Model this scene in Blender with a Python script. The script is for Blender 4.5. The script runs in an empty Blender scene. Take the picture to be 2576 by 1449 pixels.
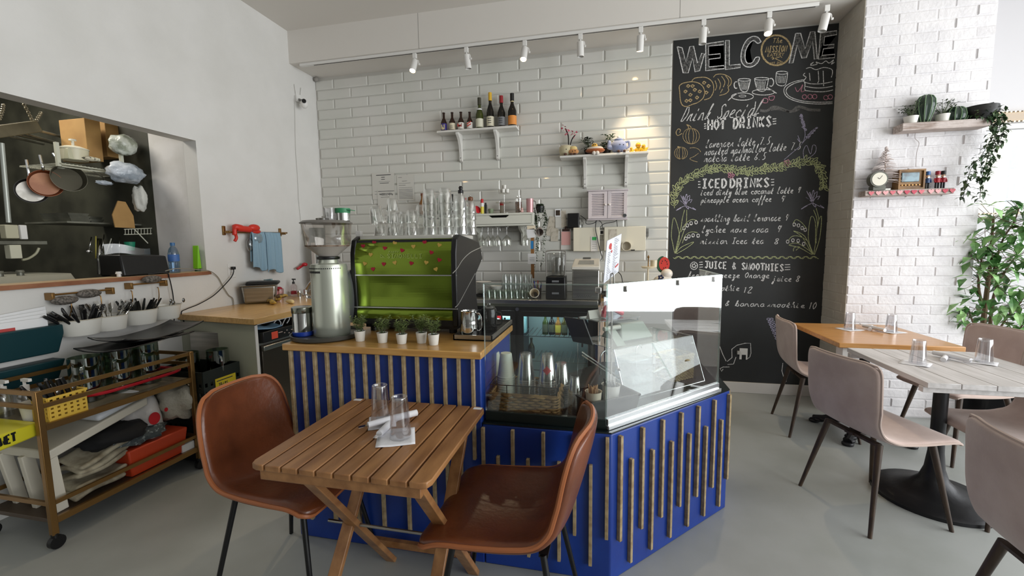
import bpy, bmesh, math, random
from mathutils import Vector as V, Matrix
random.seed(7)
PI = math.pi
C = bpy.context.scene.collection
SC = bpy.context.scene

# ------------------------------------------------------------------ camera
FPX = 1079.43                      # focal length in pixels of the 2576x1449 frame
CAM = V((3.068, -4.240, 1.394))
ROT = (Matrix.Rotation(0.217854, 3, 'Z') @ Matrix.Rotation(PI/2 - 0.1009917, 3, 'X') @ Matrix.Rotation(-0.0126371, 3, 'Z'))
cam = bpy.data.cameras.new('camera'); co = bpy.data.objects.new('camera', cam); C.objects.link(co)
cam.sensor_fit = 'HORIZONTAL'; cam.sensor_width = 36; cam.lens = FPX/2576*36; cam.clip_start = .05
co.matrix_world = Matrix.Translation(CAM) @ ROT.to_4x4()
SC.camera = co

# ------------------------------------------------------------------ light
SC.view_settings.view_transform = 'Standard'; SC.view_settings.look = 'None'
SC.view_settings.gamma = 1; SC.view_settings.use_curve_mapping = False
SC.view_settings.exposure = 0.0
w = bpy.data.worlds.new('sky'); SC.world = w; w.use_nodes = True
wb = w.node_tree.nodes['Background']; wb.inputs[0].default_value = (.94, .97, 1, 1); wb.inputs[1].default_value = 0.55

def area(name, loc, look, sx, sy, power, col=(1, 1, 1)):
    l = bpy.data.lights.new(name, 'AREA'); l.shape = 'RECTANGLE'; l.size = sx; l.size_y = sy; l.energy = power; l.color = col
    o = bpy.data.objects.new(name, l); C.objects.link(o); o.location = loc
    o.rotation_euler = (V(look)-V(loc)).to_track_quat('-Z', 'Y').to_euler()
    return o
# daylight through the shop windows: the big storefront on the right, a smaller one behind the camera
area('storefront_daylight', (8.1, -3.7, 1.75), (0, -3.0, 1.0), 6.4, 2.9, 340, (.95, .98, 1))
area('entrance_daylight', (4.6, -7.1, 1.9), (3.2, 0, 1.6), 4.5, 2.6, 12, (.95, .98, 1))
area('kitchen_fill_light', (-1.15, -2.35, 2.92), (-1.25, -2.2, 0), .8, .5, 24, (1, .95, .85))  # added fill light without a fixture, so the kitchen contents show

SC.cycles.max_bounces = 8; SC.cycles.diffuse_bounces = 3; SC.cycles.glossy_bounces = 4
SC.cycles.transmission_bounces = 6; SC.cycles.transparent_max_bounces = 24
SC.cycles.caustics_reflective = False; SC.cycles.caustics_refractive = False
SC.cycles.sample_clamp_indirect = 4

# ------------------------------------------------------------------ measuring: a photo pixel on a known plane -> a point
def ray(x, y): return ROT @ V(((x-1288)/FPX, -(y-724.5)/FPX, -1))
def on(ax, v, x, y):
    d = ray(x, y); return CAM + d*((v-CAM[ax])/d[ax])
def aX(x, y, v): return on(0, v, x, y)
def aY(x, y, v): return on(1, v, x, y)
def aZ(x, y, v): return on(2, v, x, y)
def pr(P):
    c = ROT.transposed() @ (V(P)-CAM); return (1288+FPX*c.x/-c.z, 724.5-FPX*c.y/-c.z)
def mpp(P): return -(ROT.transposed() @ (V(P)-CAM)).z/FPX
def zat(P, y):                     # height above the base point P that shows at image row y
    lo, hi = -1.0, 6.0
    for i in range(50):
        m = (lo+hi)/2
        if pr((P[0], P[1], m))[1] > y: lo = m
        else: hi = m
    return lo

# ------------------------------------------------------------------ materials
def lin(c):
    f = lambda u: u/12.92 if u <= .04045 else ((u+.055)/1.055)**2.4
    return tuple(f(x/255) for x in c)+(1,)
MATS = {}
def mat(name, col, rough=.5, metal=0, noise=None, bump=None, trans=0, coat=0, emit=0, spec=.5, sheen=0, alpha=1, wave=None, sss=0):
    if name in MATS: return MATS[name]
    m = bpy.data.materials.new(name); m.use_nodes = True; nt = m.node_tree; N = nt.nodes; L = nt.links
    b = N['Principled BSDF']; b.inputs['Base Color'].default_value = lin(col)
    b.inputs['Roughness'].default_value = rough; b.inputs['Metallic'].default_value = metal
    b.inputs['Specular IOR Level'].default_value = spec
    if coat: b.inputs['Coat Weight'].default_value = coat; b.inputs['Coat Roughness'].default_value = .1
    if sheen: b.inputs['Sheen Weight'].default_value = sheen
    if alpha < 1: b.inputs['Alpha'].default_value = alpha
    if trans: b.inputs['Transmission Weight'].default_value = trans
    if emit: b.inputs['Emission Color'].default_value = lin(col); b.inputs['Emission Strength'].default_value = emit
    tc = None
    if noise or bump or wave: tc = N.new('ShaderNodeTexCoord')
    if noise:                       # (scale, second colour, contrast lo, hi, stretch)
        sc, c2, lo, hi = noise[:4]; st = noise[4] if len(noise) > 4 else (1, 1, 1)
        mp = N.new('ShaderNodeMapping'); mp.inputs['Scale'].default_value = st; L.new(tc.outputs['Object'], mp.inputs['Vector'])
        n = N.new('ShaderNodeTexNoise'); n.inputs['Scale'].default_value = sc; n.inputs['Detail'].default_value = 6
        L.new(mp.outputs[0], n.inputs['Vector'])
        r = N.new('ShaderNodeMapRange'); r.inputs[1].default_value = lo; r.inputs[2].default_value = hi; L.new(n.outputs[0], r.inputs[0])
        mx = N.new('ShaderNodeMix'); mx.data_type = 'RGBA'; mx.inputs[6].default_value = lin(col); mx.inputs[7].default_value = lin(c2)
        L.new(r.outputs[0], mx.inputs[0]); L.new(mx.outputs[2], b.inputs['Base Color'])
    if bump:                        # (scale, strength, stretch)
        st = bump[2] if len(bump) > 2 else (1, 1, 1)
        mp = N.new('ShaderNodeMapping'); mp.inputs['Scale'].default_value = st; L.new(tc.outputs['Object'], mp.inputs['Vector'])
        n = N.new('ShaderNodeTexNoise'); n.inputs['Scale'].default_value = bump[0]; n.inputs['Detail'].default_value = 5
        L.new(mp.outputs[0], n.inputs['Vector'])
        bp = N.new('ShaderNodeBump'); bp.inputs['Strength'].default_value = bump[1]; bp.inputs['Distance'].default_value = .01
        L.new(n.outputs[0], bp.inputs['Height']); L.new(bp.outputs[0], b.inputs['Normal'])
    MATS[name] = m; return m
def clear(name, tint, gloss=.06, rough=.02, edge=.45):        # thin clear glass or plastic
    if name in MATS: return MATS[name]
    m = bpy.data.materials.new(name); m.use_nodes = True; nt = m.node_tree; N = nt.nodes; L = nt.links
    N.remove(N['Principled BSDF']); out = N['Material Output']
    t = N.new('ShaderNodeBsdfTransparent'); t.inputs[0].default_value = tuple(tint)+(1,)
    g = N.new('ShaderNodeBsdfGlossy'); g.inputs['Roughness'].default_value = rough; g.inputs[0].default_value = (1, 1, 1, 1)
    lw = N.new('ShaderNodeLayerWeight'); lw.inputs['Blend'].default_value = .35
    r = N.new('ShaderNodeMapRange'); r.inputs[3].default_value = gloss; r.inputs[4].default_value = edge; L.new(lw.outputs['Facing'], r.inputs[0])
    x = N.new('ShaderNodeMixShader'); L.new(r.outputs[0], x.inputs[0]); L.new(t.outputs[0], x.inputs[1]); L.new(g.outputs[0], x.inputs[2])
    L.new(x.outputs[0], out.inputs['Surface']); MATS[name] = m; return m

# ------------------------------------------------------------------ mesh building
def spl(P, k=6, closed=False):
    P = [V(p) for p in P]; n = len(P); out = []
    if n < 3: return P
    for i in range(n if closed else n-1):
        g = (lambda j: P[j % n]) if closed else (lambda j: P[min(max(j, 0), n-1)])
        a, b, c, d = g(i-1), g(i), g(i+1), g(i+2)
        for j in range(k):
            t = j/k; out.append(.5*((2*b)+(c-a)*t+(2*a-5*b+4*c-d)*t*t+(3*b-a-3*c+d)*t**3))
    if not closed: out.append(P[-1])
    return out
class B:
    def __init__(s, T=None): s.bm = bmesh.new(); s.T = T or Matrix(); s.mi = 0
    def v(s, p): return s.bm.verts.new(s.T @ V(p))
    def f(s, vs):
        try: q = s.bm.faces.new(vs); q.material_index = s.mi; return q
        except ValueError: pass
    def hexa(s, a, b):              # two quads of four points each, same turning
        A = [s.v(p) for p in a]; Bq = [s.v(p) for p in b]; n = len(A)
        s.f(A[::-1]); s.f(Bq)
        for i in range(n): s.f([A[i], A[(i+1) % n], Bq[(i+1) % n], Bq[i]])
        return s
    def box(s, x0, x1, y0, y1, z0, z1):
        return s.hexa([(x0, y0, z0), (x1, y0, z0), (x1, y1, z0), (x0, y1, z0)], [(x0, y0, z1), (x1, y0, z1), (x1, y1, z1), (x0, y1, z1)])
    def prism(s, pts, vec):
        vec = V(vec); return s.hexa([V(p) for p in pts], [V(p)+vec for p in pts])
    def beam(s, p0, p1, w, h, up=(0, 0, 1)):   # rectangular bar
        p0 = V(p0); p1 = V(p1); d = (p1-p0).normalized(); sd = d.cross(V(up)).normalized()
        if sd.length < .1: sd = d.cross(V((0, 1, 0))).normalized()
        u = sd.cross(d).normalized(); q = [sd*w/2+u*h/2, -sd*w/2+u*h/2, -sd*w/2-u*h/2, sd*w/2-u*h/2]
        return s.hexa([p0+k for k in q], [p1+k for k in q])
    def cyl(s, p0, p1, r0, r1=None, n=16, cap=True):
        p0 = V(p0); p1 = V(p1); r1 = r0 if r1 is None else r1; d = (p1-p0).normalized()
        a = d.orthogonal().normalized(); b = d.cross(a)
        R = [[s.v(p+(a*math.cos(2*PI*i/n)+b*math.sin(2*PI*i/n))*r) for i in range(n)] for p, r in ((p0, r0), (p1, r1))]
        for i in range(n): s.f([R[0][i], R[0][(i+1) % n], R[1][(i+1) % n], R[1][i]])
        if cap: s.f(R[0][::-1]); s.f(R[1])
        return s
    def lathe(s, prof, o=(0, 0, 0), n=24, ax=None):   # profile of (radius, height); ax: direction of the axis
        o = V(o); Q = Matrix() if ax is None else V((0, 0, 1)).rotation_difference(V(ax)).to_matrix().to_4x4()
        rows = []
        for r, z in prof:
            if r < 1e-6: rows.append([s.v(o+Q @ V((0, 0, z)))])
            else: rows.append([s.v(o+Q @ V((r*math.cos(2*PI*i/n), r*math.sin(2*PI*i/n), z))) for i in range(n)])
        for a, b in zip(rows, rows[1:]):
            for i in range(n):
                j = (i+1) % n
                if len(a) == 1 and len(b) == 1: continue
                if len(a) == 1: s.f([a[0], b[j], b[i]])
                elif len(b) == 1: s.f([a[i], a[j], b[0]])
                else: s.f([a[i], a[j], b[j], b[i]])
        return s
    def tube(s, P, r, n=8, cap=True, closed=False):
        P = [V(p) for p in P]; rr = r if isinstance(r, (list, tuple)) else [r]*len(P); rows = []; a = None; m = len(P)
        for i, p in enumerate(P):
            d = (P[(i+1) % m]-P[i-1]) if closed else (P[min(i+1, m-1)]-P[max(i-1, 0)])
            if d.length < 1e-9: d = V((0, 0, 1))
            d.normalize()
            if a is None: a = d.orthogonal().normalized()
            else:
                a = a-d*a.dot(d)
                a = a.normalized() if a.length > 1e-6 else d.orthogonal().normalized()
            b = d.cross(a); rows.append([s.v(p+(a*math.cos(2*PI*k/n)+b*math.sin(2*PI*k/n))*rr[i]) for k in range(n)])
        for i in range(m if closed else m-1):
            A, Bq = rows[i], rows[(i+1) % m]
            for k in range(n): s.f([A[k], A[(k+1) % n], Bq[(k+1) % n], Bq[k]])
        if cap and not closed: s.f(rows[0][::-1]); s.f(rows[-1])
        return s
    def ball(s, c, r, n=12):
        rx, ry, rz = r if isinstance(r, (tuple, list)) else (r, r, r); c = V(c); m = max(4, n//2); rows = []
        for i in range(m+1):
            t = PI*i/m
            if i in (0, m): rows.append([s.v(c+V((0, 0, rz*math.cos(t))))])
            else: rows.append([s.v(c+V((rx*math.sin(t)*math.cos(2*PI*k/n), ry*math.sin(t)*math.sin(2*PI*k/n), rz*math.cos(t)))) for k in range(n)])
        for a, b in zip(rows, rows[1:]):
            for k in range(n):
                j = (k+1) % n
                if len(a) == 1: s.f([a[0], b[k], b[j]])
                elif len(b) == 1: s.f([a[j], a[k], b[0]])
                else: s.f([a[k], b[k], b[j], a[j]])
        return s
    def grid(s, fn, nu, nv):
        R = [[s.v(fn(i/nu, j/nv)) for j in range(nv+1)] for i in range(nu+1)]
        for i in range(nu):
            for j in range(nv): s.f([R[i][j], R[i+1][j], R[i+1][j+1], R[i][j+1]])
        return s
    def leaf(s, p, d, L, wd, up=(0, 0, 1), droop=.25):
        p = V(p); d = V(d).normalized(); sd = d.cross(V(up))
        sd = sd.normalized() if sd.length > .05 else d.orthogonal().normalized()
        nn = sd.cross(d); m = p+d*L*.45+nn*L*.06; t = p+d*L-nn*L*droop
        a, b, c, e = s.v(p), s.v(m+sd*wd/2), s.v(t), s.v(m-sd*wd/2); k = s.v(m-nn*L*.05)
        s.f([a, k, b]); s.f([b, k, c]); s.f([c, k, e]); s.f([e, k, a]); return s
    def poly(s, pts): s.f([s.v(p) for p in pts]); return s
    def strip(s, P, wd, nrm):        # flat ribbon of chalk or thread along points P lying on a surface of normal nrm
        P = [V(p) for p in P]; nrm = V(nrm)
        if len(P) < 2: return s
        Lf = []
        for i, p in enumerate(P):
            d = P[min(i+1, len(P)-1)]-P[max(i-1, 0)]
            if d.length < 1e-9: d = V((1, 0, 0))
            sd = d.cross(nrm).normalized()*wd/2; Lf.append((s.v(p+sd), s.v(p-sd)))
        for a, b in zip(Lf, Lf[1:]): s.f([a[0], a[1], b[1], b[0]])
        return s
    def done(s, name, mats, par=None, w=False, bev=0, seg=2, sm=35, sol=0, sub=0, off=0):
        me = bpy.data.meshes.new(name)
        if w and par is not None: s.bm.transform(XF[par.name].inverted())
        bmesh.ops.recalc_face_normals(s.bm, faces=s.bm.faces)
        s.bm.to_mesh(me); s.bm.free()
        for m in (mats if isinstance(mats, (list, tuple)) else [mats]): me.materials.append(m)
        o = bpy.data.objects.new(name, me); C.objects.link(o)
        if par is not None: o.parent = par
        XF[o.name] = XF[par.name] if par is not None else Matrix()
        if sol: m = o.modifiers.new('thick', 'SOLIDIFY'); m.thickness = sol; m.offset = off
        if bev: m = o.modifiers.new('bevel', 'BEVEL'); m.width = bev; m.segments = seg; m.limit_method = 'ANGLE'
        if sub: m = o.modifiers.new('sub', 'SUBSURF'); m.levels = sub; m.render_levels = sub
        if sm:
            for p in me.polygons: p.use_smooth = True
            if sm < 170 and not sub: me.set_sharp_from_angle(angle=math.radians(sm))
        return o
XF = {}
def tag(o, label, cat, group=None):
    o['label'] = label; o['category'] = cat
    if group: o['group'] = group
    return o
def thing(name, label, cat, loc=(0, 0, 0), rz=0, group=None):
    o = bpy.data.objects.new(name, None); C.objects.link(o); o.empty_display_size = .05
    o.location = loc; o.rotation_euler = (0, 0, rz)
    XF[o.name] = Matrix.Translation(V(loc)) @ Matrix.Rotation(rz, 4, 'Z')
    return tag(o, label, cat, group)
def struct(name, b, m, par=None, **k):
    o = b.done(name, m, par, **k)
    if par is None: o['kind'] = 'structure'
    return o
def dup(root, loc, rz=0, label=None, group=None, sc=None, rot=None):
    r = root.copy(); C.objects.link(r); r.location = loc
    r.rotation_euler = rot if rot else (0, 0, rz)
    if sc: r.scale = sc if isinstance(sc, (tuple, list)) else (sc, sc, sc)
    if label: r['label'] = label
    if group: r['group'] = group
    for ch in list(root.children):
        c = ch.copy(); C.objects.link(c); c.parent = r
        for g in ch.children:
            d = g.copy(); C.objects.link(d); d.parent = c
    return r
def lpx(base, prof, n=24):           # lathe profile from half widths and rows read in the photo: [(half width px, row px)]
    k = mpp(base); return [(hw*k, zat(base, y)-base[2]) for hw, y in prof]
# ================================================================== SETTING
wallm = mat('wall_paint', (228, 226, 222), .7, noise=(3, (220, 218, 213), .35, .7), bump=(60, .08))
ceilm = mat('ceiling_paint', (226, 221, 214), .8, bump=(25, .05))
H = 3.495
b = B(); b.box(-3.2, 9, -9, .2, -.08, 0)
floorm = mat('floor_paint', (168, 171, 168), .38, noise=(2.2, (152, 155, 150), .4, .72), bump=(9, .05))
struct('floor', b, floorm, sm=0)
b = B(); b.box(-.12, 9, -9, -.39, H, H+.1); struct('ceiling', b, ceilm, sm=0)
b = B(); b.box(0, 4.925, -.39, 0, 3.19, H+.1); struct('ceiling_bulkhead', b, ceilm, sm=0)
for i, xx in enumerate((1.37, 3.62)):
    b = B(); b.box(xx, xx+.004, -.3905, -.38, 3.19, H); struct('trim_%d' % (i+1), b, mat('seam_grey', (150, 146, 140), .8), sm=0)
# left wall with the pass-through
b = B()
OY0, OY1, OZ0, OZ1 = -3.7, -1.468, 1.19, 2.212
b.box(-.12, 0, -9, OY0, 0, H); b.box(-.12, 0, OY1, .12, 0, H); b.box(-.12, 0, OY0, OY1, 0, OZ0); b.box(-.12, 0, OY0, OY1, OZ1, H)
struct('wall_left', b, wallm, sm=0)
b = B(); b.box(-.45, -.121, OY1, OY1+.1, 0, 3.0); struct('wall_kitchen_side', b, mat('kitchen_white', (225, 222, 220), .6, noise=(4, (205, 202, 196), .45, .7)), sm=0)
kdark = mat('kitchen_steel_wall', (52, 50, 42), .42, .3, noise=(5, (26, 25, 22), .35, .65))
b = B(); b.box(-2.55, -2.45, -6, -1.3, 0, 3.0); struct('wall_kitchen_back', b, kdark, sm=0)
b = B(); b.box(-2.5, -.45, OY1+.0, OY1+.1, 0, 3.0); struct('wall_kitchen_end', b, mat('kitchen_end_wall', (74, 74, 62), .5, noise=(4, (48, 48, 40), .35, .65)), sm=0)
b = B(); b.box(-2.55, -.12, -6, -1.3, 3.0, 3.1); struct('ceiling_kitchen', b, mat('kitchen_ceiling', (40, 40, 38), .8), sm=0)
b = B(); b.box(-.12, 9, -7.3, -7.2, 0, H); struct('wall_light_block', b, mat('light_block_grey', (120, 118, 114), .8, bump=(20, .05)), sm=0)  # unseen wall added behind the camera to block sky light
# back wall: plaster behind bevelled brick tiles
TX, TZ, TOP = .4015, .10213, 3.163
b = B(); b.box(0, 5.0, 0, .15, 0, H); struct('wall_back', b, mat('plaster_grout', (196, 193, 186), .8), sm=0)
b = B(); g = .0015
for r in range(31):
    z1 = TOP-r*TZ-g; z0 = TOP-(r+1)*TZ+g
    off = .2165 if r % 2 == 0 else .2165-TX/2
    k = -2
    while True:
        x0 = off+k*TX+g; x1 = off+(k+1)*TX-g; k += 1
        if x0 > 3.60: break
        x0 = max(x0, .002); x1 = min(x1, 3.622)
        if x1-x0 < .03: continue
        bv = .0125; yo = -.0035; yf = -.0105
        o = [b.v((x, y, z)) for x, y, z in ((x0, yo, z0), (x1, yo, z0), (x1, yo, z1), (x0, yo, z1))]
        i_ = [b.v((x, y, z)) for x, y, z in ((x0+bv, yf, z0+bv), (x1-bv, yf, z0+bv), (x1-bv, yf, z1-bv), (x0+bv, yf, z1-bv))]
        bk = [b.v((x, 0, z)) for x, z in ((x0, z0), (x1, z0), (x1, z1), (x0, z1))]
        b.f(i_)
        for q in range(4): b.f([o[q], o[(q+1) % 4], i_[(q+1) % 4], i_[q]]); b.f([bk[q], bk[(q+1) % 4], o[(q+1) % 4], o[q]])
struct('wall_back_tiles', b, mat('tile_glaze', (222, 220, 214), .1, noise=(1.3, (216, 216, 208), .4, .6)), sm=0)
b = B(); b.box(3.63, 4.925, -.022, 0, 0, .1); struct('baseboard_back', b, mat('baseboard_white', (214, 209, 203), .5), sm=0, bev=.004)
# painted brick pier on the right
def bricks(b, P0, ux, n, wid, hgt, seed):
    rnd = random.Random(seed); ux = V(ux); n = V(n); bl, bh = .232, .0742; rows = int(hgt/bh)+1
    for r in range(rows):
        x = -bl*.5*(r % 2)-rnd.random()*.03
        while x < wid:
            L = bl*(1+rnd.uniform(-.04, .04)); a = max(x+.004, 0); e = min(x+L-.004, wid); x += L
            if e-a < .02: continue
            z0 = r*bh+.0035+rnd.uniform(-.0015, .0015); z1 = min((r+1)*bh-.0035+rnd.uniform(-.0015, .0015), hgt); d = .003+rnd.uniform(0, .004); bv = .005
            if z1-z0 < .015: continue
            tl = rnd.uniform(-.003, .003)
            q = lambda s_, z_, dd: V(P0)+ux*s_+V((0, 0, z_))+n*dd
            o = [b.v(q(s_, z_, 0)) for s_, z_ in ((a, z0), (e, z0), (e, z1), (a, z1))]
            i_ = [b.v(q(s_, z_, d+t_)) for s_, z_, t_ in ((a+bv, z0+bv, tl), (e-bv, z0+bv, -tl), (e-bv, z1-bv, -tl), (a+bv, z1-bv, tl))]
            b.f(i_)
            for k in range(4): b.f([o[k], o[(k+1) % 4], i_[(k+1) % 4], i_[k]])
PX0, PX1, PY = 4.925, 5.735, -.378
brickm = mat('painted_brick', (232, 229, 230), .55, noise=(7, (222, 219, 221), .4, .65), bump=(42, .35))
brickd = mat('painted_brick_shaded_side', (204, 198, 186), .6, noise=(7, (196, 189, 176), .4, .65), bump=(42, .25))  # same brick paint, darkened in colour for the side facing away from light
b = B(); b.box(PX0, PX1, PY, .15, 0, H); bricks(b, (PX0, PY, 0), (1, 0, 0), (0, -1, 0), PX1-PX0, H, 3)
struct('wall_pier', b, brickm, sm=0)
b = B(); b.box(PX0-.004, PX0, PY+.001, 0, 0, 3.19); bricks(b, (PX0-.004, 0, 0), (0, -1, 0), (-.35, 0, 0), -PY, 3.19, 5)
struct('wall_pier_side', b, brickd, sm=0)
# window wall right of the pier
WX0, WX1, WZ0, WZ1 = 5.93, 8.4, 1.60, 2.30
wgrey = mat('wall_grey_paint', (196, 194, 196), .6)
b = B(); b.box(PX1-.05, WX0, 0, .14, 0, H); b.box(WX0, 9, 0, .14, 0, WZ0); b.box(WX0, 9, 0, .14, WZ1, H); b.box(WX1, 9, 0, .14, WZ0, WZ1)
struct('wall_right', b, wgrey, sm=0)
win = bpy.data.objects.new('window_1', None); C.objects.link(win); win['kind'] = 'structure'; XF['window_1'] = Matrix()
b = B(); t = .045
for x0, x1, z0, z1 in ((WX0, WX1, WZ0, WZ0+t), (WX0, WX1, WZ1-t, WZ1), (WX0, WX0+t, WZ0, WZ1), (WX1-t, WX1, WZ0, WZ1), (7.1, 7.1+t, WZ0, WZ1)): b.box(x0, x1, .03, .09, z0, z1)
b.done('window_frame', mat('frame_white', (222, 220, 218), .4), win, bev=.004)
b = B(); b.box(WX0, WX1, .055, .061, WZ0, WZ1); b.done('window_glass', clear('window_pane', (.97, .99, 1), .03), win, sm=0)
b = B(); b.box(WX0-.02, 8.5, -.05, .02, WZ0-.035, WZ0); b.done('window_sill', mat('frame_white', (222, 220, 218), .4), win, bev=.004)
# ================================================================== BAR
blue = mat('blue_paint', (26, 62, 148), .36, noise=(6, (22, 52, 134), .4, .7), bump=(30, .06))
mdf = mat('slat_board', (178, 158, 122), .6, noise=(40, (150, 128, 92), .4, .65))
oak = mat('oak_top', (206, 160, 92), .32, noise=(5, (186, 138, 74), .35, .65, (1, 12, 12)), coat=.2)
butch = mat('butcher_block', (214, 174, 112), .32, noise=(4, (192, 150, 92), .35, .65, (14, 1, 14)), coat=.2)
steel = mat('brushed_steel', (190, 188, 182), .28, 1, noise=(3, (160, 158, 152), .35, .65, (1, 1, 14)))
chrome = mat('polished_steel', (214, 214, 212), .08, 1)
black = mat('black_plastic', (18, 18, 19), .35)
blackm = mat('black_metal', (16, 16, 17), .4, .2)
white = mat('white_plastic', (232, 230, 226), .4)
cream = mat('cream_panel', (226, 220, 200), .5)
brass = mat('aged_brass', (142, 108, 62), .32, .75)
paper = mat('paper', (238, 238, 238), .8)
ink = mat('ink', (60, 60, 64), .8)
glassm = clear('clear_glass', (.955, .97, .965), .05)
greenglass = clear('green_glass_edge', (.82, .92, .90), .10, edge=.6)
plasticm = clear('clear_plastic', (.93, .93, .94), .06, .08, .5)
YB = -2.553
bar = thing('bar_counter', 'tall blue bar counter with vertical wood slats under the espresso machine', 'counter', (2.09, -2.26, 0))
b = B(); b.box(1.625, 2.556, YB, -2.0, 0, .922); b.done('cabinet', blue, bar, True, bev=.006)
b = B(); b.box(1.612, 2.566, -2.578, -1.965, .922, .953); b.done('countertop', oak, bar, True, bev=.004)
for k in range(15):
    x = 1.6436+.0629*k; z0 = .10 if k % 2 else .30
    if k == 14: z0 = .48
    b = B(); b.box(x-.007, x+.007, YB-.017, YB+.001, z0, .921); b.done('slat', mdf, bar, True, bev=.0015)
low = thing('display_counter', 'low blue corner counter with staggered wood slats under the glass case', 'counter', (3.0, -2.2, 0))
A_, D_ = V((3.093, YB, 0)), V((3.690, -1.917, 0)); dg = (D_-A_).normalized(); dn = V((dg.y, -dg.x, 0))
pl = [(2.558, YB), (3.093, YB), (3.690, -1.917), (3.690, -1.50), (3.05, -1.50), (2.75, -1.95), (2.558, -1.95)]
b = B(); b.prism([(x, y, 0) for x, y in pl], (0, 0, .636)); b.done('cabinet', blue, low, True, bev=.006)
b = B(); b.prism([(x, y, .6365) for x, y in pl], (0, 0, .006)); b.done('deck', mat('black_deck', (22, 30, 32), .18), low, True, sm=0)
for k in range(9):
    x = 2.5625+.0643*k; z0, z1 = (.195, .625) if k % 2 == 0 else (.07, .505)
    b = B(); b.box(x-.007, x+.007, YB-.017, YB+.001, z0, z1); b.done('slat', mdf, low, True, bev=.0015)
for k in range(13):
    p = A_+dg*(.045+.0675*k)+dn*.0085; z0, z1 = (.17, .622) if k % 2 == 0 else (.045, .505)
    b = B(); b.beam(p+V((0, 0, z0)), p+V((0, 0, z1)), .015, .018, tuple(dn)); b.done('slat', mdf, low, True, bev=.0015)
b = B(); b.beam((3.698, -1.86, .16), (3.698, -1.86, .62), .018, .014); b.done('slat', mdf, low, True)
# glass case on the low counter
G0, G1, G2, G3 = V((2.566, -2.52, 0)), V((3.072, -2.52, 0)), V((3.622, -1.95, 0)), V((3.612, -1.48, 0))
case = thing('glass_display_case', 'large frameless glass case around the pastry counter corner', 'display case', (3.07, -2.2, .643))
alu = mat('bright_aluminium', (226, 230, 232), .22, .85); frm = mat('black_frame', (34, 42, 40), .3, .5)
def pane(b, a, c, z0, z1, th=.006):
    d = (c-a).normalized(); n = V((d.y, -d.x, 0))*th
    b.prism([a+V((0, 0, z0)), c+V((0, 0, z0)), c+V((0, 0, z1)), a+V((0, 0, z1))], n)
for a, c, nm in ((G0, G1, 'front_pane'), (G1, G2, 'corner_pane'), (G2, G3, 'side_pane')):
    b = B(); pane(b, a, c, .686, 1.232); b.done(nm, glassm, case, True, sm=0)
b = B(); b.beam(G0+V((0, 0, .664)), G1+V((0, 0, .664)), .022, .043); b.done('black_rail', frm, case, True, bev=.002)
b = B(); b.beam(G1+V((0, 0, .664)), G2+V((0, 0, .664)), .022, .043); b.beam(G1+V((0, -.006, .652)), G2+V((.006, -.006, .652)), .03, .018); b.done('aluminium_rail', alu, case, True, bev=.002)
b = B()
for P in (G1, G2): b.cyl(P+V((0, 0, .686)), P+V((0, 0, 1.232)), .0045, n=6)
for a, c in ((G0, G1), (G1, G2), (G2, G3)): b.cyl(a+V((0, 0, 1.232)), c+V((0, 0, 1.232)), .0032, n=6)
b.cyl(G0+V((0, 0, .686)), G0+V((0, 0, 1.232)), .003, n=6)
b.done('pane_edge', greenglass, case, True)
for a, c, t, z in ((G0, G1, .93, 1.21), (G1, G2, .12, 1.21), (G1, G2, .55, 1.215), (G1, G2, .9, 1.215)):
    p = a+(c-a)*t; b = B(); b.box(p.x-.012, p.x+.012, p.y-.012, p.y+.010, z-.012, z+.012); b.done('clip', chrome, case, True, bev=.003)
# ================================================================== LEFT SINK COUNTER
sink = thing('sink_counter', 'butcher block sink counter with pale green end panel along left wall', 'counter', (.38, -.9, 0))
b = B(); b.hexa([(0, -1.735, .876), (.757, -1.836, .876), (.757, -.02, .876), (0, -.02, .876)], [(0, -1.735, .918), (.757, -1.836, .918), (.757, -.02, .918), (0, -.02, .918)]); b.done('countertop', butch, sink, True, bev=.003)
b = B(); b.hexa([(0, -1.715, 0), (.735, -1.812, 0), (.735, -1.79, 0), (0, -1.69, 0)], [(0, -1.715, .876), (.735, -1.812, .876), (.735, -1.79, .876), (0, -1.69, .876)]); b.done('end_panel', mat('sage_panel', (176, 178, 158), .5), sink, True, sm=0)
b = B(); b.box(.735, .739, -1.813, -1.79, 0, .876); b.box(.735, .739, -1.813, -.3, .868, .876); b.done('edge_band', white, sink, True, sm=0)
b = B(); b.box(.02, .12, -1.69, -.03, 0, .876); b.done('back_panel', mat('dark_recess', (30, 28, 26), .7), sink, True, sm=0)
wash = thing('glass_washer', 'undercounter glasswasher with black control panel and steel door', 'dishwasher', (.43, -1.2, 0))
b = B(); b.box(.13, .70, -1.765, -.72, .05, .80); b.done('body', steel, wash, True, bev=.004)
b = B(); b.hexa([(.70, -1.765, .73), (.74, -1.745, .73), (.74, -.74, .73), (.70, -.72, .73)], [(.70, -1.765, .807), (.74, -1.745, .807), (.74, -.74, .807), (.70, -.72, .807)]); b.done('control_panel', black, wash, True, bev=.003)
b = B(); b.box(.70, .715, -1.74, -.74, .10, .71); b.done('door', mat('dark_steel_door', (92, 84, 74), .3, .8), wash, True, bev=.003)
b = B(); b.box(.715, .735, -1.742, -.76, .672, .706); b.done('handle', steel, wash, True, bev=.004)
b = B(); b.box(.7402, .7412, -1.672, -1.612, .742, .793); b.done('warning_sticker', mat('red_sticker', (226, 84, 60), .5), wash, True, sm=0)
b = B()
for i, (y, z, s) in enumerate(((-1.585, .777, .02), (-1.545, .765, .006), (-1.52, .780, .006), (-1.50, .755, .006), (-1.47, .775, .008))): b.box(.7402, .7412, y-s, y+s, z-.003, z+.003)
b.done('panel_marks', mat('panel_print', (180, 160, 150), .5), wash, True, sm=0)
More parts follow.
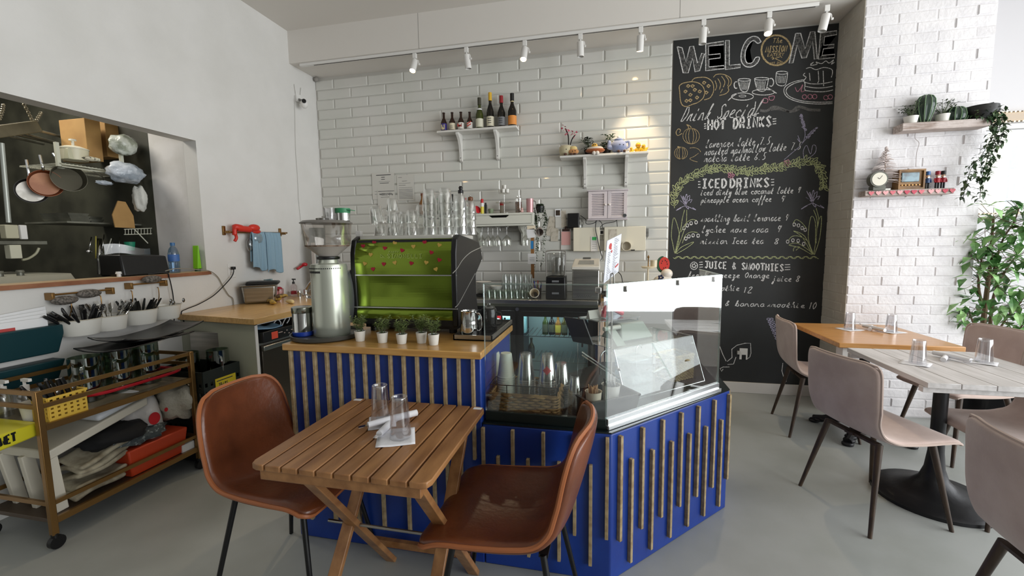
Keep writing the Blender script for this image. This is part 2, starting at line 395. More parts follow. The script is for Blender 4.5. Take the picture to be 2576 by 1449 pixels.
for i in range(2):
    b = B(); b.cyl((.2+.4*i, -1.7, 0), (.2+.4*i, -1.7, .05), .02); b.done('foot', black, wash, True)
# blue cloth and wire in the gap above the washer
b = B(); 
b.grid(lambda u, v: (.50+.22*v, -1.77+.24*u, .826+.02*math.sin(5*u+2*v)*math.sin(PI*v)+.012*math.sin(9*v+3*u)), 14, 10)
tag(b.done('cleaning_cloth', mat('blue_cloth', (126, 160, 186), .9), sol=.012, sub=1), 'folded pale blue cloth in the gap above the glasswasher', 'cloth')
b = B(); b.tube(spl([(.70, -1.52, .812), (.70, -1.49, .85), (.70, -1.455, .868), (.70, -1.44, .85), (.70, -1.47, .82)]), .004)
b.tube(spl([(.70, -1.60, .845), (.70, -1.56, .865), (.70, -1.53, .835), (.70, -1.545, .812)]), .004)
tag(b.done('hose', mat('white_hose', (214, 214, 214), .4)), 'white looped hose above the glasswasher control panel', 'hose')
# ================================================================== CAFE TABLE WITH SLATS
acacia = mat('acacia_wood', (174, 126, 80), .38, noise=(3.5, (128, 86, 52), .3, .7, (6, 1, 6)), bump=(30, .05, (6, 1, 6)))
ct = thing('slatted_table', 'square folding cafe table of brown acacia slats', 'table', (2.28, -2.875, 0))
X0, X1, Y0, Y1 = -.302, .302, -.295, .295; nS = 10; pitch = (X1-X0)/nS
for k in range(nS):
    xa = X0+k*pitch; xb = xa+pitch-.0075
    if k == nS-1: xb = X1
    c = .028; pts = [(xa, Y0, 0), (xb, Y0, 0), (xb, Y1, 0), (xa, Y1, 0)]
    if k == 0: pts = [(xa+c, Y0, 0), (xb, Y0, 0), (xb, Y1, 0), (xa+c, Y1, 0), (xa+.008, Y1-.008, 0), (xa, Y1-c, 0), (xa, Y0+c, 0), (xa+.008, Y0+.008, 0)]
    if k == nS-1: pts = [(xa, Y0, 0), (xb-c, Y0, 0), (xb-.008, Y0+.008, 0), (xb, Y0+c, 0), (xb, Y1-c, 0), (xb-.008, Y1-.008, 0), (xb-c, Y1, 0), (xa, Y1, 0)]
    b = B(); b.prism([(x, y, .703) for x, y, z in pts], (0, 0, .02)); b.done('slat', acacia, ct, bev=.003)
for y in (Y0+.012, Y1-.032):
    b = B(); b.box(X0+.03, X1-.03, y, y+.02, .667, .703); b.done('rail', acacia, ct, bev=.003)
for x in (-.15, .235):
    for s in (-1, 1):
        xx = x+(.012 if s > 0 else -.012)
        b = B(); b.beam((xx, -.26*s, .69), (xx, .26*s, 0), .022, .045, (1, 0, 0)); b.done('leg', acacia, ct, bev=.003)
for y, z in ((-.26, .03), (.26, .03), (0, .345)):
    b = B(); b.beam((-.235, y, z+.05 if y else z), (.235, y, z+.05 if y else z), .022, .03) if y else b.cyl((-.25, 0, .345), (.25, 0, .345), .006); b.done('stretcher', acacia if y else steel, ct)
for x in (-.274, .274):
    b = B(); b.box(x-.017, x+.017, .262, .282, .7232, .7242); b.done('white_sticker', paper, ct, sm=0)
# ================================================================== CHAIRS
def shell(prof, wfn, curl, nu=26, nv=14):
    pr_ = spl(prof, 8); n = len(pr_)-1; wmax = max(wfn(i/50) for i in range(51))
    def fn(u, v):
        t = u*n; i = min(int(t), n-1); q = pr_[i].lerp(pr_[i+1], t-i); s = 2*v-1
        cx, cz = curl(u); wdt = wfn(u)
        e = abs(s)*min(1, wdt/wmax); return (q.x+cx*e**2.2, s*wdt/2, q.z+cz*e**2.2)
    return fn
def ends(u, a, p, k0):     # rounded ends of a shell
    return k0+(1-k0)*(1-((a-u)/a)**p)**(1/p) if u < a else 1
def chair(name, label, prof, wfn, curl, th, shellm, pipem, legm, legs, leg_r, loc, rz, group):
    t = thing(name, label, 'chair', loc, rz, group); fn = shell(prof, wfn, curl)
    b = B(); b.grid(fn, 26, 14); b.done('seat_shell', shellm, t, sol=th, sub=1, sm=180)
    b = B(); E = [fn(1-i/40, 0) for i in range(41)]+[fn(0, i/14) for i in range(1, 15)]+[fn(i/40, 1) for i in range(1, 41)]+[fn(1, 1-i/14) for i in range(1, 14)]
    b.tube(E, th*.22, 6, closed=True); b.done('piping', pipem, t)
    for p, q in legs:
        b = B(); b.cyl(p, q, leg_r[0], leg_r[1], 12); b.done('leg', legm, t)
    b = B()
    b.beam(V(legs[0][0])+V((0, 0, -.004)), V(legs[1][0])+V((0, 0, -.004)), .03, .012); b.beam(V(legs[2][0])+V((0, 0, -.004)), V(legs[3][0])+V((0, 0, -.004)), .03, .012)
    b.beam((-.15, 0, legs[0][0][2]-.006), (.15, 0, legs[0][0][2]-.006), .05, .012); b.done('under_frame', legm, t)
    return t
leather = mat('tan_leather', (120, 64, 36), .34, noise=(5, (86, 44, 22), .35, .7), bump=(55, .12), coat=.15)
leather_p = mat('leather_piping', (164, 98, 58), .45)
prof_b = [(-.292, 0, .820), (-.283, 0, .765), (-.262, 0, .68), (-.235, 0, .585), (-.205, 0, .505), (-.15, 0, .45), (-.06, 0, .43), (.06, 0, .43), (.16, 0, .445), (.215, 0, .447), (.24, 0, .425)]
wb_ = lambda u: (.445+.045*max(0, min(1, (u-.22)/.4)))*ends(u, .26, 2.1, .45)*ends(1-u, .14, 2.2, .55)
cb_ = lambda u: ((.075*max(0, 1-u/.55)+.01), (.055*math.sin(PI*min(1, max(0, (u-.25)/.62)))+.0))
legs_b = [((-.15, -.15, .415), (-.23, -.215, 0)), ((-.15, .15, .415), (-.23, .215, 0)), ((.15, -.15, .425), (.225, -.215, 0)), ((.15, .15, .425), (.225, .215, 0))]
chair('leather_chair', 'brown leather bucket chair left of the slatted table', prof_b, wb_, cb_, .036, leather, leather_p, blackm, legs_b, (.011, .009), (1.80, -2.765, 0), .0, 'brown leather chairs')
chair('leather_chair', 'brown leather bucket chair right of the slatted table', prof_b, wb_, cb_, .036, leather, leather_p, blackm, legs_b, (.011, .009), (2.735, -2.83, 0), PI-.03, 'brown leather chairs')
suede = mat('pink_suede', (208, 188, 180), .85, noise=(9, (194, 172, 164), .35, .65), bump=(140, .1), sheen=.3)
suede_p = mat('suede_piping', (200, 180, 170), .8)
walnut = mat('dark_wood_leg', (74, 56, 40), .45, noise=(6, (50, 36, 26), .35, .65, (8, 8, 1)))
prof_p = [(-.250, 0, .825), (-.243, 0, .77), (-.230, 0, .69), (-.216, 0, .60), (-.197, 0, .525), (-.158, 0, .465), (-.085, 0, .437), (.03, 0, .435), (.14, 0, .444), (.20, 0, .443), (.225, 0, .428)]
wp_ = lambda u: (.435 if u < .3 else .435-.02*math.sin(PI*min(1, (u-.3)/.25)) if u < .55 else .44)*ends(u, .13, 2.6, .68)*ends(1-u, .08, 2.6, .72)
cp_ = lambda u: ((.045*max(0, 1-u/.5)), (.012*math.sin(PI*min(1, max(0, (u-.3)/.5)))))
legs_p = [((-.13, -.15, .42), (-.215, -.222, 0)), ((-.13, .15, .42), (-.215, .222, 0)), ((.14, -.15, .425), (.21, -.215, 0)), ((.14, .15, .425), (.21, .215, 0))]
PK = dict(prof=prof_p, wfn=wp_, curl=cp_, th=.026, shellm=suede, pipem=suede_p, legm=walnut, legs=legs_p, leg_r=(.016, .009), group='pink suede chairs')
ch0 = chair('suede_chair', 'pink suede chair with its back to us left of the white table', loc=(4.43, -1.765, 0), rz=.29, **PK)
dup(ch0, (4.585, -.745, 0), -.08, 'pink suede chair beside the chalkboard, at the oak table')
dup(ch0, (5.32, -.97, 0), PI+.16, 'pink suede chair before the potted ficus, far end of oak table')
dup(ch0, (5.06, -1.66, 0), PI+.02, 'pink suede chair tucked in at the right of the white table')
dup(ch0, (4.455, -2.79, 0), -.04, 'pink suede chair cut off by the right edge of the photo, nearest us')
# ================================================================== RIGHT TABLES
wt = thing('pedestal_table', 'white painted plank table on a black trumpet base', 'table', (4.84, -1.62, 0))
wp = mat('white_wash_wood', (208, 204, 203), .5, noise=(4, (190, 186, 184), .4, .65, (10, 1, 10)))
for k in range(5):
    x0 = -.33+k*.132; b = B(); b.box(x0, x0+.129, -.345, .335, .715, .74); b.done('plank', wp, wt, bev=.002)
b = B(); b.box(-.335, .335, -.325, -.295, .688, .715); b.done('cleat', wp, wt, bev=.002)
b = B(); b.box(-.335, .335, .285, .315, .688, .715); b.done('cleat', wp, wt, bev=.002)
iron = mat('cast_iron', (38, 38, 40), .42, .5, bump=(40, .1))
b = B(); b.lathe([(0, .702), (.12, .70), (.12, .69), (.031, .688), (.031, .34), (.034, .26), (.043, .17), (.062, .11), (.10, .07), (.17, .045), (.245, .03), (.262, .018), (.262, 0), (0, 0)], (-.035, .02, 0), 40); b.done('trumpet_base', iron, wt)
ot = thing('oak_table', 'square oak table by the chalkboard and brick pier', 'table', (4.865, -.79, 0))
b = B(); b.box(-.338, .338, -.366, .362, .708, .74); b.done('tabletop', mat('table_oak', (208, 154, 92), .3, noise=(5, (190, 134, 74), .35, .65, (1, 10, 10)), coat=.15), ot, bev=.004)
b = B(); b.box(-.30, -.235, -.33, -.25, .60, .708); b.done('white_block', white, ot, bev=.003)
b = B(); b.box(-.17, .17, -.17, .17, .695, .708); b.done('mount_plate', blackm, ot)
b = B(); b.lathe([(0, .695), (.03, .695), (.03, .12), (.045, .09), (0, .09)], n=20); b.done('column', blackm, ot)
for a in range(4):
    an = PI/4+a*PI/2+.1; d = V((math.cos(an), math.sin(an), 0)); b = B()
    P = [V((0, 0, .10)), d*.10+V((0, 0, .085)), d*.20+V((0, 0, .05)), d*.285+V((0, 0, .028))]
    b.tube(spl(P, 4), [.035]*5+[.03]*4+[.026]*4, 10)
    for q in (.22, .25, .28): b.lathe([(0, 0), (.034, 0), (.036, .012), (.03, .02), (0, .022)], d*q+V((0, 0, .004+(.28-q)*.5)), 14)
    b.done('base_foot', iron, ot)
# ================================================================== ON THE BAR
def solo(b, name, m, label, cat, group=None, **k): return tag(b.done(name, m, **k), label, cat, group)
red = mat('red', (196, 40, 44), .45); gold = mat('gold_card', (198, 160, 84), .5)
ZB = .9535
# espresso machine
em = thing('espresso_machine', 'green and black espresso machine with heart stickers on the bar', 'coffee machine', (2.085, -2.1, ZB))
green = mat('green_mirror_panel', (128, 150, 52), .11, .75)
XL, XR = 1.832, 2.343
def sheet(pf, nm, m, th=.012):
    b = B(); P = spl([(0, y, z) for y, z in pf], 5)
    for a, c in zip(P, P[1:]):
        b.hexa([(XL, a.y, a.z), (XR, a.y, a.z), (XR, a.y+th, a.z), (XL, a.y+th, a.z)], [(XL, c.y, c.z), (XR, c.y, c.z), (XR, c.y+th, c.z), (XL, c.y+th, c.z)])
    bmesh.ops.remove_doubles(b.bm, verts=b.bm.verts, dist=1e-5)
    return b.done(nm, m, em, True)
pf_u = [(-2.262, 1.428), (-2.285, 1.405), (-2.299, 1.36), (-2.303, 1.31), (-2.300, 1.254)]
sheet(pf_u, 'upper_panel', green)
sheet([(-2.297, 1.247), (-2.290, 1.20), (-2.286, 1.14), (-2.288, 1.092)], 'middle_panel', green)
sheet([(-2.288, 1.085), (-2.300, 1.075), (-2.304, 1.055), (-2.300, 1.031)], 'lower_panel', green)
b = B(); b.box(XL, XR, -2.28, -1.98, 1.0, 1.425); b.done('body', black, em, True, sm=0)
side = [(-2.300, 1.0), (-2.306, 1.25), (-2.302, 1.36), (-2.285, 1.425), (-2.24, 1.447), (-1.92, 1.412), (-1.875, 1.36), (-1.858, 1.315), (-1.99, 1.235), (-1.99, 1.125), (-1.95, .985)]
for x0, x1 in ((1.806, 1.834), (2.341, 2.369)):
    b = B(); b.prism([(x0, y, z) for y, z in side], (x1-x0, 0, 0)); b.done('side_panel', black, em, True, bev=.006, seg=3)
silver = mat('silver_trim', (200, 200, 198), .25, .8)
for P in (((1139, 687), (1150, 675), (1165, 652), (1185, 634), (1213, 621)), ((1145, 773), (1155, 762), (1175, 725), (1195, 688))):
    b = B(); Q = [aX(x, y, 2.369) for x, y in P]; b.strip(spl(Q, 5), .0045, (1, 0, 0)); b.done('side_trim', silver, em, True, sol=.002, sm=0)
for z in (1.2505, 1.0885):
    b = B(); b.box(1.806, 2.369, -2.305, -2.28, z-.0025, z+.0025); b.done('trim_strip', silver, em, True)
b = B(); b.box(1.838, 2.338, -2.26, -1.93, 1.425, 1.446); b.done('cup_warmer', mat('cup_tray_grey', (206, 204, 196), .35, .3), em, True, bev=.004)
b = B(); b.box(1.84, 2.34, -2.24, -2.0, .975, 1.0); b.done('base', black, em, True)
for x, y in ((1.87, -2.21), (2.31, -2.21), (1.87, -2.03), (2.31, -2.03)):
    b = B(); b.cyl((x, y, ZB), (x, y, .976), .02); b.done('foot', black, em, True)
def front(x, y):        # photo pixel -> the upper panel's surface
    P = aY(x, y, -2.303); f = spl([(0, a, c) for a, c in pf_u], 8); yy = min(f, key=lambda q: abs(q.z-P.z)).y
    return aY(x, y, yy-.001)
hm = {'r': mat('red_foil', (168, 28, 52), .3, .3), 'g': mat('gold_foil', (202, 168, 84), .3, .4)}
for x, y, c in ((422, 985, 'r'), (690, 992, 'g'), (1078, 980, 'r'), (1270, 1015, 'g'), (277, 1028, 'r'), (560, 1055, 'r'), (785, 1085, 'r'), (932, 1034, 'g'), (1166, 1112, 'r'), (376, 1140, 'g'), (1270, 1210, 'r'), (300, 1258, 'g'), (546, 1263, 'r'), (690, 1245, 'g'), (905, 1253, 'r'), (1100, 1243, 'g'), (406, 1328, 'r'), (1224, 1330, 'g')):
    P = front(860+x/5.175, 420+y/5.175); b = B(); s = .0145*.8; a = random.uniform(-.4, .4); pts = []
    for i in range(18):
        t = 2*PI*i/18; hx = .95*math.sin(t)**3; hz = (.8*math.cos(t)-.3*math.cos(2*t)-.12*math.cos(3*t)-.05*math.cos(4*t))
        pts.append(P+V((s*(hx*math.cos(a)-hz*math.sin(a)), 0, s*(hx*math.sin(a)+hz*math.cos(a)))))
    b.prism(pts, (0, -.0025, 0)); b.done('heart_sticker', hm[c], em, True, sm=0)
# coffee grinder on a round tray
tray = thing('round_tray', 'round black tray under the coffee grinder', 'tray', (1.725, -2.40, ZB))
b = B(); b.lathe([(0, 0), (.155, 0), (.165, .006), (.168, .024), (.163, .024), (.158, .009), (0, .007)], n=48); b.done('tray_dish', mat('grey_tray', (62, 62, 58), .4), tray)
gb = V((1.742, -2.385, ZB+.008)); gr = thing('coffee_grinder', 'silver coffee grinder with clear bean hopper beside the green machine', 'coffee grinder', gb)
k = mpp(gb); gz = lambda y: zat(gb, y)-gb.z
silv = mat('silver_paint', (196, 200, 186), .26, .55)
b = B(); b.lathe([(0, 0), (41*k, 0), (43*k, .01), (44*k, .07), (44*k, .2), (43*k, gz(700)), (43*k, gz(672)), (41*k, gz(664)), (24*k, gz(661)), (22*k, gz(652)), (0, gz(652))], n=40); b.done('body', silv, gr)
b = B(); b.lathe([(26*k, gz(652)), (27*k, gz(650)), (27*k, gz(646)), (20*k, gz(644))], n=24); b.done('collar', black, gr)
b = B(); b.lathe([(20*k, gz(645)), (24*k, gz(642)), (51*k, gz(618)), (53*k, gz(617))], n=40); b.done('funnel', mat('frosted_funnel', (196, 188, 178), .35, alpha=.8), gr)
b = B(); b.lathe([(53*k, gz(617)), (55*k, gz(600)), (58*k, gz(564)), (60*k, gz(561))], n=40); b.done('hopper', clear('smoky_plastic', (.82, .79, .76), .08, .05, .5), gr)
b = B(); b.lathe([(0, gz(558)+.004), (54*k, gz(558)+.004), (61*k, gz(561)), (60*k, gz(563)), (0, gz(563))], n=40); b.done('hopper_lid', mat('grey_lid', (120, 116, 110), .35), gr)
b = B(); b.lathe([(0, gz(617)+.001), (52*k, gz(617)+.001), (51*k, gz(620)), (0, gz(623))], n=30); b.done('coffee_grounds', mat('coffee_residue', (84, 60, 44), .9, noise=(60, (150, 130, 112), .4, .6)), gr)
b = B(); b.ball((.050, .10, gz(748)), (.028, .105, .128), 28); b.done('side_cover', mat('grey_cover', (104, 108, 106), .3, .4), gr)
b = B(); b.tube([(.054, .10+math.cos(t*PI/24)*.107, gz(750)+math.sin(t*PI/24)*.130) for t in range(48)], .006, 6, closed=True); b.done('cover_ring', mat('grey_ring', (128, 132, 128), .35, .4), gr)
b = B()
for i in range(26):
    a = -PI/2-1.25+i*2.5/25; r = 43.1*k; b.box(r*math.cos(a)-.0025, r*math.cos(a)+.0025, r*math.sin(a)-.001, r*math.sin(a)+.001, gz(675), gz(672.5))
b.done('vent_row', black, gr, sm=0)
b = B()
for i, wd in enumerate((9, 7, 8, 8, 6, 7, 5, 5)):
    x0 = -.070+i*.0105; y0 = -math.sqrt(max(0, (43.3*k)**2-x0*x0))-.001; x1 = x0+.008; y1 = -math.sqrt(max(0, (43.3*k)**2-x1*x1))-.001
    b.hexa([(x0, y0, gz(685)), (x1, y1, gz(685)), (x1, y1+.003, gz(685)), (x0, y0+.003, gz(685))], [(x0, y0, gz(680)), (x1, y1, gz(680)), (x1, y1+.003, gz(680)), (x0, y0+.003, gz(680))])
b.done('badge', black, gr, sm=0)
# things on the hopper lid
zl = gb.z+gz(558)+.005
b = B(); b.lathe([(0, 0), (.029, 0), (.031, .013), (.027, .015), (0, .014)], (gb.x-.035, gb.y+.02, zl)); b.lathe([(0, .014), (.008, .016), (.009, .024), (0, .026)], (gb.x-.028, gb.y+.02, zl), 10)
solo(b, 'tamper_lid', steel, 'small steel knob lid on the grinder hopper', 'lid')
b = B(); b.lathe([(.024, 0), (.027, .03), (.031, .058), (.0315, .06), (.030, .06), (.0262, .03), (.023, .002), (0, .002)], (gb.x+.022, gb.y, zl)); solo(b, 'plastic_cup', plasticm, 'clear plastic cup standing on the grinder hopper', 'cup')
sc_ = thing('shot_cup', 'small steel cup with green rim on the grinder hopper', 'cup', (gb.x+.078, gb.y+.02, zl))
b = B(); b.lathe([(0, 0), (.033, 0), (.034, .035), (.033, .035), (.031, .003), (0, .003)]); b.done('cup_body', chrome, sc_)
b = B(); b.lathe([(.034, .035), (.036, .05), (.035, .058), (.033, .052), (.032, .036)]); b.hexa([(.02, -.02, .05), (.06, -.012, .045), (.06, .012, .045), (.02, .02, .05)], [(.02, -.02, .054), (.06, -.012, .048), (.06, .012, .048), (.02, .02, .054)]); b.done('green_rim', mat('green_silicone', (48, 128, 84), .5), sc_)
b = B(); q = aY(897, 578, -2.2); b.box(q.x-.014, q.x+.014, -2.19, -2.165, 1.447, 1.475); bx_ = solo(b, 'small_box', white, 'tiny white card box at left end of the machine top', 'box', bev=.001)
b = B(); b.grid(lambda u, v: (1.79+.05*v+.012*math.sin(9*u), -2.27+.10*u+.01*math.sin(7*v), 1.20+.17*u*(1-.3*v)+.012*math.sin(13*u+6*v)), 12, 8); solo(b, 'black_cloth', mat('black_fabric', (24, 24, 26), .9), 'crumpled black cloth between grinder and green machine', 'cloth', sol=.008, sub=1)
# canister on the tray
cb = V((1.612, -2.43, ZB+.009)); can = thing('steel_canister', 'steel canister with blue base on the tray left of the grinder', 'canister', cb); k = mpp(cb)
b = B(); b.lathe([(0, .012), (23.5*k, .012), (23.5*k, .115), (0, .115)]); b.done('canister_body', chrome, can)
b = B(); b.lathe([(0, 0), (23*k, 0), (24.5*k, .004), (24.5*k, .020), (23.6*k, .022)]); b.done('blue_base', mat('blue_base', (24, 60, 158), .4), can)
b = B(); b.lathe([(24*k, .113), (24.6*k, .115), (24.6*k, .140), (22*k, .143), (0, .143)]); b.done('canister_lid', mat('dark_steel', (148, 150, 140), .2, 1), can)
# potted herbs
potm = mat('white_pot', (230, 228, 220), .5); soil = mat('soil', (44, 34, 26), .9); herb = mat('herb_leaf', (122, 142, 78), .6, noise=(30, (150, 160, 110), .4, .7)); stemm = mat('green_stem', (78, 92, 52), .6)
ph = thing('potted_herb', 'small white potted herb, leftmost of five along the bar edge', 'plant', (1.942, -2.462, ZB), group='potted herbs on the bar')
b = B(); b.lathe([(0, 0), (.0195, 0), (.0255, .048), (.0235, .048), (.0225, .042), (0, .042)]); b.done('pot', potm, ph)
b = B(); b.lathe([(0, .0425), (.0225, .0425)]); b.done('soil', soil, ph, sm=0)
b = B(); bs = B(); rn = random.Random(4)
for i in range(11):
    an = rn.uniform(0, 2*PI); ln = rn.uniform(.055, .088); tl = rn.uniform(.05, .5); d = V((math.cos(an)*tl, math.sin(an)*tl, 1)).normalized(); p0 = V((math.cos(an)*.008, math.sin(an)*.008, .043))
    bs.tube([p0, p0+d*ln], .0011, 5)
    for j in range(8):
        p = p0+d*ln*(.3+.1*j); aa = j*2.4+an
        for q in (0, PI): b.leaf(p, (math.cos(aa+q), math.sin(aa+q), .5), .022, .0075)
b.done('foliage', herb, ph, sm=0); bs.done('stems', stemm, ph)
for i, (x, y) in enumerate(((2.064, -2.474), (2.163, -2.480), (2.247, -2.452), (2.317, -2.478))):
    dup(ph, (x, y, ZB), 1.3*(i+1), 'small white potted herb, %s of five along the bar edge' % ('second from the left', 'middle one', 'second from the right', 'rightmost')[i], sc=(1, 1, (.97, .93, 1.02, 1)[i]))
# drip tray, pitcher and jar at the bar's right end
dt = thing('drip_tray', 'shallow steel drip tray with black grille at the right end of the bar', 'tray', (2.46, -2.16, ZB))
b = B(); b.box(2.372, 2.560, -2.378, -1.945, ZB, ZB+.006); b.box(2.372, 2.560, -2.378, -2.372, ZB, ZB+.026); b.box(2.372, 2.378, -2.378, -1.945, ZB, ZB+.026); b.box(2.554, 2.560, -2.378, -1.945, ZB, ZB+.026); b.box(2.372, 2.56, -1.951, -1.945, ZB, ZB+.026); b.done('pan', steel, dt, True, sm=0)
b = B()
for i in range(22): b.box(2.379, 2.553, -2.366+i*.019, -2.357+i*.019, ZB+.014, ZB+.018)
b.done('grille', black, dt, True, sm=0)
mp_ = thing('milk_pitcher', 'polished steel milk pitcher on the drip tray', 'pitcher', (2.432, -2.318, ZB+.018)); k = mpp(V((2.432, -2.318, 1)))
b = B(); b.lathe([(0, 0), (.043, 0), (.045, .006), (.042, .06), (.039, .108), (.041, .113), (.039, .113), (.037, .106), (.041, .05), (.042, .006), (0, .004)], n=36); b.done('pitcher_body', chrome, mp_)
b = B(); b.tube(spl([(.036, .0, .10), (.05, 0, .10), (.060, 0, .078), (.061, 0, .035), (.052, 0, .02), (.043, 0, .018)], 5), .0035, 8); b.done('handle', chrome, mp_)
jr = thing('black_jar', 'black lidded jar behind the steel milk pitcher', 'jar', (2.497, -2.20, ZB+.018))
b = B(); b.lathe([(0, 0), (.037, 0), (.04, .006), (.041, .09), (.037, .105), (.030, .11), (0, .11)], n=30); b.done('jar_body', mat('black_glaze', (14, 14, 15), .12), jr)
b = B(); b.lathe([(0, .128), (.010, .134), (.011, .127), (.007, .122), (.028, .118), (.032, .112), (.028, .108), (0, .108)]); b.done('jar_lid', clear('grey_glass', (.62, .62, .6), .1), jr)
b = B(); b.tube(spl([(.036, 0, .09), (.062, 0, .082), (.064, 0, .035), (.038, 0, .024)], 5), .004); b.done('handle', mat('black_glaze', (14, 14, 15), .12), jr)
# glass stacks on the machine
def tumbler(r0, r1, h): return [(r1, 0), (r1+.0012, .001), ((r0+r1)/2+.001, h*.5), (r0, h-.006), (r0-.004, h), (0, h), (0, h-.004), (r0-.006, h-.006), ((r0+r1)/2-.0015, h*.5), (r1-.0018, .001)]
def gmesh(name, prof, m, n=20):
    b = B(); b.lathe(prof, n=n); o = b.done(name, m); return o
GT = {}
def glass_at(kind, loc, label, group, rot=(0, 0, 0), cat='glass'):
    if kind not in GT:
        nm, prof, m = kind; GT[kind] = gmesh(nm, prof, m); o = GT[kind]
    else:
        o = GT[kind].copy(); C.objects.link(o)
    o.location = loc; o.rotation_euler = rot; tag(o, label, cat, group); return o
drinkm = clear('drinking_glass', (.95, .955, .945), .13, .03, .8)
T1 = ('drinking_glass', tuple(tumbler(.026, .033, .062)), drinkm); T2 = ('drinking_glass', tuple(tumbler(.028, .036, .075)), drinkm)
stk = [(958, -2.20, [0], T1, 'leftmost'), (990, -2.21, [0, .062, .124], T1, 'second from the left'), (1020, -2.16, [0, .062], T1, 'middle low'), (1038, -2.22, [0, .062], T1, 'third from the left'),
       (1083, -2.21, [0, .042, .084, .118, .150], T2, 'fourth from the left'), (1122, -2.21, [0, .042, .084, .118, .152], T2, 'tallest'), (1158, -2.20, [0, .040, .08, .118], T2, 'second from the right'), (1183, -2.10, [0, .038, .076, .11], T1, 'rightmost'),
       (1062, -2.08, [0, .05, .10], T1, 'rear middle'), (1105, -2.07, [0, .05, .10, .14], T1, 'rear right'), (1000, -2.07, [0, .05], T1, 'rear left')]
for px, y, zs, T, wh in stk:
    q = aY(px, 585, y)
    for z in zs: glass_at(T, (q.x, y, 1.447+z), 'upturned clear glass in the %s stack on the green espresso machine' % wh, 'glasses in the %s stack on the machine' % wh, (0, 0, random.uniform(0, 3)))
q = aY(955, 560, -2.20)
t2 = thing('glass_jug', 'clear glass mug lying tilted on top of the leftmost glass', 'mug', (q.x-.004, -2.20, 1.512)); t2.rotation_euler = (0, -.18, 0)
b = B(); b.lathe(tumbler(.032, .040, .085)); b.done('mug_body', drinkm, t2)
b = B(); b.tube(spl([(.034, 0, .07), (.062, 0, .062), (.064, 0, .028), (.04, 0, .016)], 5), .005); b.done('handle', drinkm, t2)
# ================================================================== BACK COUNTER AND WALL
ZK = .91
bc = thing('back_counter', 'steel topped back counter against the tiled wall', 'counter', (2.1, -.3, 0))
b = B(); b.box(.80, 3.0, -.57, -.02, .872, ZK); b.done('steel_top', steel, bc, True, bev=.003)
b = B(); b.box(.80, 3.0, -.55, -.5, .845, .872); b.done('front_rail', mat('green_steel', (120, 122, 104), .3, .8), bc, True)
fr = thing('bottle_fridge', 'black back bar fridge with two lit glass doors', 'fridge', (2.1, -.27, 0))
b = B(); b.box(1.2, 2.99, -.50, -.49+.47, 0, .04); b.box(1.2, 2.99, -.50, -.02, .80, .84); b.box(1.2, 1.24, -.50, -.02, .04, .8); b.box(2.95, 2.99, -.50, -.02, .04, .8); b.box(1.24, 2.95, -.05, -.02, .04, .8); b.box(2.26, 2.31, -.50, -.05, .04, .8); b.done('cabinet', blackm, fr, True, sm=0)
lit = mat('fridge_liner', (220, 236, 238), .5)
b = B(); b.box(1.245, 2.945, -.055, -.051, .045, .795); b.done('liner', lit, fr, True, sm=0)
for z in (.33, .56):
    b = B()
    for i in range(40): b.box(1.25+i*.0425, 1.256+i*.0425, -.46, -.06, z, z+.005)
    b.box(1.245, 2.945, -.46, -.452, z, z+.006); b.done('wire_shelf', steel, fr, True, sm=0)
for x0, x1 in ((1.30, 2.27), (2.30, 2.96)):
    b = B(); b.box(x0, x1, -.525, -.502, .05, .08); b.box(x0, x1, -.525, -.502, .755, .80); b.box(x0, x0+.045, -.525, -.502, .08, .755); b.box(x1-.045, x1, -.525, -.502, .08, .755)
    dd = b.done('door', blackm, fr, True, sm=0)
    b = B(); b.box(x0+.045, x1-.045, -.516, -.512, .08, .755); g_ = b.done('door_glass', clear('fridge_glass', (.80, .90, .88), .06), fr, True, sm=0); g_.parent = dd
    b = B(); b.box(x1-.10, x1-.085, -.545, -.525, .50, .74); hh = b.done('door_handle', black, fr, True); hh.parent = dd
b = B(); b.cyl((2.29, -.527, .818), (2.29, -.50, .818), .016); b.done('badge', steel, fr, True)
l = bpy.data.lights.new('fridge_lamp', 'AREA'); l.shape = 'RECTANGLE'; l.size = 1.5; l.size_y = .05; l.energy = 5; l.color = (.85, .95, 1); lo = bpy.data.objects.new('fridge_lamp', l); C.objects.link(lo); lo.location = (2.1, -.44, .79); lo.rotation_euler = (.35, 0, 0)
def bottle_prof(r, h, neck, sh): return [(0, 0), (r, 0), (r, h*sh), (r*.8, h*(sh+.08)), (neck*1.15, h*(sh+.2)), (neck, h*(sh+.24)), (neck, h*.95), (neck*1.2, h*.955), (neck*1.2, h), (0, h)]
BM = {n: mat('bottle_'+n, c, .12) for n, c in dict(brown=(48, 24, 12), green=(52, 62, 22), dark=(20, 18, 16), amber=(128, 82, 30), olive=(60, 52, 18), yellow=(206, 178, 60), white=(224, 226, 222), red=(190, 36, 40), cyan=(170, 216, 226)).items()}
def bottle(loc, r, h, glass, label, group=None, neck=None, sh=.55, lab=None, cap=None, caph=.06, name='bottle', cat='bottle', lz=(.12, .5)):
    t = thing(name, label, cat, loc, 0, group); neck = neck or r*.36; pf = bottle_prof(r, h, neck, sh)
    b = B(); b.lathe(pf, n=18); b.done('bottle_body', BM.get(glass, glass) if isinstance(glass, str) else glass, t)
    if lab: b = B(); b.lathe([(r+.0006, h*lz[0]), (r+.0006, h*lz[1])], n=18); b.done('bottle_label', lab if not isinstance(lab, tuple) else mat('label_%d_%d_%d' % lab, lab, .6), t)
    if cap: b = B(); b.lathe([(neck*1.12, h*(1-caph)), (neck*1.28, h*(1-caph)), (neck*1.28, h+.002), (0, h+.002)], n=14); b.done('bottle_cap', cap if not isinstance(cap, tuple) else mat('cap_%d_%d_%d' % cap, cap, .4), t)
    return t
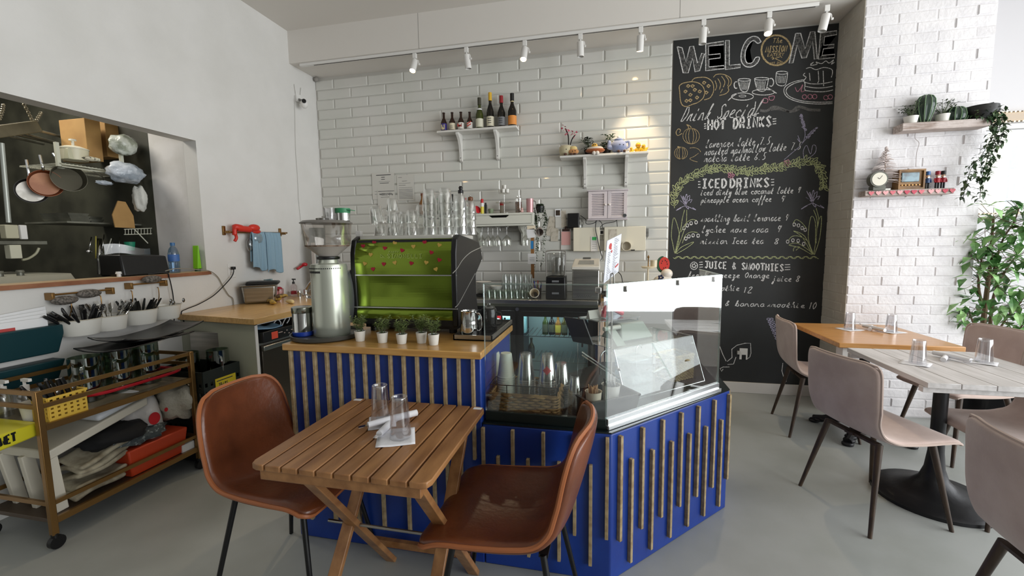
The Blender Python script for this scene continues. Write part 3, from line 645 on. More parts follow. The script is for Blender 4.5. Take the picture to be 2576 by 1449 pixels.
# drinks in the fridge: seen through the doors
for i, (px, hgt, r, g_, lab, wh) in enumerate(((1252, .20, .045, 'red', (232, 232, 230), 'red and white carton, left in the lit fridge'), (1277, .21, .05, 'white', (150, 210, 220), 'white carton with blue print in the lit fridge'), (1312, .22, .05, 'cyan', (226, 238, 238), 'pale blue carton in the lit fridge, beside its middle post'), (1298, .12, .035, 'amber', None, 'amber round pack in front of the cartons in the fridge'))):
    q = aY(px, 845, -.30 if i < 3 else -.40)
    b = B(); b.box(q.x-r, q.x+r, q.y-.04, q.y+.04, .566, .566+hgt); cname = 'drink_carton'
    if i == 3: b = B(); b.lathe([(0, 0), (r, 0), (r, hgt*.7), (r*.5, hgt), (0, hgt)], (q.x, q.y, .566), 16)
    o = solo(b, cname, BM[g_], wh, 'carton', bev=.002)
    if lab:
        b = B(); b.box(q.x-r*.7, q.x+r*.7, q.y-.0415, q.y-.040, .60, .70); b.done('print', mat('label_%d_%d_%d' % lab, lab, .6), o, sm=0)
for i, px in enumerate((1372, 1388, 1404, 1420, 1438, 1456, 1472)):
    q = aY(px, 845, -.36)
    bottle((q.x, q.y, .566), .028, .19 if i != 2 else .18, ('green', 'dark', 'amber', 'olive', 'dark', 'brown', 'dark')[i], 'bottle in the right fridge door, %s from its left' % ('first', 'second', 'third, with yellow label,', 'fourth', 'fifth', 'sixth', 'seventh')[i], 'bottles in the right fridge door', lab=(210, 180, 70) if i == 2 else (90, 88, 70), cap=(200, 200, 196))
for i in range(8):
    bottle((1.40+.10*i+(.18 if i > 5 else 0)*1.6, -.36, .336), .030, .19, ('dark', 'green', 'brown', 'olive')[i % 4], 'dark bottle on the lower fridge shelf, %s from the left' % ('first', 'second', 'third', 'fourth', 'fifth', 'sixth', 'seventh', 'eighth')[i], 'bottles on the lower fridge shelf', lab=(60, 62, 52))
# plates, bowl, glasses, pens
plate = mat('white_china', (232, 230, 222), .25)
q = aY(1216, 714, -.32); zp = ZK
for i in range(13):
    b = B(); b.lathe([(0, .004), (.045, .003), (.075, .012), (.077, .014), (.045, .006), (0, .006)], n=28); o = solo(b, 'plate', plate, 'white plate in the stack of plates on the back counter', 'plate', 'stack of plates'); o.location = (q.x, q.y, zp+.02+i*.0085)
b = B(); b.box(q.x-.06, q.x+.06, q.y-.06, q.y+.06, ZK, ZK+.021); solo(b, 'plate_stand', black, 'low black stand under the stack of white plates', 'stand')
q = aY(1248, 714, -.30); b = B(); b.lathe([(0, 0), (.03, .0), (.05, .03), (.062, .055), (.059, .055), (.045, .03), (0, .006)], (q.x, q.y, ZK+.04)); solo(b, 'bowl', plate, 'white bowl beside the stack of plates', 'bowl', sm=60)
b = B(); b.box(q.x-.06, q.x+.35, q.y-.06, q.y+.06, ZK, ZK+.039); solo(b, 'glass_rack_base', mat('rack_green', (60, 74, 58), .5), 'low dark rack under the rows of upturned glasses', 'rack', bev=.004)
T3 = ('drinking_glass', tuple(tumbler(.026, .031, .085)), clear('rack_glass', (.93, .95, .94), .09, .03, .6)); T4 = ('drinking_glass', tuple(tumbler(.026, .031, .075)), clear('rack_glass_green', (.76, .84, .76), .08, .03, .6))
for r, (yy, row) in enumerate(((-.22, 'back'), (-.28, 'back'))):
    for i in range(6):
        q = aY(1270+i*12.5, 700, yy); glass_at(T3, (q.x, yy, ZK+.04+.0*r), 'clear upturned glass in the rear rows on the back counter', 'glasses in the rear rows', cat='glass')
        if r: glass_at(T3, (q.x, yy, ZK+.04+.082), 'clear upturned glass on the second layer on the back counter', 'second layer of glasses', cat='glass')
for i in range(8):
    q = aY(1228+i*14, 740, -.44); glass_at(T4, (q.x, -.44, ZK), 'green tinted glass in the front row on the back counter', 'glasses in the front row', cat='glass')
q = aY(1352, 716, -.42); pc = thing('pen_cup', 'dark cup full of pens left of the blender', 'cup', (q.x, q.y, ZK))
b = B(); b.lathe([(0, 0), (.033, 0), (.036, .09), (.033, .09), (.03, .004)]); b.done('cup_body', mat('dark_wood_cup', (60, 44, 36), .5), pc)
for i, c in enumerate(((30, 60, 170), (40, 40, 44), (190, 60, 50), (196, 160, 70), (120, 90, 60), (30, 60, 160), (60, 90, 60), (240, 240, 236))):
    a = i*.8; b = B(); b.cyl((.012*math.cos(a), .012*math.sin(a), .02), (.038*math.cos(a), .038*math.sin(a), .13+.012*(i % 3)), .0042, n=7); b.done('pen', mat('pen_%d' % i, c, .4), pc)
q = aY(1343, 724, -2.16*0-.50); kc = thing('tilted_cup', 'kraft paper cup tipped towards us beside the pens', 'cup', (q.x+.005, -.50, ZK+.045)); kc.rotation_euler = (1.15, .35, 0)
b = B(); b.lathe([(0, -.07), (.027, -.07), (.041, .03), (.0395, .03), (.026, -.066), (0, -.066)], n=28); b.done('cup_wall', mat('kraft_cup', (206, 190, 160), .6), kc)
b = B(); b.tube([(.0408*math.cos(t*PI/16), .0408*math.sin(t*PI/16), .03) for t in range(32)], .0022, 6, closed=True); b.done('rim', mat('cup_rim', (228, 222, 206), .5), kc)
# blender
q = aY(1400, 748, -.42); bl = thing('blender', 'black blender with clear sound cover on the back counter', 'blender', (q.x, -.42, ZK)); k = mpp(q); z = lambda y: zat(q, y)-q.z
b = B(); b.hexa([(-.088, -.085, 0), (.088, -.085, 0), (.088, .10, 0), (-.088, .10, 0)], [(-.084, -.08, z(692)), (.084, -.08, z(692)), (.084, .1, z(692)), (-.084, .1, z(692))]); b.done('motor_base', black, bl, bev=.008)
for zz in (.045, z(706)): b = B(); b.box(-.03, .03, -.0885, -.082, zz, zz+.016); b.done('label_plate', mat('plate_grey', (120, 122, 124), .4), bl)
b = B(); b.hexa([(-.078, -.075, z(692)), (.078, -.075, z(692)), (.078, .09, z(692)), (-.078, .09, z(692))], [(-.082, -.06, z(634)), (.082, -.06, z(634)), (.082, .09, z(634)), (-.082, .09, z(634))]); b.done('sound_cover', clear('smoke_cover', (.72, .72, .71), .12, .05, .5), bl, bev=.015, seg=3)
b = B(); b.tube(spl([(-.08, -.078, z(690)), (-.085, -.064, z(640)), (-.07, -.06, z(629)), (.07, -.06, z(629)), (.085, -.064, z(640)), (.08, -.078, z(690))], 4), .005); b.done('cover_frame', mat('grey_lid', (120, 116, 110), .35), bl)
b = B(); b.lathe([(0, z(690)), (.045, z(690)), (.055, z(650)), (.05, z(645)), (.041, z(688))], (0, .01, 0), 20); b.done('jug', clear('jug_plastic', (.8, .8, .78), .1, .05, .6), bl)
# ice maker
q = aY(1474, 750, -.42); im = thing('ice_maker', 'stainless countertop ice maker with pale lid right of the blender', 'ice maker', (q.x, -.42, ZK)); z = lambda y: zat(q, y)-q.z
b = B(); b.box(-.115, .115, -.10, .20, 0, z(676)); b.done('steel_body', steel, im, bev=.008)
b = B(); b.hexa([(-.12, -.105, z(676)), (.12, -.105, z(676)), (.12, .20, z(676)), (-.12, .20, z(676))], [(-.118, -.10, z(668)), (.118, -.10, z(668)), (.112, .16, z(668)+.06), (-.112, .16, z(668)+.06)]); b.done('lid', mat('pale_lid', (206, 202, 192), .35), im, bev=.006)
def slope(x, t, up=0): return (x, -.10+.26*t, z(668)+.06*t+up)
b = B(); b.poly([slope(-.07, .25, .0015), slope(.07, .25, .0015), slope(.065, .75, .0015), slope(-.065, .75, .0015)]); b.done('lid_window', mat('window_grey', (130, 130, 128), .2), im, sm=0)
b = B(); b.beam(slope(-.035, .95, .008), slope(.035, .95, .008), .02, .014); b.done('lid_handle', steel, im)
b = B(); b.strip(spl([(-.075+i*.006, -.1012, .028+.006*math.sin(i*1.9)+.004*(i % 3)) for i in range(22)], 3), .0018, (0, -1, 0)); b.done('script_logo', ink, im, sm=0)
# white wall shelf with a drawer
ds = thing('drawer_shelf', 'white wall shelf with drawers over the back counter', 'shelf', (1.75, -.13, 1.57))
b = B(); b.box(1.10, 2.393, -.255, -.008, 1.672, 1.69); b.box(1.10, 2.393, -.255, -.008, 1.571, 1.587); b.box(1.10, 1.115, -.25, -.008, 1.587, 1.672); b.box(2.378, 2.393, -.25, -.008, 1.587, 1.672); b.box(1.742, 1.757, -.25, -.008, 1.587, 1.672); b.done('carcass', mat('shelf_white', (220, 220, 208), .45), ds, True, sm=0)
for x0, x1 in ((1.12, 1.74), (1.76, 2.375)):
    m = (x0+x1)/2; b = B(); b.prism([(x0, -.258, 1.59), (x1, -.258, 1.59), (x1, -.258, 1.669), (m+.10, -.258, 1.669), (m+.07, -.258, 1.648), (m-.07, -.258, 1.648), (m-.10, -.258, 1.669), (x0, -.258, 1.669)], (0, .016, 0)); b.done('drawer_front', mat('shelf_white', (220, 220, 208), .45), ds, True, sm=0)
b = B(); b.box(1.13, 2.37, -.235, -.02, 1.60, 1.66); b.done('drawer_shade', mat('shadow_black', (14, 14, 12), .8), ds, True, sm=0)  # solid black block stands in for the shade inside the drawers
for x in (1.80, 2.25):
    b = B(); b.prism([(x-.01, -.01, 1.57), (x-.01, -.20, 1.57), (x-.01, -.18, 1.545), (x-.01, -.05, 1.50), (x-.01, -.035, 1.40), (x-.01, -.01, 1.38)], (.02, 0, 0)); b.done('bracket', mat('shelf_white', (220, 220, 208), .45), ds, True)
# wine glasses hanging below
wg = None; rails = thing('glass_hanger', 'thin steel wine glass hanger under the drawer shelf', 'rack', (2.05, -.13, 1.55))
b = B()
for px in (1205, 1222, 1240, 1258, 1276, 1296):
    q = aY(px, 575, -.16)
    for s in (-.012, .012): b.cyl((q.x+s, -.23, 1.562), (q.x+s, -.03, 1.562), .002, n=6)
b.done('rod_set', steel, rails, True)
wglass = clear('wine_glass_clear', (.95, .955, .94), .10, .02, .7)
for i, (px, yy) in enumerate(((1228, -.19), (1252, -.19), (1275, -.19), (1213, -.10), (1240, -.10), (1322, -.19))):
    q = aY(px, 600, yy); r = .036 if i != 2 else .047
    pf = [(0, 0), (.031, 0), (.031, -.002), (.004, -.006), (.0035, -.075), (.012, -.085), (r*.9, -.115), (r, -.14), (r*.85, -.185), (r*.82, -.185), (r*.96, -.14), (r*.85, -.116), (.006, -.09)]
    w_ = thing('wine_glass', 'wine glass hanging %s under the white drawer shelf' % ('front left', 'front middle', 'front right, widest bowl,', 'rear left', 'rear middle', 'alone near the shelf end'  )[i], 'wine glass', (q.x, yy, 1.564), 0, 'hanging wine glasses')
    b = B(); b.lathe(pf[:6], n=18); b.done('stem', wglass, w_); b = B(); b.lathe(pf[5:], n=18); b.done('bowl', wglass, w_)
# bottles and things on the drawer shelf
ZS = 1.6905
def onshelf(px, y=-.14): q = aY(px, 530, y); return (q.x, y, ZS)
pal = [(1063, .032, .225, 'amber', None, (110, 60, 30), 'amber bottle with brown cap, leftmost behind the glasses'), (1076, .028, .21, 'amber', (206, 196, 170), (230, 228, 222), 'pale bottle with white cap behind the glass stacks'), (1086, .026, .205, 'brown', None, (120, 96, 60), 'slim brown bottle behind the glass stacks'),
       (1094, .026, .165, 'dark', None, (20, 20, 20), 'short black-capped bottle behind the glass stacks'), (1100, .026, .17, 'green', None, (40, 120, 60), 'bottle with green cap behind the glass stacks'), (1112, .026, .168, 'dark', None, (20, 20, 20), 'second black-capped bottle behind the glass stacks'),
       (1122, .030, .215, 'olive', (206, 200, 180), (236, 236, 232), 'bottle with white top behind the tallest glass stack'), (1138, .028, .205, 'dark', None, (18, 18, 18), 'slim black bottle left of the steel whipper'), (1171, .024, .165, 'red', (220, 214, 200), (190, 30, 36), 'small bottle with red cap by the pepper mill')]
for px, r, h, g_, lab, cap, wh in pal: bottle(onshelf(px), r, h, g_, wh, 'bottles on the drawer shelf', lab=lab, cap=cap, caph=.1)
wp_l = onshelf(1160, -.19); wh_ = thing('cream_whipper', 'tall steel cream whipper with black head left of the pepper mill', 'whipper', wp_l)
b = B(); b.lathe([(0, 0), (.036, 0), (.037, .10), (.030, .15), (.022, .19), (.022, .215), (0, .215)]); b.done('flask', steel, wh_); b = B(); b.lathe([(.023, .205), (.027, .207), (.026, .235), (.016, .24), (.02, .262), (.012, .275), (0, .275)]); b.done('head', black, wh_)
pm = thing('pepper_mill', 'turned brown wooden pepper mill on the drawer shelf', 'pepper mill', onshelf(1184, -.20)); k = mpp(V(onshelf(1184, -.20)))
b = B(); b.lathe([(0, 0), (.031, 0), (.032, .012), (.027, .03), (.021, .07), (.019, .10), (.025, .115), (.019, .122), (.024, .135), (.026, .15), (.022, .165), (0, .17)]); b.done('mill_body', mat('mill_wood', (120, 70, 34), .3, noise=(8, (90, 50, 24), .35, .65)), pm); b = B(); b.ball((0, 0, .176), .007); b.done('knob', chrome, pm)
b = B(); p = onshelf(1200, -.2); b.lathe([(0, 0), (.036, 0), (.04, .006), (.036, .010), (0, .008)], (p[0], p[1], p[2]+.042), 24, (.55, -.5, .35)); solo(b, 'saucer', mat('red_plastic', (190, 34, 44), .3), 'round red saucer leaning by the pepper mill', 'saucer')
sprc = thing('spray_can', 'yellow spray can with red cap on the drawer shelf', 'can', onshelf(1213, -.20))
b = B(); b.lathe([(0, 0), (.0165, 0), (.0165, .10), (0, .10)]); b.done('can_body', mat('can_yellow', (222, 206, 60), .35), sprc); b = B(); b.lathe([(.0167, .07), (.0167, .105)]); b.done('white_band', white, sprc); b = B(); b.lathe([(.014, .105), (.014, .14), (.012, .143), (0, .143)]); b.done('can_cap', red, sprc)
b = B(); p = onshelf(1222, -.18); b.lathe([(0, 0), (.0135, 0), (.0135, .085), (.009, .095), (.009, .108), (0, .11)], p, 14); solo(b, 'black_bottle', black, 'small black bottle right of the yellow spray can', 'bottle')
b = B(); p = onshelf(1235, -.16); b.lathe([(0, 0), (.022, 0), (.027, .05), (.025, .05), (.021, .004)], p); solo(b, 'green_cup', mat('sage_cup', (126, 138, 110), .5), 'small sage green cup on the drawer shelf', 'cup')
ck = thing('tiered_stand', 'clear two tier cake stand with white cups on the drawer shelf', 'cake stand', onshelf(1269, -.14))
acr = clear('acrylic', (.94, .935, .92), .12, .03, .6)
b = B(); b.lathe([(0, 0), (.07, 0), (.07, .006), (.006, .008), (.006, .06), (.006, .092), (.085, .10), (.09, .108), (.006, .10), (.005, .185), (.055, .19), (.06, .197), (.005, .192), (.004, .24), (0, .242)], n=28); b.done('stand_body', acr, ck)
b = B(); b.tube(spl([(0, 0, .24), (.012, 0, .25), (0, 0, .262), (-.012, 0, .25), (0, 0, .24)], 4), .002, 6); b.done('ring', steel, ck)
for i, (dx, dy, dz) in enumerate(((-.035, -.02, .198), (0, -.04, .198), (.035, -.02, .198), (-.022, .02, .198), (.022, .02, .198), (.008, -.02, .236), (-.016, -.005, .236))):
    p = onshelf(1269, -.14); b = B(); b.lathe([(0, 0), (.014, 0), (.018, .034), (.016, .034), (.013, .003), (0, .003)]); o = solo(b, 'espresso_cup', plate, 'small white espresso cup on the top tier of the clear stand', 'cup', 'espresso cups on the clear stand'); o.location = (p[0]+dx, p[1]+dy, p[2]+dz)
b = B(); p = onshelf(1262, -.10); b.lathe([(0, 0), (.018, 0), (.018, .085), (0, .085)], p, 16); o = solo(b, 'spice_jar', mat('jar_grey', (150, 140, 120), .4), 'spice jar with red cap under the clear stand', 'jar'); b = B(); b.lathe([(.019, .085), (.019, .11), (0, .11)], p, 16); b.done('jar_cap', red, o)
p = onshelf(1305, -.17); gj = thing('tea_jar', 'tall glass jar of brown tea left of the pink tumbler', 'jar', p)
b = B(); b.lathe([(0, 0), (.034, 0), (.036, .14), (.024, .155), (.024, .165)]); b.done('jar_glass', acr, gj); b = B(); b.lathe([(0, .003), (.031, .003), (.033, .105), (0, .10)]); b.done('tea', mat('tea_brown', (132, 92, 50), .7, noise=(60, (70, 44, 24), .4, .6)), gj)
p = onshelf(1333, -.19); pt = thing('pink_tumbler', 'pink tumbler at the right end of the drawer shelf', 'tumbler', p)
b = B(); b.lathe([(0, 0), (.031, 0), (.035, .125), (.0355, .13), (.033, .13), (0, .122)]); b.done('tumbler_body', mat('pink_metal', (206, 158, 160), .3, .3), pt); b = B(); b.tube(spl([(.034, 0, .11), (.055, 0, .10), (.052, 0, .05), (.033, 0, .04)], 5), .004); b.done('handle', mat('grey_lid', (120, 116, 110), .35), pt)
b = B(); p = onshelf(1313, -.22); b.ball((p[0], p[1], p[2]+.016), (.016, .014, .016)); b.ball((p[0]+.002, p[1]-.004, p[2]+.036), .011); solo(b, 'pink_figurine', mat('pink_ceramic', (220, 178, 172), .4), 'tiny pink and white figurine in front of the tea jar', 'figurine', sm=180)
# sheets of paper on the tiles
def sheet_(px0, py0, px1, py1, label, Y=-.014, name='paper_sheet', m=None, lines=None, tilt=0):
    a, c = aY(px0, py0, Y), aY(px1, py1, Y); x0, x1, z1, z0 = a.x, c.x, a.z, c.z
    t = thing(name, label, 'paper', ((x0+x1)/2, Y, z0)); t.rotation_euler = (0, tilt, 0); wd = (x1-x0)/2; h = z1-z0
    b = B(); b.box(-wd, wd, -.001, 0, 0, h); b.done('sheet', m or mat('paper_grey', (214, 212, 204), .7), t, sm=0)
    for i, (u0, u1, v, th) in enumerate(lines or []):
        b = B(); b.box(-wd+2*wd*u0, -wd+2*wd*u1, -.0016, -.001, h*v, h*v+th); b.done('text_line', ink, t, sm=0)
    return t
LN = [(.2, .85, .90, .007), (.42, .58, .82, .006), (.42, .58, .74, .006), (.3, .8, .66, .002), (.35, .75, .6, .005), (.1, .4, .3, .002), (.1, .3, .2, .002)]
sheet_(935, 436, 994, 500, 'framed certificate sheet on the tiles, leftmost of the notices', lines=LN)
sheet_(998, 441, 1043, 504, 'typed notice to the right of the certificate on the tiles', lines=[(.08, .3, .9, .003), (.3, .6, .76, .003), (.1, .8, .68, .002), (.1, .5, .6, .003), (.1, .9, .5, .002)]+[(.1, .92, .43-.05*i, .003) for i in range(8)])
hs = sheet_(949, 478, 995, 540, 'health and safety notice overlapping the certificate', Y=-.017, lines=[(.05, .98, .93, .005), (.2, .8, .85, .003), (.25, .6, .78, .003), (.2, .7, .7, .003)])
# ------- plain stroke lettering, drawn as thin strips on a surface
GL = {'a': '56 26 14 23 43 56 54 63', 'b': '13 29 39 24 33 53 55 36 25', 'c': '55 36 15 14 33 63', 'd': '56 26 14 23 43 56 59 54 63', 'e': '14 45 46 26 14 33 63', 'f': '13 35 49 39 20 30 25 55', 'g': '56 26 14 33 56 50 30 20 64', 'h': '13 39 29 23 26 46 53 63', 'i': '13 26 23 43|27 28', 'j': '26 20 00 23 43|27 28', 'k': '13 39 29 23 25 46 34 53 63', 'l': '13 39 29 23 43', 'm': '03 16 13 15 26 33 35 46 53 63', 'n': '03 16 13 15 36 53 63', 'o': '46 26 14 23 43 55 46 66', 'p': '13 26 20 25 46 54 33 23', 'q': '56 26 14 33 56 50 61', 'r': '13 26 25 46 44 53 63', 's': '13 46 34 43 23 53', 't': '13 39 33 53|16 56', 'u': '13 26 23 43 56 53 63', 'v': '13 26 33 56 66', 'w': '16 23 36 43 56 66', 'y': '13 26 33 56 50 20 64', 'z': '16 46 23 43 40 20 64',
      'A': '*03 39 63|15 45', 'B': '13 19 49 46 16 56 53 13', 'C': '58 39 16 15 33 54', 'D': '*13 19 39 57 55 33 13', 'E': '*59 19 13 53|16 46', 'H': '*13 19|53 59|16 56', 'I': '*33 39|19 59|13 53', 'J': '*19 69|49 44 33 14', 'K': '*13 19|59 16 53', 'L': '*19 13 53', 'M': '*03 19 33 59 63', 'N': '*13 19 53 59', 'O': '39 17 15 33 55 57 39', 'R': '*13 19 49 57 46 16|36 53', 'S': '58 39 18 36 54 33 14', 'T': '*09 69|39 33', 'U': '*19 14 23 43 54 59', 'W': '*09 13 36 53 69', 'Y': '*09 36 69|36 33', 'P': '*13 19 49 57 46 16',
      '0': '39 17 15 33 55 57 39', '1': '*28 39 33', '2': '18 39 58 13 63', '5': '*59 29 26|26 46 54 33 13', '6': '49 26 14 33 54 45 15', '7': '*19 59 33', '8': '36 18 39 58 36 14 33 54 36', '9': '57 39 27 36 57 59 43', '.': '*23 33', '&': '53 27 39 48 15 23 55', '-': '*15 45', '4': '*43 49 14 64', '3': '18 39 48 36 45 33 14'}
def words_(b, txt, p0, p1, h, wd, nrm=(0, -1, 0), up=(0, 0, 1), slant=0, smooth=True):
    p0, p1, up = V(p0), V(p1), V(up); adv = (p1-p0)/max(1, len(txt)); dx = adv/6.6
    for i, ch in enumerate(txt):
        if ch not in GL: continue
        g_ = GL[ch]; straight = g_.startswith('*')
        for st in g_.lstrip('*').split('|'):
            P = []
            for q in st.split():
                x, y = int(q[0]), int(q[1]); v_ = (y-3)/6*h
                P.append(p0+adv*i+dx*x+up*v_+(p1-p0).normalized()*v_*slant)
            b.strip(P if straight or not smooth else spl(P, 4), wd, nrm)
b = B(); words_(b, 'Health & Safety', (-.075, -.0018, .212), (.078, -.0018, .212), .014, .003, slant=0); b.done('heading', ink, hs, sm=0)
# espresso machine maker's raised letters
b = B(); y_ = -2.3035; p0, p1 = front(860+590/5.175, 420+1185/5.175), front(860+1055/5.175, 420+1185/5.175)
words_(b, 'SIMONELLI', p0+V((0, -.0012, 0)), p1+V((0, -.0012, 0)), .019, .0028)
q0, q1 = front(860+610/5.175, 420+1120/5.175), front(860+745/5.175, 420+1120/5.175); words_(b, 'PARTY', q0+V((0, -.0012, 0)), q1+V((0, -.0012, 0)), .009, .0018)
t0 = front(860+505/5.175, 420+1180/5.175); b.strip([t0+V((0, -.0012, 0)), t0+V((.022, -.0012, 0)), t0+V((0, -.0012, .016)), t0+V((0, -.0012, 0))], .003, (0, -1, 0))
b.done('raised_lettering', mat('pale_green_letters', (178, 196, 110), .25, .5), em, True, sm=0)
# wall right of the shelf: receipts, photo, router, clipboard
for i, (a, c, tl, wh) in enumerate((((1372, 545), (1396, 594), .22, 'long faded receipt pinned on the tiles beside the vine'), ((1385, 575), (1404, 607), .03, 'short receipt pinned below the little photo'), ((1411, 530), (1425, 572), -.03, 'narrow receipt pinned left of the black router'), ((1397, 545), (1412, 573), 0, 'blank white slip pinned under the little photo'))):
    sheet_(a[0], a[1], c[0], c[1], wh, m=mat('receipt', (206, 198, 182), .8, noise=(25, (160, 150, 130), .5, .7)) if i != 3 else None, tilt=tl, Y=-.0135-.0015*i)
pc_ = sheet_(1396, 526, 1411, 545, 'small dark photo card pinned on the tiles', m=paper, Y=-.021); b = B(); b.box(-.021, .021, -.0018, -.001, .012, .062); b.done('picture', mat('dark_photo', (60, 48, 38), .4, noise=(30, (190, 160, 110), .55, .65)), pc_, sm=0)
q0, q1 = aY(1428, 537, -.03), aY(1457, 574, -.03); rt = thing('router', 'black router hanging on the tiles left of the louvred cabinet', 'router', ((q0.x+q1.x)/2, -.03, q1.z))
b = B(); b.box(-(q1.x-q0.x)/2, (q1.x-q0.x)/2, -.03, .017, 0, q0.z-q1.z); b.done('case', black, rt, bev=.008, seg=3)
b = B(); b.box(.06, .10, -.005, .015, .035, .06); b.done('plug', mat('clear_grey', (170, 168, 160), .4), rt)
cbd = sheet_(1411, 576, 1437, 628, 'clipboard with pink order slips pinned on the tiles', m=mat('paper_white2', (226, 222, 216), .8), Y=-.02, name='clipboard')
b = B(); b.box(-.045, .042, -.004, -.0011, .045, .175); b.done('pink_slip', mat('pink_paper', (232, 176, 170), .8), cbd, sm=0); b = B(); b.box(-.035, .035, -.009, -.001, .178, .20); b.cyl((0, -.005, .20), (0, -.005, .225), .012); b.done('clip', mat('clip_brown', (64, 46, 40), .4, .4), cbd)
# louvred cabinet
a, c = aY(1480, 482, -.10), aY(1577, 549, -.10); lv = thing('louvred_cabinet', 'small white wall cabinet with two louvred doors', 'cabinet', ((a.x+c.x)/2, -.05, c.z)); hw, hh_ = (c.x-a.x)/2, a.z-c.z
lilac = mat('cabinet_white', (214, 205, 208), .5)
b = B(); b.box(-hw, hw, -.048, .04, 0, hh_); b.done('case', lilac, lv); b = B(); b.box(-hw-.012, hw+.012, -.062, .04, hh_, hh_+.012); b.box(-hw-.008, hw+.008, -.055, .04, -.012, 0); b.done('top_and_base', lilac, lv, bev=.003)
for s in (-1, 1):
    x0, x1 = (-hw, -.002) if s < 0 else (.002, hw); b = B()
    b.box(x0, x0+.03, -.062, -.049, .004, hh_-.004); b.box(x1-.03, x1, -.062, -.049, .004, hh_-.004); b.box(x0+.03, x1-.03, -.062, -.049, .004, .026); b.box(x0+.03, x1-.03, -.062, -.049, hh_-.026, hh_-.004); dr = b.done('door', lilac, lv, bev=.001)
    b = B(); n = 13
    for i in range(n): zz = .028+i*(hh_-.056)/n; b.hexa([(x0+.03, -.060, zz), (x1-.03, -.060, zz), (x1-.03, -.050, zz+.008), (x0+.03, -.050, zz+.008)], [(x0+.03, -.060, zz+.004), (x1-.03, -.060, zz+.004), (x1-.03, -.050, zz+.012), (x0+.03, -.050, zz+.012)])
    o = b.done('louvre_slats', lilac, lv, sm=0); o.parent = dr
    b = B(); b.ball((s*.018, -.07, hh_/2), .009, 10); o = b.done('knob', white, lv); o.parent = dr
b = B(); b.lathe([(0, 0), (.016, 0), (.016, .008), (0, .008)], (hw-.02, -.062, .025), 16, (0, -1, 0)); b.done('grey_button', mat('dark_grey', (70, 74, 76), .4), lv)
# two cream panels on the wall with cables
for (x0, y0), (x1, y1), wh in (((1442, 573), (1508, 632), 'cream wall box left, under the louvred cabinet'), ((1520, 571), (1624, 630), 'cream wall box right, holding a paper cup')):
    a, c = aY(x0, y0, -.07), aY(x1, y1, -.07); b = B(); b.box(a.x, c.x, -.07, -.012, c.z, a.z); solo(b, 'wall_box', cream, wh, 'box', bev=.004)
b = B(); q = aY(1514, 583, -.03); b.box(q.x-.02, q.x+.02, -.03, -.012, q.z-.03, q.z+.02); o = solo(b, 'socket', white, 'white socket between the two cream wall boxes', 'socket'); b = B(); b.box(q.x-.012, q.x+.012, -.033, -.03, q.z-.02, q.z+.008); b.done('slot', black, o)
b = B(); q = aY(1627, 583, -.03); b.box(q.x-.015, q.x+.015, -.045, -.012, q.z-.045, q.z+.03); o = solo(b, 'wall_bracket', steel, 'small steel bracket at right end of the right cream box', 'bracket')
n2 = sheet_(1486, 595, 1504, 632, 'handwritten slip taped on the left cream box', Y=-.0725, m=mat('paper_white2', (226, 222, 216), .8), lines=[(.2, .8, .2+.12*i, .002) for i in range(6)]); b = B(); b.box(-.02, .02, -.003, -.001, .105, .135); b.done('green_tape', mat('green_tape', (60, 170, 90), .5), n2, sm=0)
sheet_(1532, 577, 1552, 602, 'faded slip taped on the right cream box', Y=-.0725, m=mat('receipt', (206, 198, 182), .8))
q = aY(1575, 619, -.075); wc = thing('paper_cup', 'cream paper cup fixed mouth-out on the right cream box', 'cup', q); k = mpp(q); wc.rotation_euler = (PI/2, 0, 0)
b = B(); b.lathe([(0, 0), (9*k, 0), (11.5*k, .06), (11*k, .06), (8.6*k, .003), (0, .003)], n=28); b.done('cup_wall', mat('cup_inside', (214, 206, 188), .6), wc)
b = B(); q = aY(1592, 629, -.085); b.box(q.x-.017, q.x+.017, -.10, -.072, q.z-.006, q.z+.004); solo(b, 'black_clip', black, 'small black clip at the foot of the right cream box', 'clip')
cabm = mat('black_cable', (16, 16, 17), .5)
def cable(pts, Y, r, label, m=cabm, name='cable', k=5):
    P = [aY(x, y, Y if not isinstance(Y, list) else Y[i]) for i, (x, y) in enumerate(pts)]; b = B(); b.tube(spl(P, k), r, 6); return solo(b, name, m, label, 'cable')
cable([(1500, 553), (1498, 575), (1503, 600), (1508, 625), (1514, 645), (1512, 655)], -.085, .004, 'thick black cable falling from the cabinet between the cream boxes')
cable([(1505, 553), (1492, 562), (1475, 563), (1473, 552), (1460, 542)], -.06, .003, 'black cable from the router to the louvred cabinet')
cable([(1503, 553), (1513, 560), (1516, 573)], -.06, .003, 'short black cable behind the cream boxes'); cable([(1552, 553), (1545, 558), (1520, 563), (1510, 572)], -.06, .003, 'black cable crossing under the louvred cabinet'); cable([(1551, 549), (1552, 560), (1553, 571)], -.05, .003, 'straight black cable below the right louvred door', k=2)
cable([(1552, 682), (1562, 692), (1566, 710)], -.10, .004, 'black cable curving behind the menu sheet')
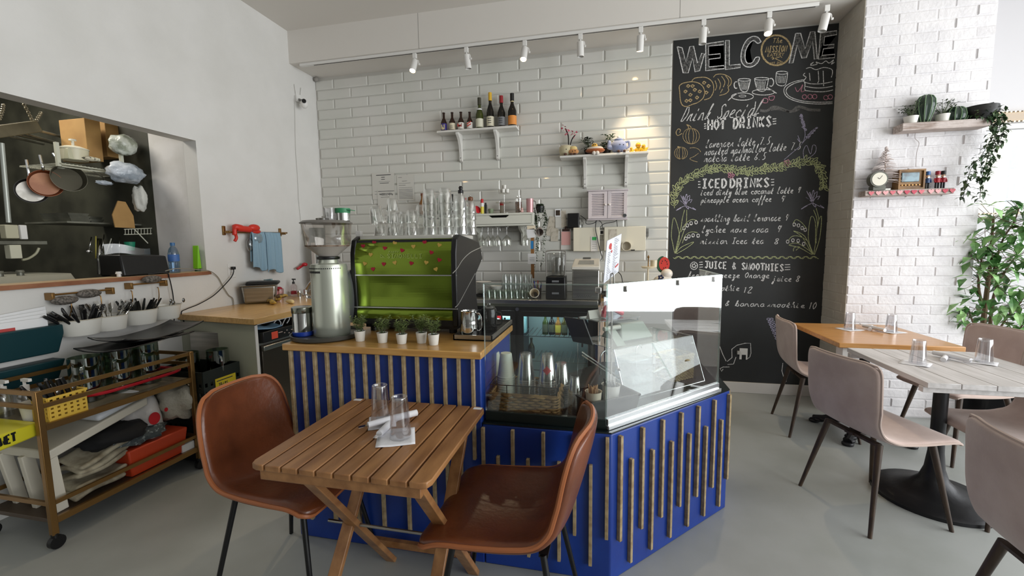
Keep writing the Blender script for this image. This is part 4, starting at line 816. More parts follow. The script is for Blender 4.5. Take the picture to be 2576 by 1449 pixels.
# hooked things at the shelf end: note, ruler, second note, hanging cup
sheet_(1326, 568, 1347, 577, 'cream sticky note on the end of the drawer shelf', Y=-.262, m=mat('note_cream', (236, 222, 196), .8))
sheet_(1327, 576, 1347, 598, 'white note hanging below the cream sticky note', Y=-.262, m=paper, tilt=-.12); sheet_(1328, 638, 1349, 664, 'white note taped at the foot of the wooden ruler', Y=-.262, m=paper, lines=[(.2, .8, .3+.15*i, .002) for i in range(3)])
a, c = aY(1335, 596, -.255), aY(1344, 700, -.255); b = B(); b.box(a.x, c.x, -.255, -.25, c.z, a.z); o = solo(b, 'wooden_ruler', mat('ruler_wood', (150, 104, 56), .5), 'wooden strip hanging below the drawer shelf end', 'ruler'); a, c = aY(1335, 606, -.256), aY(1342, 626, -.256); b = B(); b.box(a.x, c.x, -.2575, -.2552, c.z, a.z); b.done('blue_tag', mat('blue_tag', (50, 130, 190), .4), o, sm=0)
q = aY(1357, 582, -.24); hc = thing('hanging_mug', 'small grey cup hanging on its side before the trailing vine', 'cup', q); hc.rotation_euler = (1.9, 0, .2)
b = B(); b.lathe([(0, -.035), (.03, -.035), (.037, .03), (.035, .03), (.028, -.032), (0, -.032)]); b.done('cup_wall', mat('grey_mug', (150, 138, 130), .4), hc)
b = B(); b.tube(spl([aY(1343, 510, -.25), aY(1352, 545, -.25), aY(1354, 565, -.24), aY(1357, 600, -.24), aY(1361, 625, -.24)], 4), .002, 5); solo(b, 'string', white, 'white string holding the hanging grey cup', 'string')
# trailing vine
vine = mat('vine_leaf', (42, 58, 38), .5, noise=(20, (64, 82, 54), .4, .7))
vp = thing('trailing_vine', 'dark trailing vine hanging from the right end of the drawer shelf', 'plant', aY(1358, 535, -.13))
b = B(); b.lathe([(0, 0), (.035, 0), (.045, .06), (.042, .06), (0, .05)]); b.done('pot', black, vp)
b = B(); bs = B(); rn = random.Random(11); o_ = aY(1358, 535, -.13)
for i in range(9):
    a, r = rn.uniform(0, 6.28), rn.uniform(.02, .05); L = (.08, .12, .2, .30, .36, .44, .5, .56, .10)[i]
    P = spl([(0, 0, .06), (r*.6*math.cos(a), r*.6*math.sin(a)*.7, .08), (r*1.2*math.cos(a), r*1.0*math.sin(a), -.02), (r*1.2*math.cos(a)+.01, r*math.sin(a), -L*.6), (r*1.3*math.cos(a)-.01, r*math.sin(a)-.01, -L)], 7)
    bs.tube(P, .0012, 4)
    for j, p in enumerate(P[3:]):
        for s in range(3 if L < .25 else 2): aa = rn.uniform(0, 6.28); b.leaf(p, (math.cos(aa), math.sin(aa)*.8-.2, -.3), .026, .015)
b.done('leaves', vine, vp, sm=0); bs.done('vine_stems', stemm, vp)
# ================================================================== LEFT WALL ZONE
b = B(); b.box(-.13, .022, OY0, -1.452, 1.19, 1.217); sb = struct('trim_3', b, mat('sill_wood', (204, 176, 136), .5, noise=(4, (178, 146, 106), .35, .65, (8, 1, 8))), bev=.002)
b = B(); b.box(.022, .026, OY0, -1.452, 1.19, 1.215); b.done('front_edge', mat('sill_edge', (158, 106, 74), .5, noise=(9, (134, 84, 56), .35, .65)), sb, sm=0)
SX = lambda px, py, x=-.06: aX(px, py, x)
# on the sill
q = SX(440, 682); wbt = thing('water_bottle', 'clear blue plastic water bottle on the pass-through sill', 'bottle', (q.x, q.y, 1.217)); k = mpp(q)
b = B(); b.lathe([(0, 0), (.031, 0), (.034, .01), (.033, .09), (.0345, .1), (.034, .14), (.026, .175), (.013, .195), (.013, .205)], n=20); b.done('bottle_body', clear('blue_plastic', (.55, .70, .86), .1, .05, .5), wbt)
b = B(); b.lathe([(.0346, .085), (.0352, .09), (.0352, .13), (.0346, .135)], n=20); b.done('bottle_label', mat('label_blue', (70, 112, 178), .5), wbt); b = B(); b.lathe([(.015, .2), (.015, .222), (0, .223)], n=14); b.done('cap', mat('cap_blue', (60, 110, 160), .4), wbt)
q = SX(497, 676); tb = thing('green_tube', 'bright green squeeze tube standing on the sill by the jamb', 'tube', (q.x, q.y, 1.217))
b = B(); b.hexa([(-.022, -.018, .02), (.022, -.018, .02), (.022, .018, .02), (-.022, .018, .02)], [(-.026, -.003, .20), (.026, -.003, .20), (.026, .003, .20), (-.026, .003, .20)]); b.done('tube_body', mat('lime_green', (136, 206, 44), .35), tb, bev=.004, seg=3); b = B(); b.lathe([(0, 0), (.019, 0), (.019, .02), (0, .02)], n=16); b.done('cap', mat('dark_green_cap', (20, 70, 50), .4), tb)
p = thing('receipt_printer', 'black receipt printer on the pass-through sill', 'printer', (-.09, -1.95, 1.217))
a, c = SX(305, 690, -.02), SX(422, 684, -.02); b = B(); b.hexa([(-.20, a.y, 1.22), (.005, a.y, 1.22), (.005, c.y, 1.22), (-.20, c.y, 1.22)], [(-.20, a.y, 1.36), (-.03, a.y+.01, 1.36), (-.02, c.y, 1.345), (-.20, c.y, 1.36)]); b.done('case', black, p, True, bev=.01, seg=3)
b = B(); b.box(-.195, -.01, a.y+.01, c.y-.01, 1.217, 1.221); b.done('feet_plate', blackm, p, True)
b = B(); m = V((-.19, a.y+.03, 1.36)); b.grid(lambda u, v: (-.20+.05*math.sin(2*v), a.y+.04+.26*v, 1.36+.07*u*(1-v*.4)+.01*math.sin(6*v)), 6, 10); solo(b, 'plastic_sheet', clear('cloudy_plastic', (.80, .80, .76), .15, .3, .5), 'cloudy plastic sheet sticking up behind the receipt printer', 'sheet')
b = B(); q = SX(299, 690, -.03); b.lathe([(0, 0), (.012, 0), (.012, .018), (.018, .02), (.014, .034), (0, .034)], (q.x, q.y, 1.217), 14); solo(b, 'stopper', white, 'small white stopper on the sill left of the printer', 'stopper')
def wcable(P, r, label, m): b = B(); b.tube(spl(P, 6), r, 6); return solo(b, 'cable', m, label, 'cable')
W = lambda x, y, X=.012: aX(x, y, X)
greyc = mat('grey_cable', (150, 144, 130), .5)
wcable([W(415, 682, .0), W(440, 676, .012), W(470, 676, .012), W(500, 680, .012)+V((0, 0, .004)), W(528, 682, .03), W(548, 697), W(562, 722), W(575, 742), W(586, 752), W(588, 775)], .0035, 'grey cable looping along the sill and down the wall', greyc)
wcable([W(372, 690, .0), W(418, 686, .028), W(426, 700, .032), W(432, 725, .03), W(436, 750, .03), W(438, 790, .03), W(438, 835, .02)], .004, 'black cable hanging from the printer over the sill edge', cabm)
wcable([W(581, 673, .03), W(588, 680, .035), W(582, 697, .03), W(560, 722, .03), W(535, 745, .03), W(500, 765, .03), W(470, 777, .03), W(456, 786, .04), W(462, 808, .04), W(472, 835, .05), W(480, 862, .06)], .004, 'black power cord running from the wall outlet down behind the counter', cabm)
q = W(582, 681, 0); ol = thing('wall_outlet', 'white double outlet with a black plug above the sink counter', 'outlet', q)
b = B(); b.box(0, .005, -.036, .036, -.058, .058); b.done('cover_plate', white, ol, bev=.002)
for zz in (.022, -.022): b = B(); b.box(.005, .008, -.017, .017, zz-.015, zz+.015); b.done('socket', mat('socket_white', (214, 210, 204), .4), ol, bev=.001)
b = B(); b.box(.008, .035, -.014, .014, .010, .034); b.done('plug', black, ol, bev=.004)
# cutlery rails and cups
def rail(y0, y1, z, label):
    t = thing('cutlery_rail', label, 'rail', (.0, (y0+y1)/2, z), 0, 'brass rails'); b = B(); b.cyl((.05, y0, z), (.05, y1, z), .0055, n=10); b.done('bar', brass, t, True)
    for y in (y0, y1): b = B(); b.box(0, .058, y-.008, y+.008, z-.03, z+.012); b.done('bracket', brass, t, True, bev=.003)
rail(-2.47, -2.17, 1.146, 'brass rail under the sill holding the knife and fork cups'); rail(-2.06, -1.835, 1.165, 'brass rail under the sill holding the right pair of cutlery cups')
mesh_m = mat('grey_mesh', (128, 120, 112), .7, noise=(90, (70, 66, 60), .4, .6))
for y, z, wh in ((-2.42, 1.11, 'left end of the left brass rail'), (-2.30, 1.135, 'middle of the left brass rail'), (-1.93, 1.19, 'right brass rail')):
    b = B(); b.ball((.055, y, z), (.028, .065, .026), 16); solo(b, 'mesh_strainer', mesh_m, 'crumpled grey mesh bag on the %s' % wh, 'mesh bag', sm=180)
enam = mat('white_enamel', (230, 228, 220), .35)
CUPS = ((204, 845, 800, 36, 42, 'widest white cup, full of black knife handles, left on the wall'), (278, 833, 791, 31, 36, 'white wall cup full of forks, second from the left'), (355, 818, 776, 30, 35, 'white wall cup full of dark knives, third from the left'), (420, 805, 765, 25, 31, 'small white wall cup of spoons, rightmost on the wall'))
CP = []
for i, (px, yb, yt, h0, h1, wh) in enumerate(CUPS):
    q = aX(px, yb-4, .10); k = mpp(q); t = thing('hanging_cup', wh, 'cup', q, 0, 'white cutlery cups'); hh = zat(q, yt+2)-q.z; r0, r1 = h0*k, h1*k
    b = B(); b.lathe([(0, 0), (r0*.95, 0), (r0, .006), (r1, hh), (r1-.003, hh), (r0-.003, .008), (0, .006)], n=32); b.done('cup_wall', enam, t)
    b = B(); b.tube([(r1*math.cos(j*PI/16), r1*math.sin(j*PI/16), hh) for j in range(32)], .0025, 6, closed=True); b.done('rim', mat('cream_rim', (196, 188, 168), .4), t)
    b = B(); b.tube(spl([(-r1*.8, 0, hh), (-.05, 0, hh+.06), (-.05, .0, hh+.115), (-.06, 0, hh+.12)], 4), .003); b.done('hook', brass, t); CP.append((q, r0, r1, hh))
def cutlery(kind, p, d, roll, label, group, Lk=1):
    d = V(d).normalized(); sd = V((0, 1, 0)) if abs(d.y) < .8 else V((1, 0, 0)); sd = (sd-d*sd.dot(d)).normalized(); sd = Matrix.Rotation(roll, 3, d) @ sd; nn = d.cross(sd); p = V(p); b = B()
    pl_ = lambda u, w, t_=.0012: b.hexa([p+d*u[0]+sd*w[0]-nn*t_, p+d*u[0]-sd*w[0]-nn*t_, p+d*u[0]-sd*w[0]+nn*t_, p+d*u[0]+sd*w[0]+nn*t_], [p+d*u[1]+sd*w[1]-nn*t_, p+d*u[1]-sd*w[1]-nn*t_, p+d*u[1]-sd*w[1]+nn*t_, p+d*u[1]+sd*w[1]+nn*t_])
    if kind == 'handle': b.tube([p, p+d*.04, p+d*.09*Lk, p+d*.11*Lk], [.006, .0075, .0085, .007], 8)
    if kind == 'blade': pl_((0, .06), (.006, .009)); pl_((.06, .105*Lk), (.009, .005))
    if kind == 'fork':
        pl_((0, .06), (.003, .003)); pl_((.06, .08), (.003, .011))
        for j in (-1.5, -.5, .5, 1.5): b.hexa([p+d*.08+sd*(j*.006-.0016)-nn*.001, p+d*.08+sd*(j*.006+.0016)-nn*.001, p+d*.08+sd*(j*.006+.0016)+nn*.001, p+d*.08+sd*(j*.006-.0016)+nn*.001], [p+d*.125+sd*(j*.006-.001)-nn*.001, p+d*.125+sd*(j*.006+.001)-nn*.001, p+d*.125+sd*(j*.006+.001)+nn*.001, p+d*.125+sd*(j*.006-.001)+nn*.001])
    if kind == 'spoon': b.tube([p, p+d*.05], .0028, 6); b.bm.verts.ensure_lookup_table(); b.ball(p+d*.068, (.005, .011, .016), 10)
    return solo(b, {'handle': 'knife', 'blade': 'knife', 'fork': 'fork', 'spoon': 'spoon'}[kind], {'handle': black, 'blade': mat('dark_blade', (44, 46, 46), .3, .6), 'fork': chrome, 'spoon': mat('grey_steel', (120, 120, 118), .25, .9)}[kind], label, {'handle': 'knife', 'blade': 'knife', 'fork': 'fork', 'spoon': 'spoon'}[kind], group)
rn = random.Random(5)
for i, (kind, n, lab) in enumerate((('handle', 18, 'black handled knife in the widest white wall cup'), ('fork', 16, 'steel fork standing in the second white wall cup'), ('blade', 16, 'dark knife standing in the third white wall cup'), ('spoon', 6, 'spoon in the small rightmost white wall cup'))):
    q, r0, r1, hh = CP[i]
    for j in range(n):
        a = 2*PI*j/n+rn.uniform(-.2, .2); rr = r0*(.85 if j % 2 else .45); p = q+V((rr*math.cos(a), rr*math.sin(a), hh-.03))
        cutlery(kind, p, (.45*math.cos(a)+rn.uniform(-.1, .1), (.55 if i != 0 else .7)*math.sin(a)+(-.35 if i == 0 else 0)+rn.uniform(-.1, .1), .9 if i < 3 else .5), rn.uniform(-.4, .4)+(0 if i else 1), lab, lab.replace('in the', 'group of the'))
# teal wall files
teal = mat('teal_plastic', (16, 56, 62), .45)
def wfile(y0, y1, z0, z1, d, label):
    t = thing('wall_file', label, 'file holder', (0, (y0+y1)/2, z0), 0, 'teal wall files'); b = B()
    b.hexa([(.005, y0, z0), (d*.75, y0, z0), (d*.75, y1-.03, z0), (.005, y1-.03, z0)], [(.005, y0, z1), (d, y0, z1), (d, y1, z1), (.005, y1, z1)]); b.done('tray', teal, t, True, bev=.006); return t
wfile(-2.95, -2.463, .83, .985, .12, 'dark teal wall file stuffed with papers, upper of two'); wfile(-2.95, -2.473, .668, .79, .10, 'dark teal wall file above the cart, lower of two')
for i in range(4):
    b = B(); y1 = -2.49-.012*i; b.hexa([(.02+.022*i, -2.93, .95), (.021+.022*i, -2.93, .95), (.021+.022*i, y1, .95), (.02+.022*i, y1, .95)], [(.02+.022*i, -2.93, 1.04-.004*i), (.021+.022*i, -2.93, 1.04-.004*i), (.021+.022*i, y1, 1.085-.018*i), (.02+.022*i, y1, 1.085-.018*i)])
    o = solo(b, 'leaflet', paper, 'white leaflet in the upper teal wall file', 'leaflet', 'leaflets in the wall file', sm=0)
    if i == 3: b = B(); b.box(.0875, .0885, -2.90, -2.66, .985, 1.0); b.done('red_print', mat('print_red', (190, 70, 66), .6), o, sm=0)
# towel rail, glove, towels, whisk
tr = thing('towel_rail', 'brass towel rail on the left wall above the sink counter', 'rail', (.03, -.97, 1.52))
b = B(); b.cyl((.06, -1.30, 1.522), (.06, -.64, 1.532), .007, n=12); b.done('bar', brass, tr, True)
for y in (-1.29, -.67): b = B(); b.box(.0, .015, y-.012, y+.012, 1.50, 1.575); b.box(.015, .07, y-.006, y+.006, 1.515, 1.535); b.done('bracket', brass, tr, True, bev=.003)
tow = mat('blue_towel', (142, 172, 190), .95, bump=(120, .3))
for y0, y1, zb, x, wh in ((-1.085, -.915, 1.20, .075, 'left pale blue towel on the brass rail'), (-.945, -.76, 1.17, .085, 'right pale blue towel on the brass rail')):
    b = B(); rr = random.Random(int(y0*1000)); ph_ = rr.uniform(0, 6)
    def tf(u, v, y0=y0, y1=y1, zb=zb, x=x, ph_=ph_):
        s = u*2-1; y = y0+(y1-y0)*v+.02*abs(s)*(v-.5); wv = .012*abs(s)*math.sin(14*v+ph_)+.006*math.sin(31*v)
        return (x+(.012 if s > 0 else -.016)*min(1, abs(s)*6)+(wv if s > 0 else wv*.3), y, 1.545-(1.54-zb-.05*(s < 0)+.02*math.sin(7*v+ph_))*abs(s)**.9)
    b.grid(tf, 20, 16); solo(b, 'towel', tow, wh, 'towel', 'blue towels', sol=.006, sub=1)
b = B(); b.tube(spl([(.07, -1.25, 1.50), (.07, -1.24, 1.56), (.08, -1.18, 1.555), (.08, -1.10, 1.55)], 5), [.018]*5+[.03]*5+[.026]*6, 10); b.ball((.085, -1.06, 1.565), (.03, .06, .032), 14); b.ball((.075, -1.03, 1.535), (.02, .05, .02), 12); b.tube(spl([(.07, -1.25, 1.52), (.07, -1.235, 1.48), (.065, -1.25, 1.45)], 4), .012, 8)
solo(b, 'rubber_glove', mat('red_rubber', (216, 52, 36), .4), 'red rubber glove draped over the left end of the brass rail', 'glove', sm=180)
b = B(); b.ball((.07, -1.02, 1.475), (.03, .06, .055), 16); b.ball((.06, -1.09, 1.42), (.025, .035, .06), 12); solo(b, 'plastic_bag', clear('bag_plastic', (.86, .86, .85), .1, .15, .6), 'small clear plastic bag hanging under the red glove', 'bag', sm=180)
b = B(); b.box(.05, .058, -1.06, -1.035, 1.31, 1.45); solo(b, 'pale_stick', mat('pale_wood', (222, 196, 176), .6), 'pale wooden stick hanging below the red glove', 'stick', bev=.003)
# steel pan, bananas, tap, bottles on the sink counter
ZL = .9185
pan = thing('steel_pan', 'deep stainless steel pan with black lid on the sink counter', 'pan', (.13, -1.09, ZL)); pan.rotation_euler = (0, 0, -.55*0)
XF[pan.name] = Matrix.Translation(V((.13, -1.09, ZL))) @ Matrix.Rotation(.62, 4, 'Z'); pan.rotation_euler = (0, 0, .62)
b = B(); b.hexa([(-.115, -.075, 0), (.115, -.075, 0), (.115, .075, 0), (-.115, .075, 0)], [(-.13, -.088, .155), (.13, -.088, .155), (.13, .088, .155), (-.13, .088, .155)]); b.done('pan_body', steel, pan, bev=.02, seg=4)
b = B(); b.box(-.14, .14, -.098, .098, .153, .158); b.done('rim', steel, pan, bev=.002); b = B(); b.hexa([(-.10, -.09, .159), (.15, -.09, .159), (.15, .09, .159), (-.10, .09, .159)], [(-.09, -.08, .19), (.15, -.08, .185), (.15, .08, .185), (-.09, .08, .19)]); b.done('black_lid', black, pan, bev=.01)
ban = mat('ripe_banana', (186, 152, 62), .5, noise=(22, (70, 46, 24), .45, .58)); pale = mat('banana_flesh', (226, 206, 150), .6)
for i, (x, y, a, z, m_, wh) in enumerate(((.42, -1.10, 2.5, .022, ban, 'spotted banana at the back of the bunch'), (.44, -1.17, 2.9, .022, ban, 'spotted banana in the middle of the bunch'), (.48, -1.13, 2.2, .055, ban, 'spotted banana lying on top of the bunch'), (.50, -1.20, 3.3, .02, ban, 'spotted banana at the front of the bunch'), (.49, -1.24, .4, .016, pale, 'pale peeled banana before the bunch'))):
    P = [V((x+.10*math.cos(a+t)-.09, y+.10*math.sin(a+t)*.8+.06, ZL+z)) for t in [j*.16 for j in range(9)]]; b = B(); b.tube(P, [.006, .013, .017, .019, .019, .018, .016, .012, .005], 10); solo(b, 'banana', m_, wh+' on the sink counter', 'banana', 'bananas', sm=180)
tp = thing('tap', 'chrome mixer tap on the sink counter behind the bananas', 'tap', (.16, -.56, ZL))
b = B(); b.lathe([(0, 0), (.03, 0), (.03, .01), (.018, .015), (.017, .06), (0, .07)]); b.tube(spl([(0, 0, .05), (.06, -.01, .12), (.13, -.02, .165), (.165, -.025, .16), (.172, -.027, .12)], 5), .011, 12); b.done('spout', chrome, tp); b = B(); b.lathe([(.013, .10), (.013, .125), (.011, .127)], (.172, -.027, -.02), 12); b.done('nozzle', black, tp)
for dy in (-.09, .09): b = B(); b.lathe([(0, 0), (.02, 0), (.018, .03), (.022, .04), (.02, .055), (0, .056)], (0, dy, 0), 14); b.done('handle', chrome, tp)
b = B(); b.lathe([(.17, .003), (.185, .004), (.19, .001)], (.43, -.60, ZL), 40); b.lathe([(0, .0008), (.10, .0009), (.165, .002), (.172, .004)], (.43, -.60, ZL), 40); solo(b, 'round_sink', chrome, 'round stainless sink set into the butcher block', 'sink')
q = aZ(680, 752, .93); q = V((max(q.x, .05), q.y-.03, ZL)); sp = thing('spray_bottle', 'spray bottle of purple cleaner behind the steel pan', 'bottle', q)
b = B(); b.lathe([(0, 0), (.03, 0), (.032, .01), (.031, .055)]); b.done('purple_liquid', mat('purple_liquid', (52, 40, 120), .3), sp); b = B(); b.lathe([(.032, .055), (.03, .09), (.012, .14), (.012, .15)]); b.done('bottle_wall', clear('spray_plastic', (.9, .92, .92), .1, .1, .5), sp); b = B(); b.lathe([(.014, .15), (.016, .165), (.014, .19), (0, .19)]); b.beam((-.02, 0, .182), (.055, 0, .19), .02, .016); b.beam((.02, 0, .17), (.032, 0, .14), .008, .008); b.done('trigger', mat('spray_grey', (130, 160, 166), .4), sp)
q = V((.08, -.62, ZL)); so = thing('soap_bottle', 'soap pump bottle with black pump left of the tap', 'bottle', q); b = B(); b.lathe([(0, 0), (.03, 0), (.03, .10), (.014, .12), (0, .12)]); b.done('bottle_body', clear('soap_clear', (.9, .84, .84), .1, .1, .5), so); b = B(); b.lathe([(.012, .12), (.012, .14), (.005, .142), (.005, .165), (0, .166)]); b.beam((-.012, 0, .165), (.03, -.01, .165), .012, .012); b.done('pump', black, so); b = B(); b.lathe([(.0305, .02), (.0305, .05)]); b.done('label', mat('label_red', (170, 50, 60), .5), so)
b = B(); b.lathe([(0, 0), (.04, 0), (.046, .09), (.043, .09), (.037, .004)], (.06, -.80, ZL)); o = solo(b, 'pink_cup', clear('pink_plastic', (.92, .74, .74), .1, .1, .5), 'pink clear cup with a red sponge beside the spray bottle', 'cup'); b = B(); b.ball((.06, -.80, ZL+.09), (.036, .036, .02), 12); b.done('sponge', mat('red_sponge', (170, 30, 48), .8), o)
fc = thing('filter_cylinder', 'tall grey water filter cylinder in the corner behind the grinder', 'filter', (.16, -.33, ZL)); b = B(); b.lathe([(0, 0), (.075, 0), (.075, .66), (.07, .67), (0, .67)], n=28); b.done('cylinder', mat('filter_grey', (150, 154, 150), .35, .3), fc)
b = B(); b.box(-.02, .02, -.085, -.07, .10, .52); b.done('white_strip', mat('strip_white', (208, 200, 192), .5), fc, bev=.004); b = B(); b.lathe([(0, 0), (.016, 0), (.016, .006), (0, .007)], (.0, -.0855, .46), 16, (0, -1, 0)); b.done('black_cap', black, fc)
b = B(); b.ball((.06, -.42, ZL+.30), (.03, .03, .02), 10); b.beam((.05, -.44, ZL+.29), (.05, -.52, ZL+.26), .02, .02); solo(b, 'red_nozzle', mat('red_plastic', (190, 34, 44), .3), 'red and white nozzle beside the grey filter cylinder', 'nozzle', sm=180)
# security camera in the corner, its cable, corner bracket
sc2 = thing('security_camera', 'small white security camera with black lens high in the corner', 'camera', (0, -.30, 2.88))
b = B(); b.box(0, .02, -.035, .035, -.03, .05); b.done('mount', white, sc2, bev=.004); b = B(); b.tube([(.01, 0, 0), (.06, -.01, -.02), (.09, -.02, -.03)], .012, 10); b.done('arm', mat('grey_mount', (120, 118, 114), .5), sc2)
b = B(); b.ball((.10, -.03, -.06), (.036, .036, .045), 18); b.done('head', white, sc2); b = B(); b.lathe([(0, 0), (.02, 0), (.02, .012), (0, .014)], (.118, -.058, -.045), 16, (.55, -.83, .05)); b.done('lens', black, sc2)
for dy in (-.03, .03): b = B(); b.cyl((.012, dy, .03), (.02, dy*1.6, .13), .004, n=8); b.done('antenna', white, sc2)
wcable([W(741, 240, .004), W(742, 300, .004), W(744, 380, .004), W(749, 450, .004), W(751, 500, .004), W(757, 560, .004), W(760, 590, .01)], .003, 'thin white cable running down the corner from the security camera', mat('white_cable', (206, 204, 198), .5))
b = B(); b.lathe([(0, 0), (.022, 0), (.022, .02), (.012, .03), (0, .03)], (.03, -.03, 3.17), 14, (.6, -.6, -.5)); solo(b, 'sensor', mat('sensor_grey', (150, 146, 140), .4), 'tiny round sensor at the top of the tiled corner', 'sensor')
# ---------------------------------------------------------------- bar cart
cart = thing('bar_cart', 'aged brass two shelf bar cart against the left wall', 'cart', (.40, -2.495, 0))
cx0, cx1, cy0, cy1 = .13, .555, -2.865, -2.13; zt_, zsf, zl0, zl1 = .76, .585, .22, .135
for x in (cx0, cx1):
    for y in (cy0, cy1):
        b = B(); b.box(x-.013, x+.013, y-.013, y+.013, .07, zt_); b.done('post', brass, cart, True, bev=.003)
        b = B(); b.cyl((x-.012, y+.004, .032), (x+.012, y+.004, .032), .031, n=18); b.cyl((x, y, .055), (x, y, .075), .014); b.done('caster', blackm, cart, True)
for z in (zt_-.012, zt_-.075, zl0):
    for a_, c_ in (((cx0, cy0), (cx1, cy0)), ((cx0, cy1), (cx1, cy1)), ((cx1, cy0), (cx1, cy1)), ((cx0, cy0), (cx0, cy1))): b = B(); b.beam((*a_, z), (*c_, z), .012, .02); b.done('rail', brass, cart, True)
for z, mm in ((zsf, mat('cart_shelf', (128, 118, 98), .5)), (zl1, mat('cart_shelf_dark', (74, 60, 46), .5))):
    b = B(); b.box(cx0, cx1, cy0, cy1, z-.012, z+.008); b.done('shelf', mm, cart, True, bev=.002)
    b = B(); b.beam((cx1, cy0, z), (cx1, cy1, z), .016, .03); b.done('shelf_edge', brass, cart, True)
ZC = zsf+.0085
darkg = clear('dark_pitcher_glass', (.50, .58, .50), .10, .03, .6)
def pitcher(loc, label, r=.068, h=.235, hd=(.75, -.65)):
    t = thing('glass_pitcher', label, 'pitcher', loc, 0, 'glass pitchers'); b = B(); b.lathe([(0, 0), (r, 0), (r, h), (r-.004, h), (r-.004, .005), (0, .005)], n=28); b.done('pitcher_wall', darkg, t)
    d = V((hd[0], hd[1], 0)).normalized(); b = B(); b.tube(spl([d*(r-.003)+V((0, 0, h*.8)), d*(r+.03)+V((0, 0, h*.78)), d*(r+.035)+V((0, 0, h*.4)), d*(r-.003)+V((0, 0, h*.25))], 5), .008, 8); b.done('handle', clear('pitcher_handle', (.62, .70, .66), .22, .05, .7), t); return t
for i, (x, y) in enumerate(((.36, -2.55), (.36, -2.40), (.36, -2.25))): pitcher((x, y, ZC+.002), 'dark glass pitcher on the cart shelf, %s of the row of three' % ('nearest', 'middle', 'farthest')[i])
for j, (dz, x0, tl) in enumerate(((.245, 0, .02), (.262, .02, -.03), (.278, .035, .05))):
    b = B(); b.grid(lambda u, v: (.24+.27*u, -2.52+.07*j+.40*v, ZC+dz+.004*math.sin(3*v+j)+.015*abs(2*u-1)**3+.018*abs(2*v-1)**3+tl*(v-.5)), 8, 10); solo(b, 'serving_tray', black, 'black serving tray on the pitchers, %s of the pile' % ('lowest', 'middle one', 'topmost')[j], 'tray', 'black trays on the pitchers', sol=.006)
b = B(); P = []
b.tube([(.345+.16*math.copysign(abs(math.cos(t))**.4, math.cos(t)), -2.37+.25*math.copysign(abs(math.sin(t))**.4, math.sin(t)), ZC+.022+.03) for t in [i*PI/24 for i in range(48)]], .009, 8, closed=True); b.box(.20, .49, -2.61, -2.13, ZC, ZC+.001) if 0 else None
solo(b, 'red_tray_rim', mat('red_plastic2', (190, 26, 42), .3), 'red plastic tray on the cart, rim around the pitchers', 'tray')
bk = thing('cutlery_basket', 'yellow perforated basket of cutlery on the cart shelf', 'basket', (.485, -2.745, ZC)); yel = mat('yellow_plastic', (226, 186, 74), .45)
b = B(); bw, bd, bh = .085, .055, .115
for s, (ux, uy, L) in enumerate((((0), (1), bw),)): pass
def holed(p, u, L, h, nx, nz):       # a perforated wall
    p, u = V(p), V(u); n = u.cross(V((0, 0, 1)))*.003; cw, chh = L/nx, h/nz
    for i in range(nx):
        for j in range(nz):
            o = p+u*cw*i+V((0, 0, chh*j)); g1, g2 = cw*.28, chh*.28
            for (a0, a1, c0, c1) in ((0, cw, 0, g2), (0, cw, chh-g2, chh), (0, g1, g2, chh-g2), (cw-g1, cw, g2, chh-g2)): b.prism([o+u*a0+V((0, 0, c0)), o+u*a1+V((0, 0, c0)), o+u*a1+V((0, 0, c1)), o+u*a0+V((0, 0, c1))], n)
holed((.05, -.075, .012), (0, 1, 0), .15, .10, 6, 5); holed((-.05, -.075, .012), (1, 0, 0), .10, .10, 4, 5); holed((-.05, .075, .012), (0, -1, 0), .15, .10, 6, 5); holed((.05, .075, .012), (-1, 0, 0), .10, .10, 4, 5); b.box(-.052, .052, -.077, .077, 0, .012)
b.done('basket_wall', yel, bk, sm=0); b = B(); P4 = [(.053, -.078, .112), (.053, .078, .112), (-.053, .078, .112), (-.053, -.078, .112)]
for a_, c_ in zip(P4, P4[1:]+P4[:1]): b.beam(a_, c_, .008, .01)
b.done('rim', yel, bk)
for j in range(14):
    kk = ('handle', 'blade', 'spoon')[j % 3]; x = .45+.07*((j*5) % 7)/7; y = -2.80+.12*j/14
    cutlery(kk, (x, y, ZC+.06), (rn.uniform(-.2, .2), rn.uniform(-.5, .15), 1), rn.uniform(-.4, .4), {'handle': 'black handled knife', 'blade': 'dark blade knife', 'spoon': 'steel spoon'}[kk]+' in the yellow cart basket', {'handle': 'knives', 'blade': 'blades', 'spoon': 'spoons'}[kk]+' in the yellow basket', 1.2)
for i, (x, y, wh) in enumerate(((.21, -2.80, 'left'), (.29, -2.76, 'right'))):
    t = thing('pump_bottle', 'clear bottle with white pump on the cart, %s of two' % wh, 'bottle', (x, y, ZC), 0, 'pump bottles'); b = B(); b.lathe([(0, 0), (.03, 0), (.032, .09), (.02, .12), (.014, .125), (0, .125)]); b.done('bottle_body', clear('frosted_bottle', (.84, .84, .80), .2, .2, .4), t)
    b = B(); b.lathe([(.016, .12), (.016, .145), (.006, .148), (.006, .175), (0, .176)]); b.beam((-.012, 0, .172), (.04, 0, .172), .014, .014); b.done('pump', white, t)
b = B(); b.lathe([(0, 0), (.036, 0), (.046, .085), (.044, .085), (.034, .004), (0, .004)], (.40, -2.80, ZC)); solo(b, 'white_cup', enam, 'white tapered cup at the near end of the cart shelf', 'cup')
b = B(); b.lathe([(0, 0), (.038, 0), (.055, .125), (.053, .125), (.036, .004), (0, .004)], (.36, -2.70, ZC)); solo(b, 'clear_cup', plasticm, 'wide clear plastic cup left of the yellow basket', 'cup')
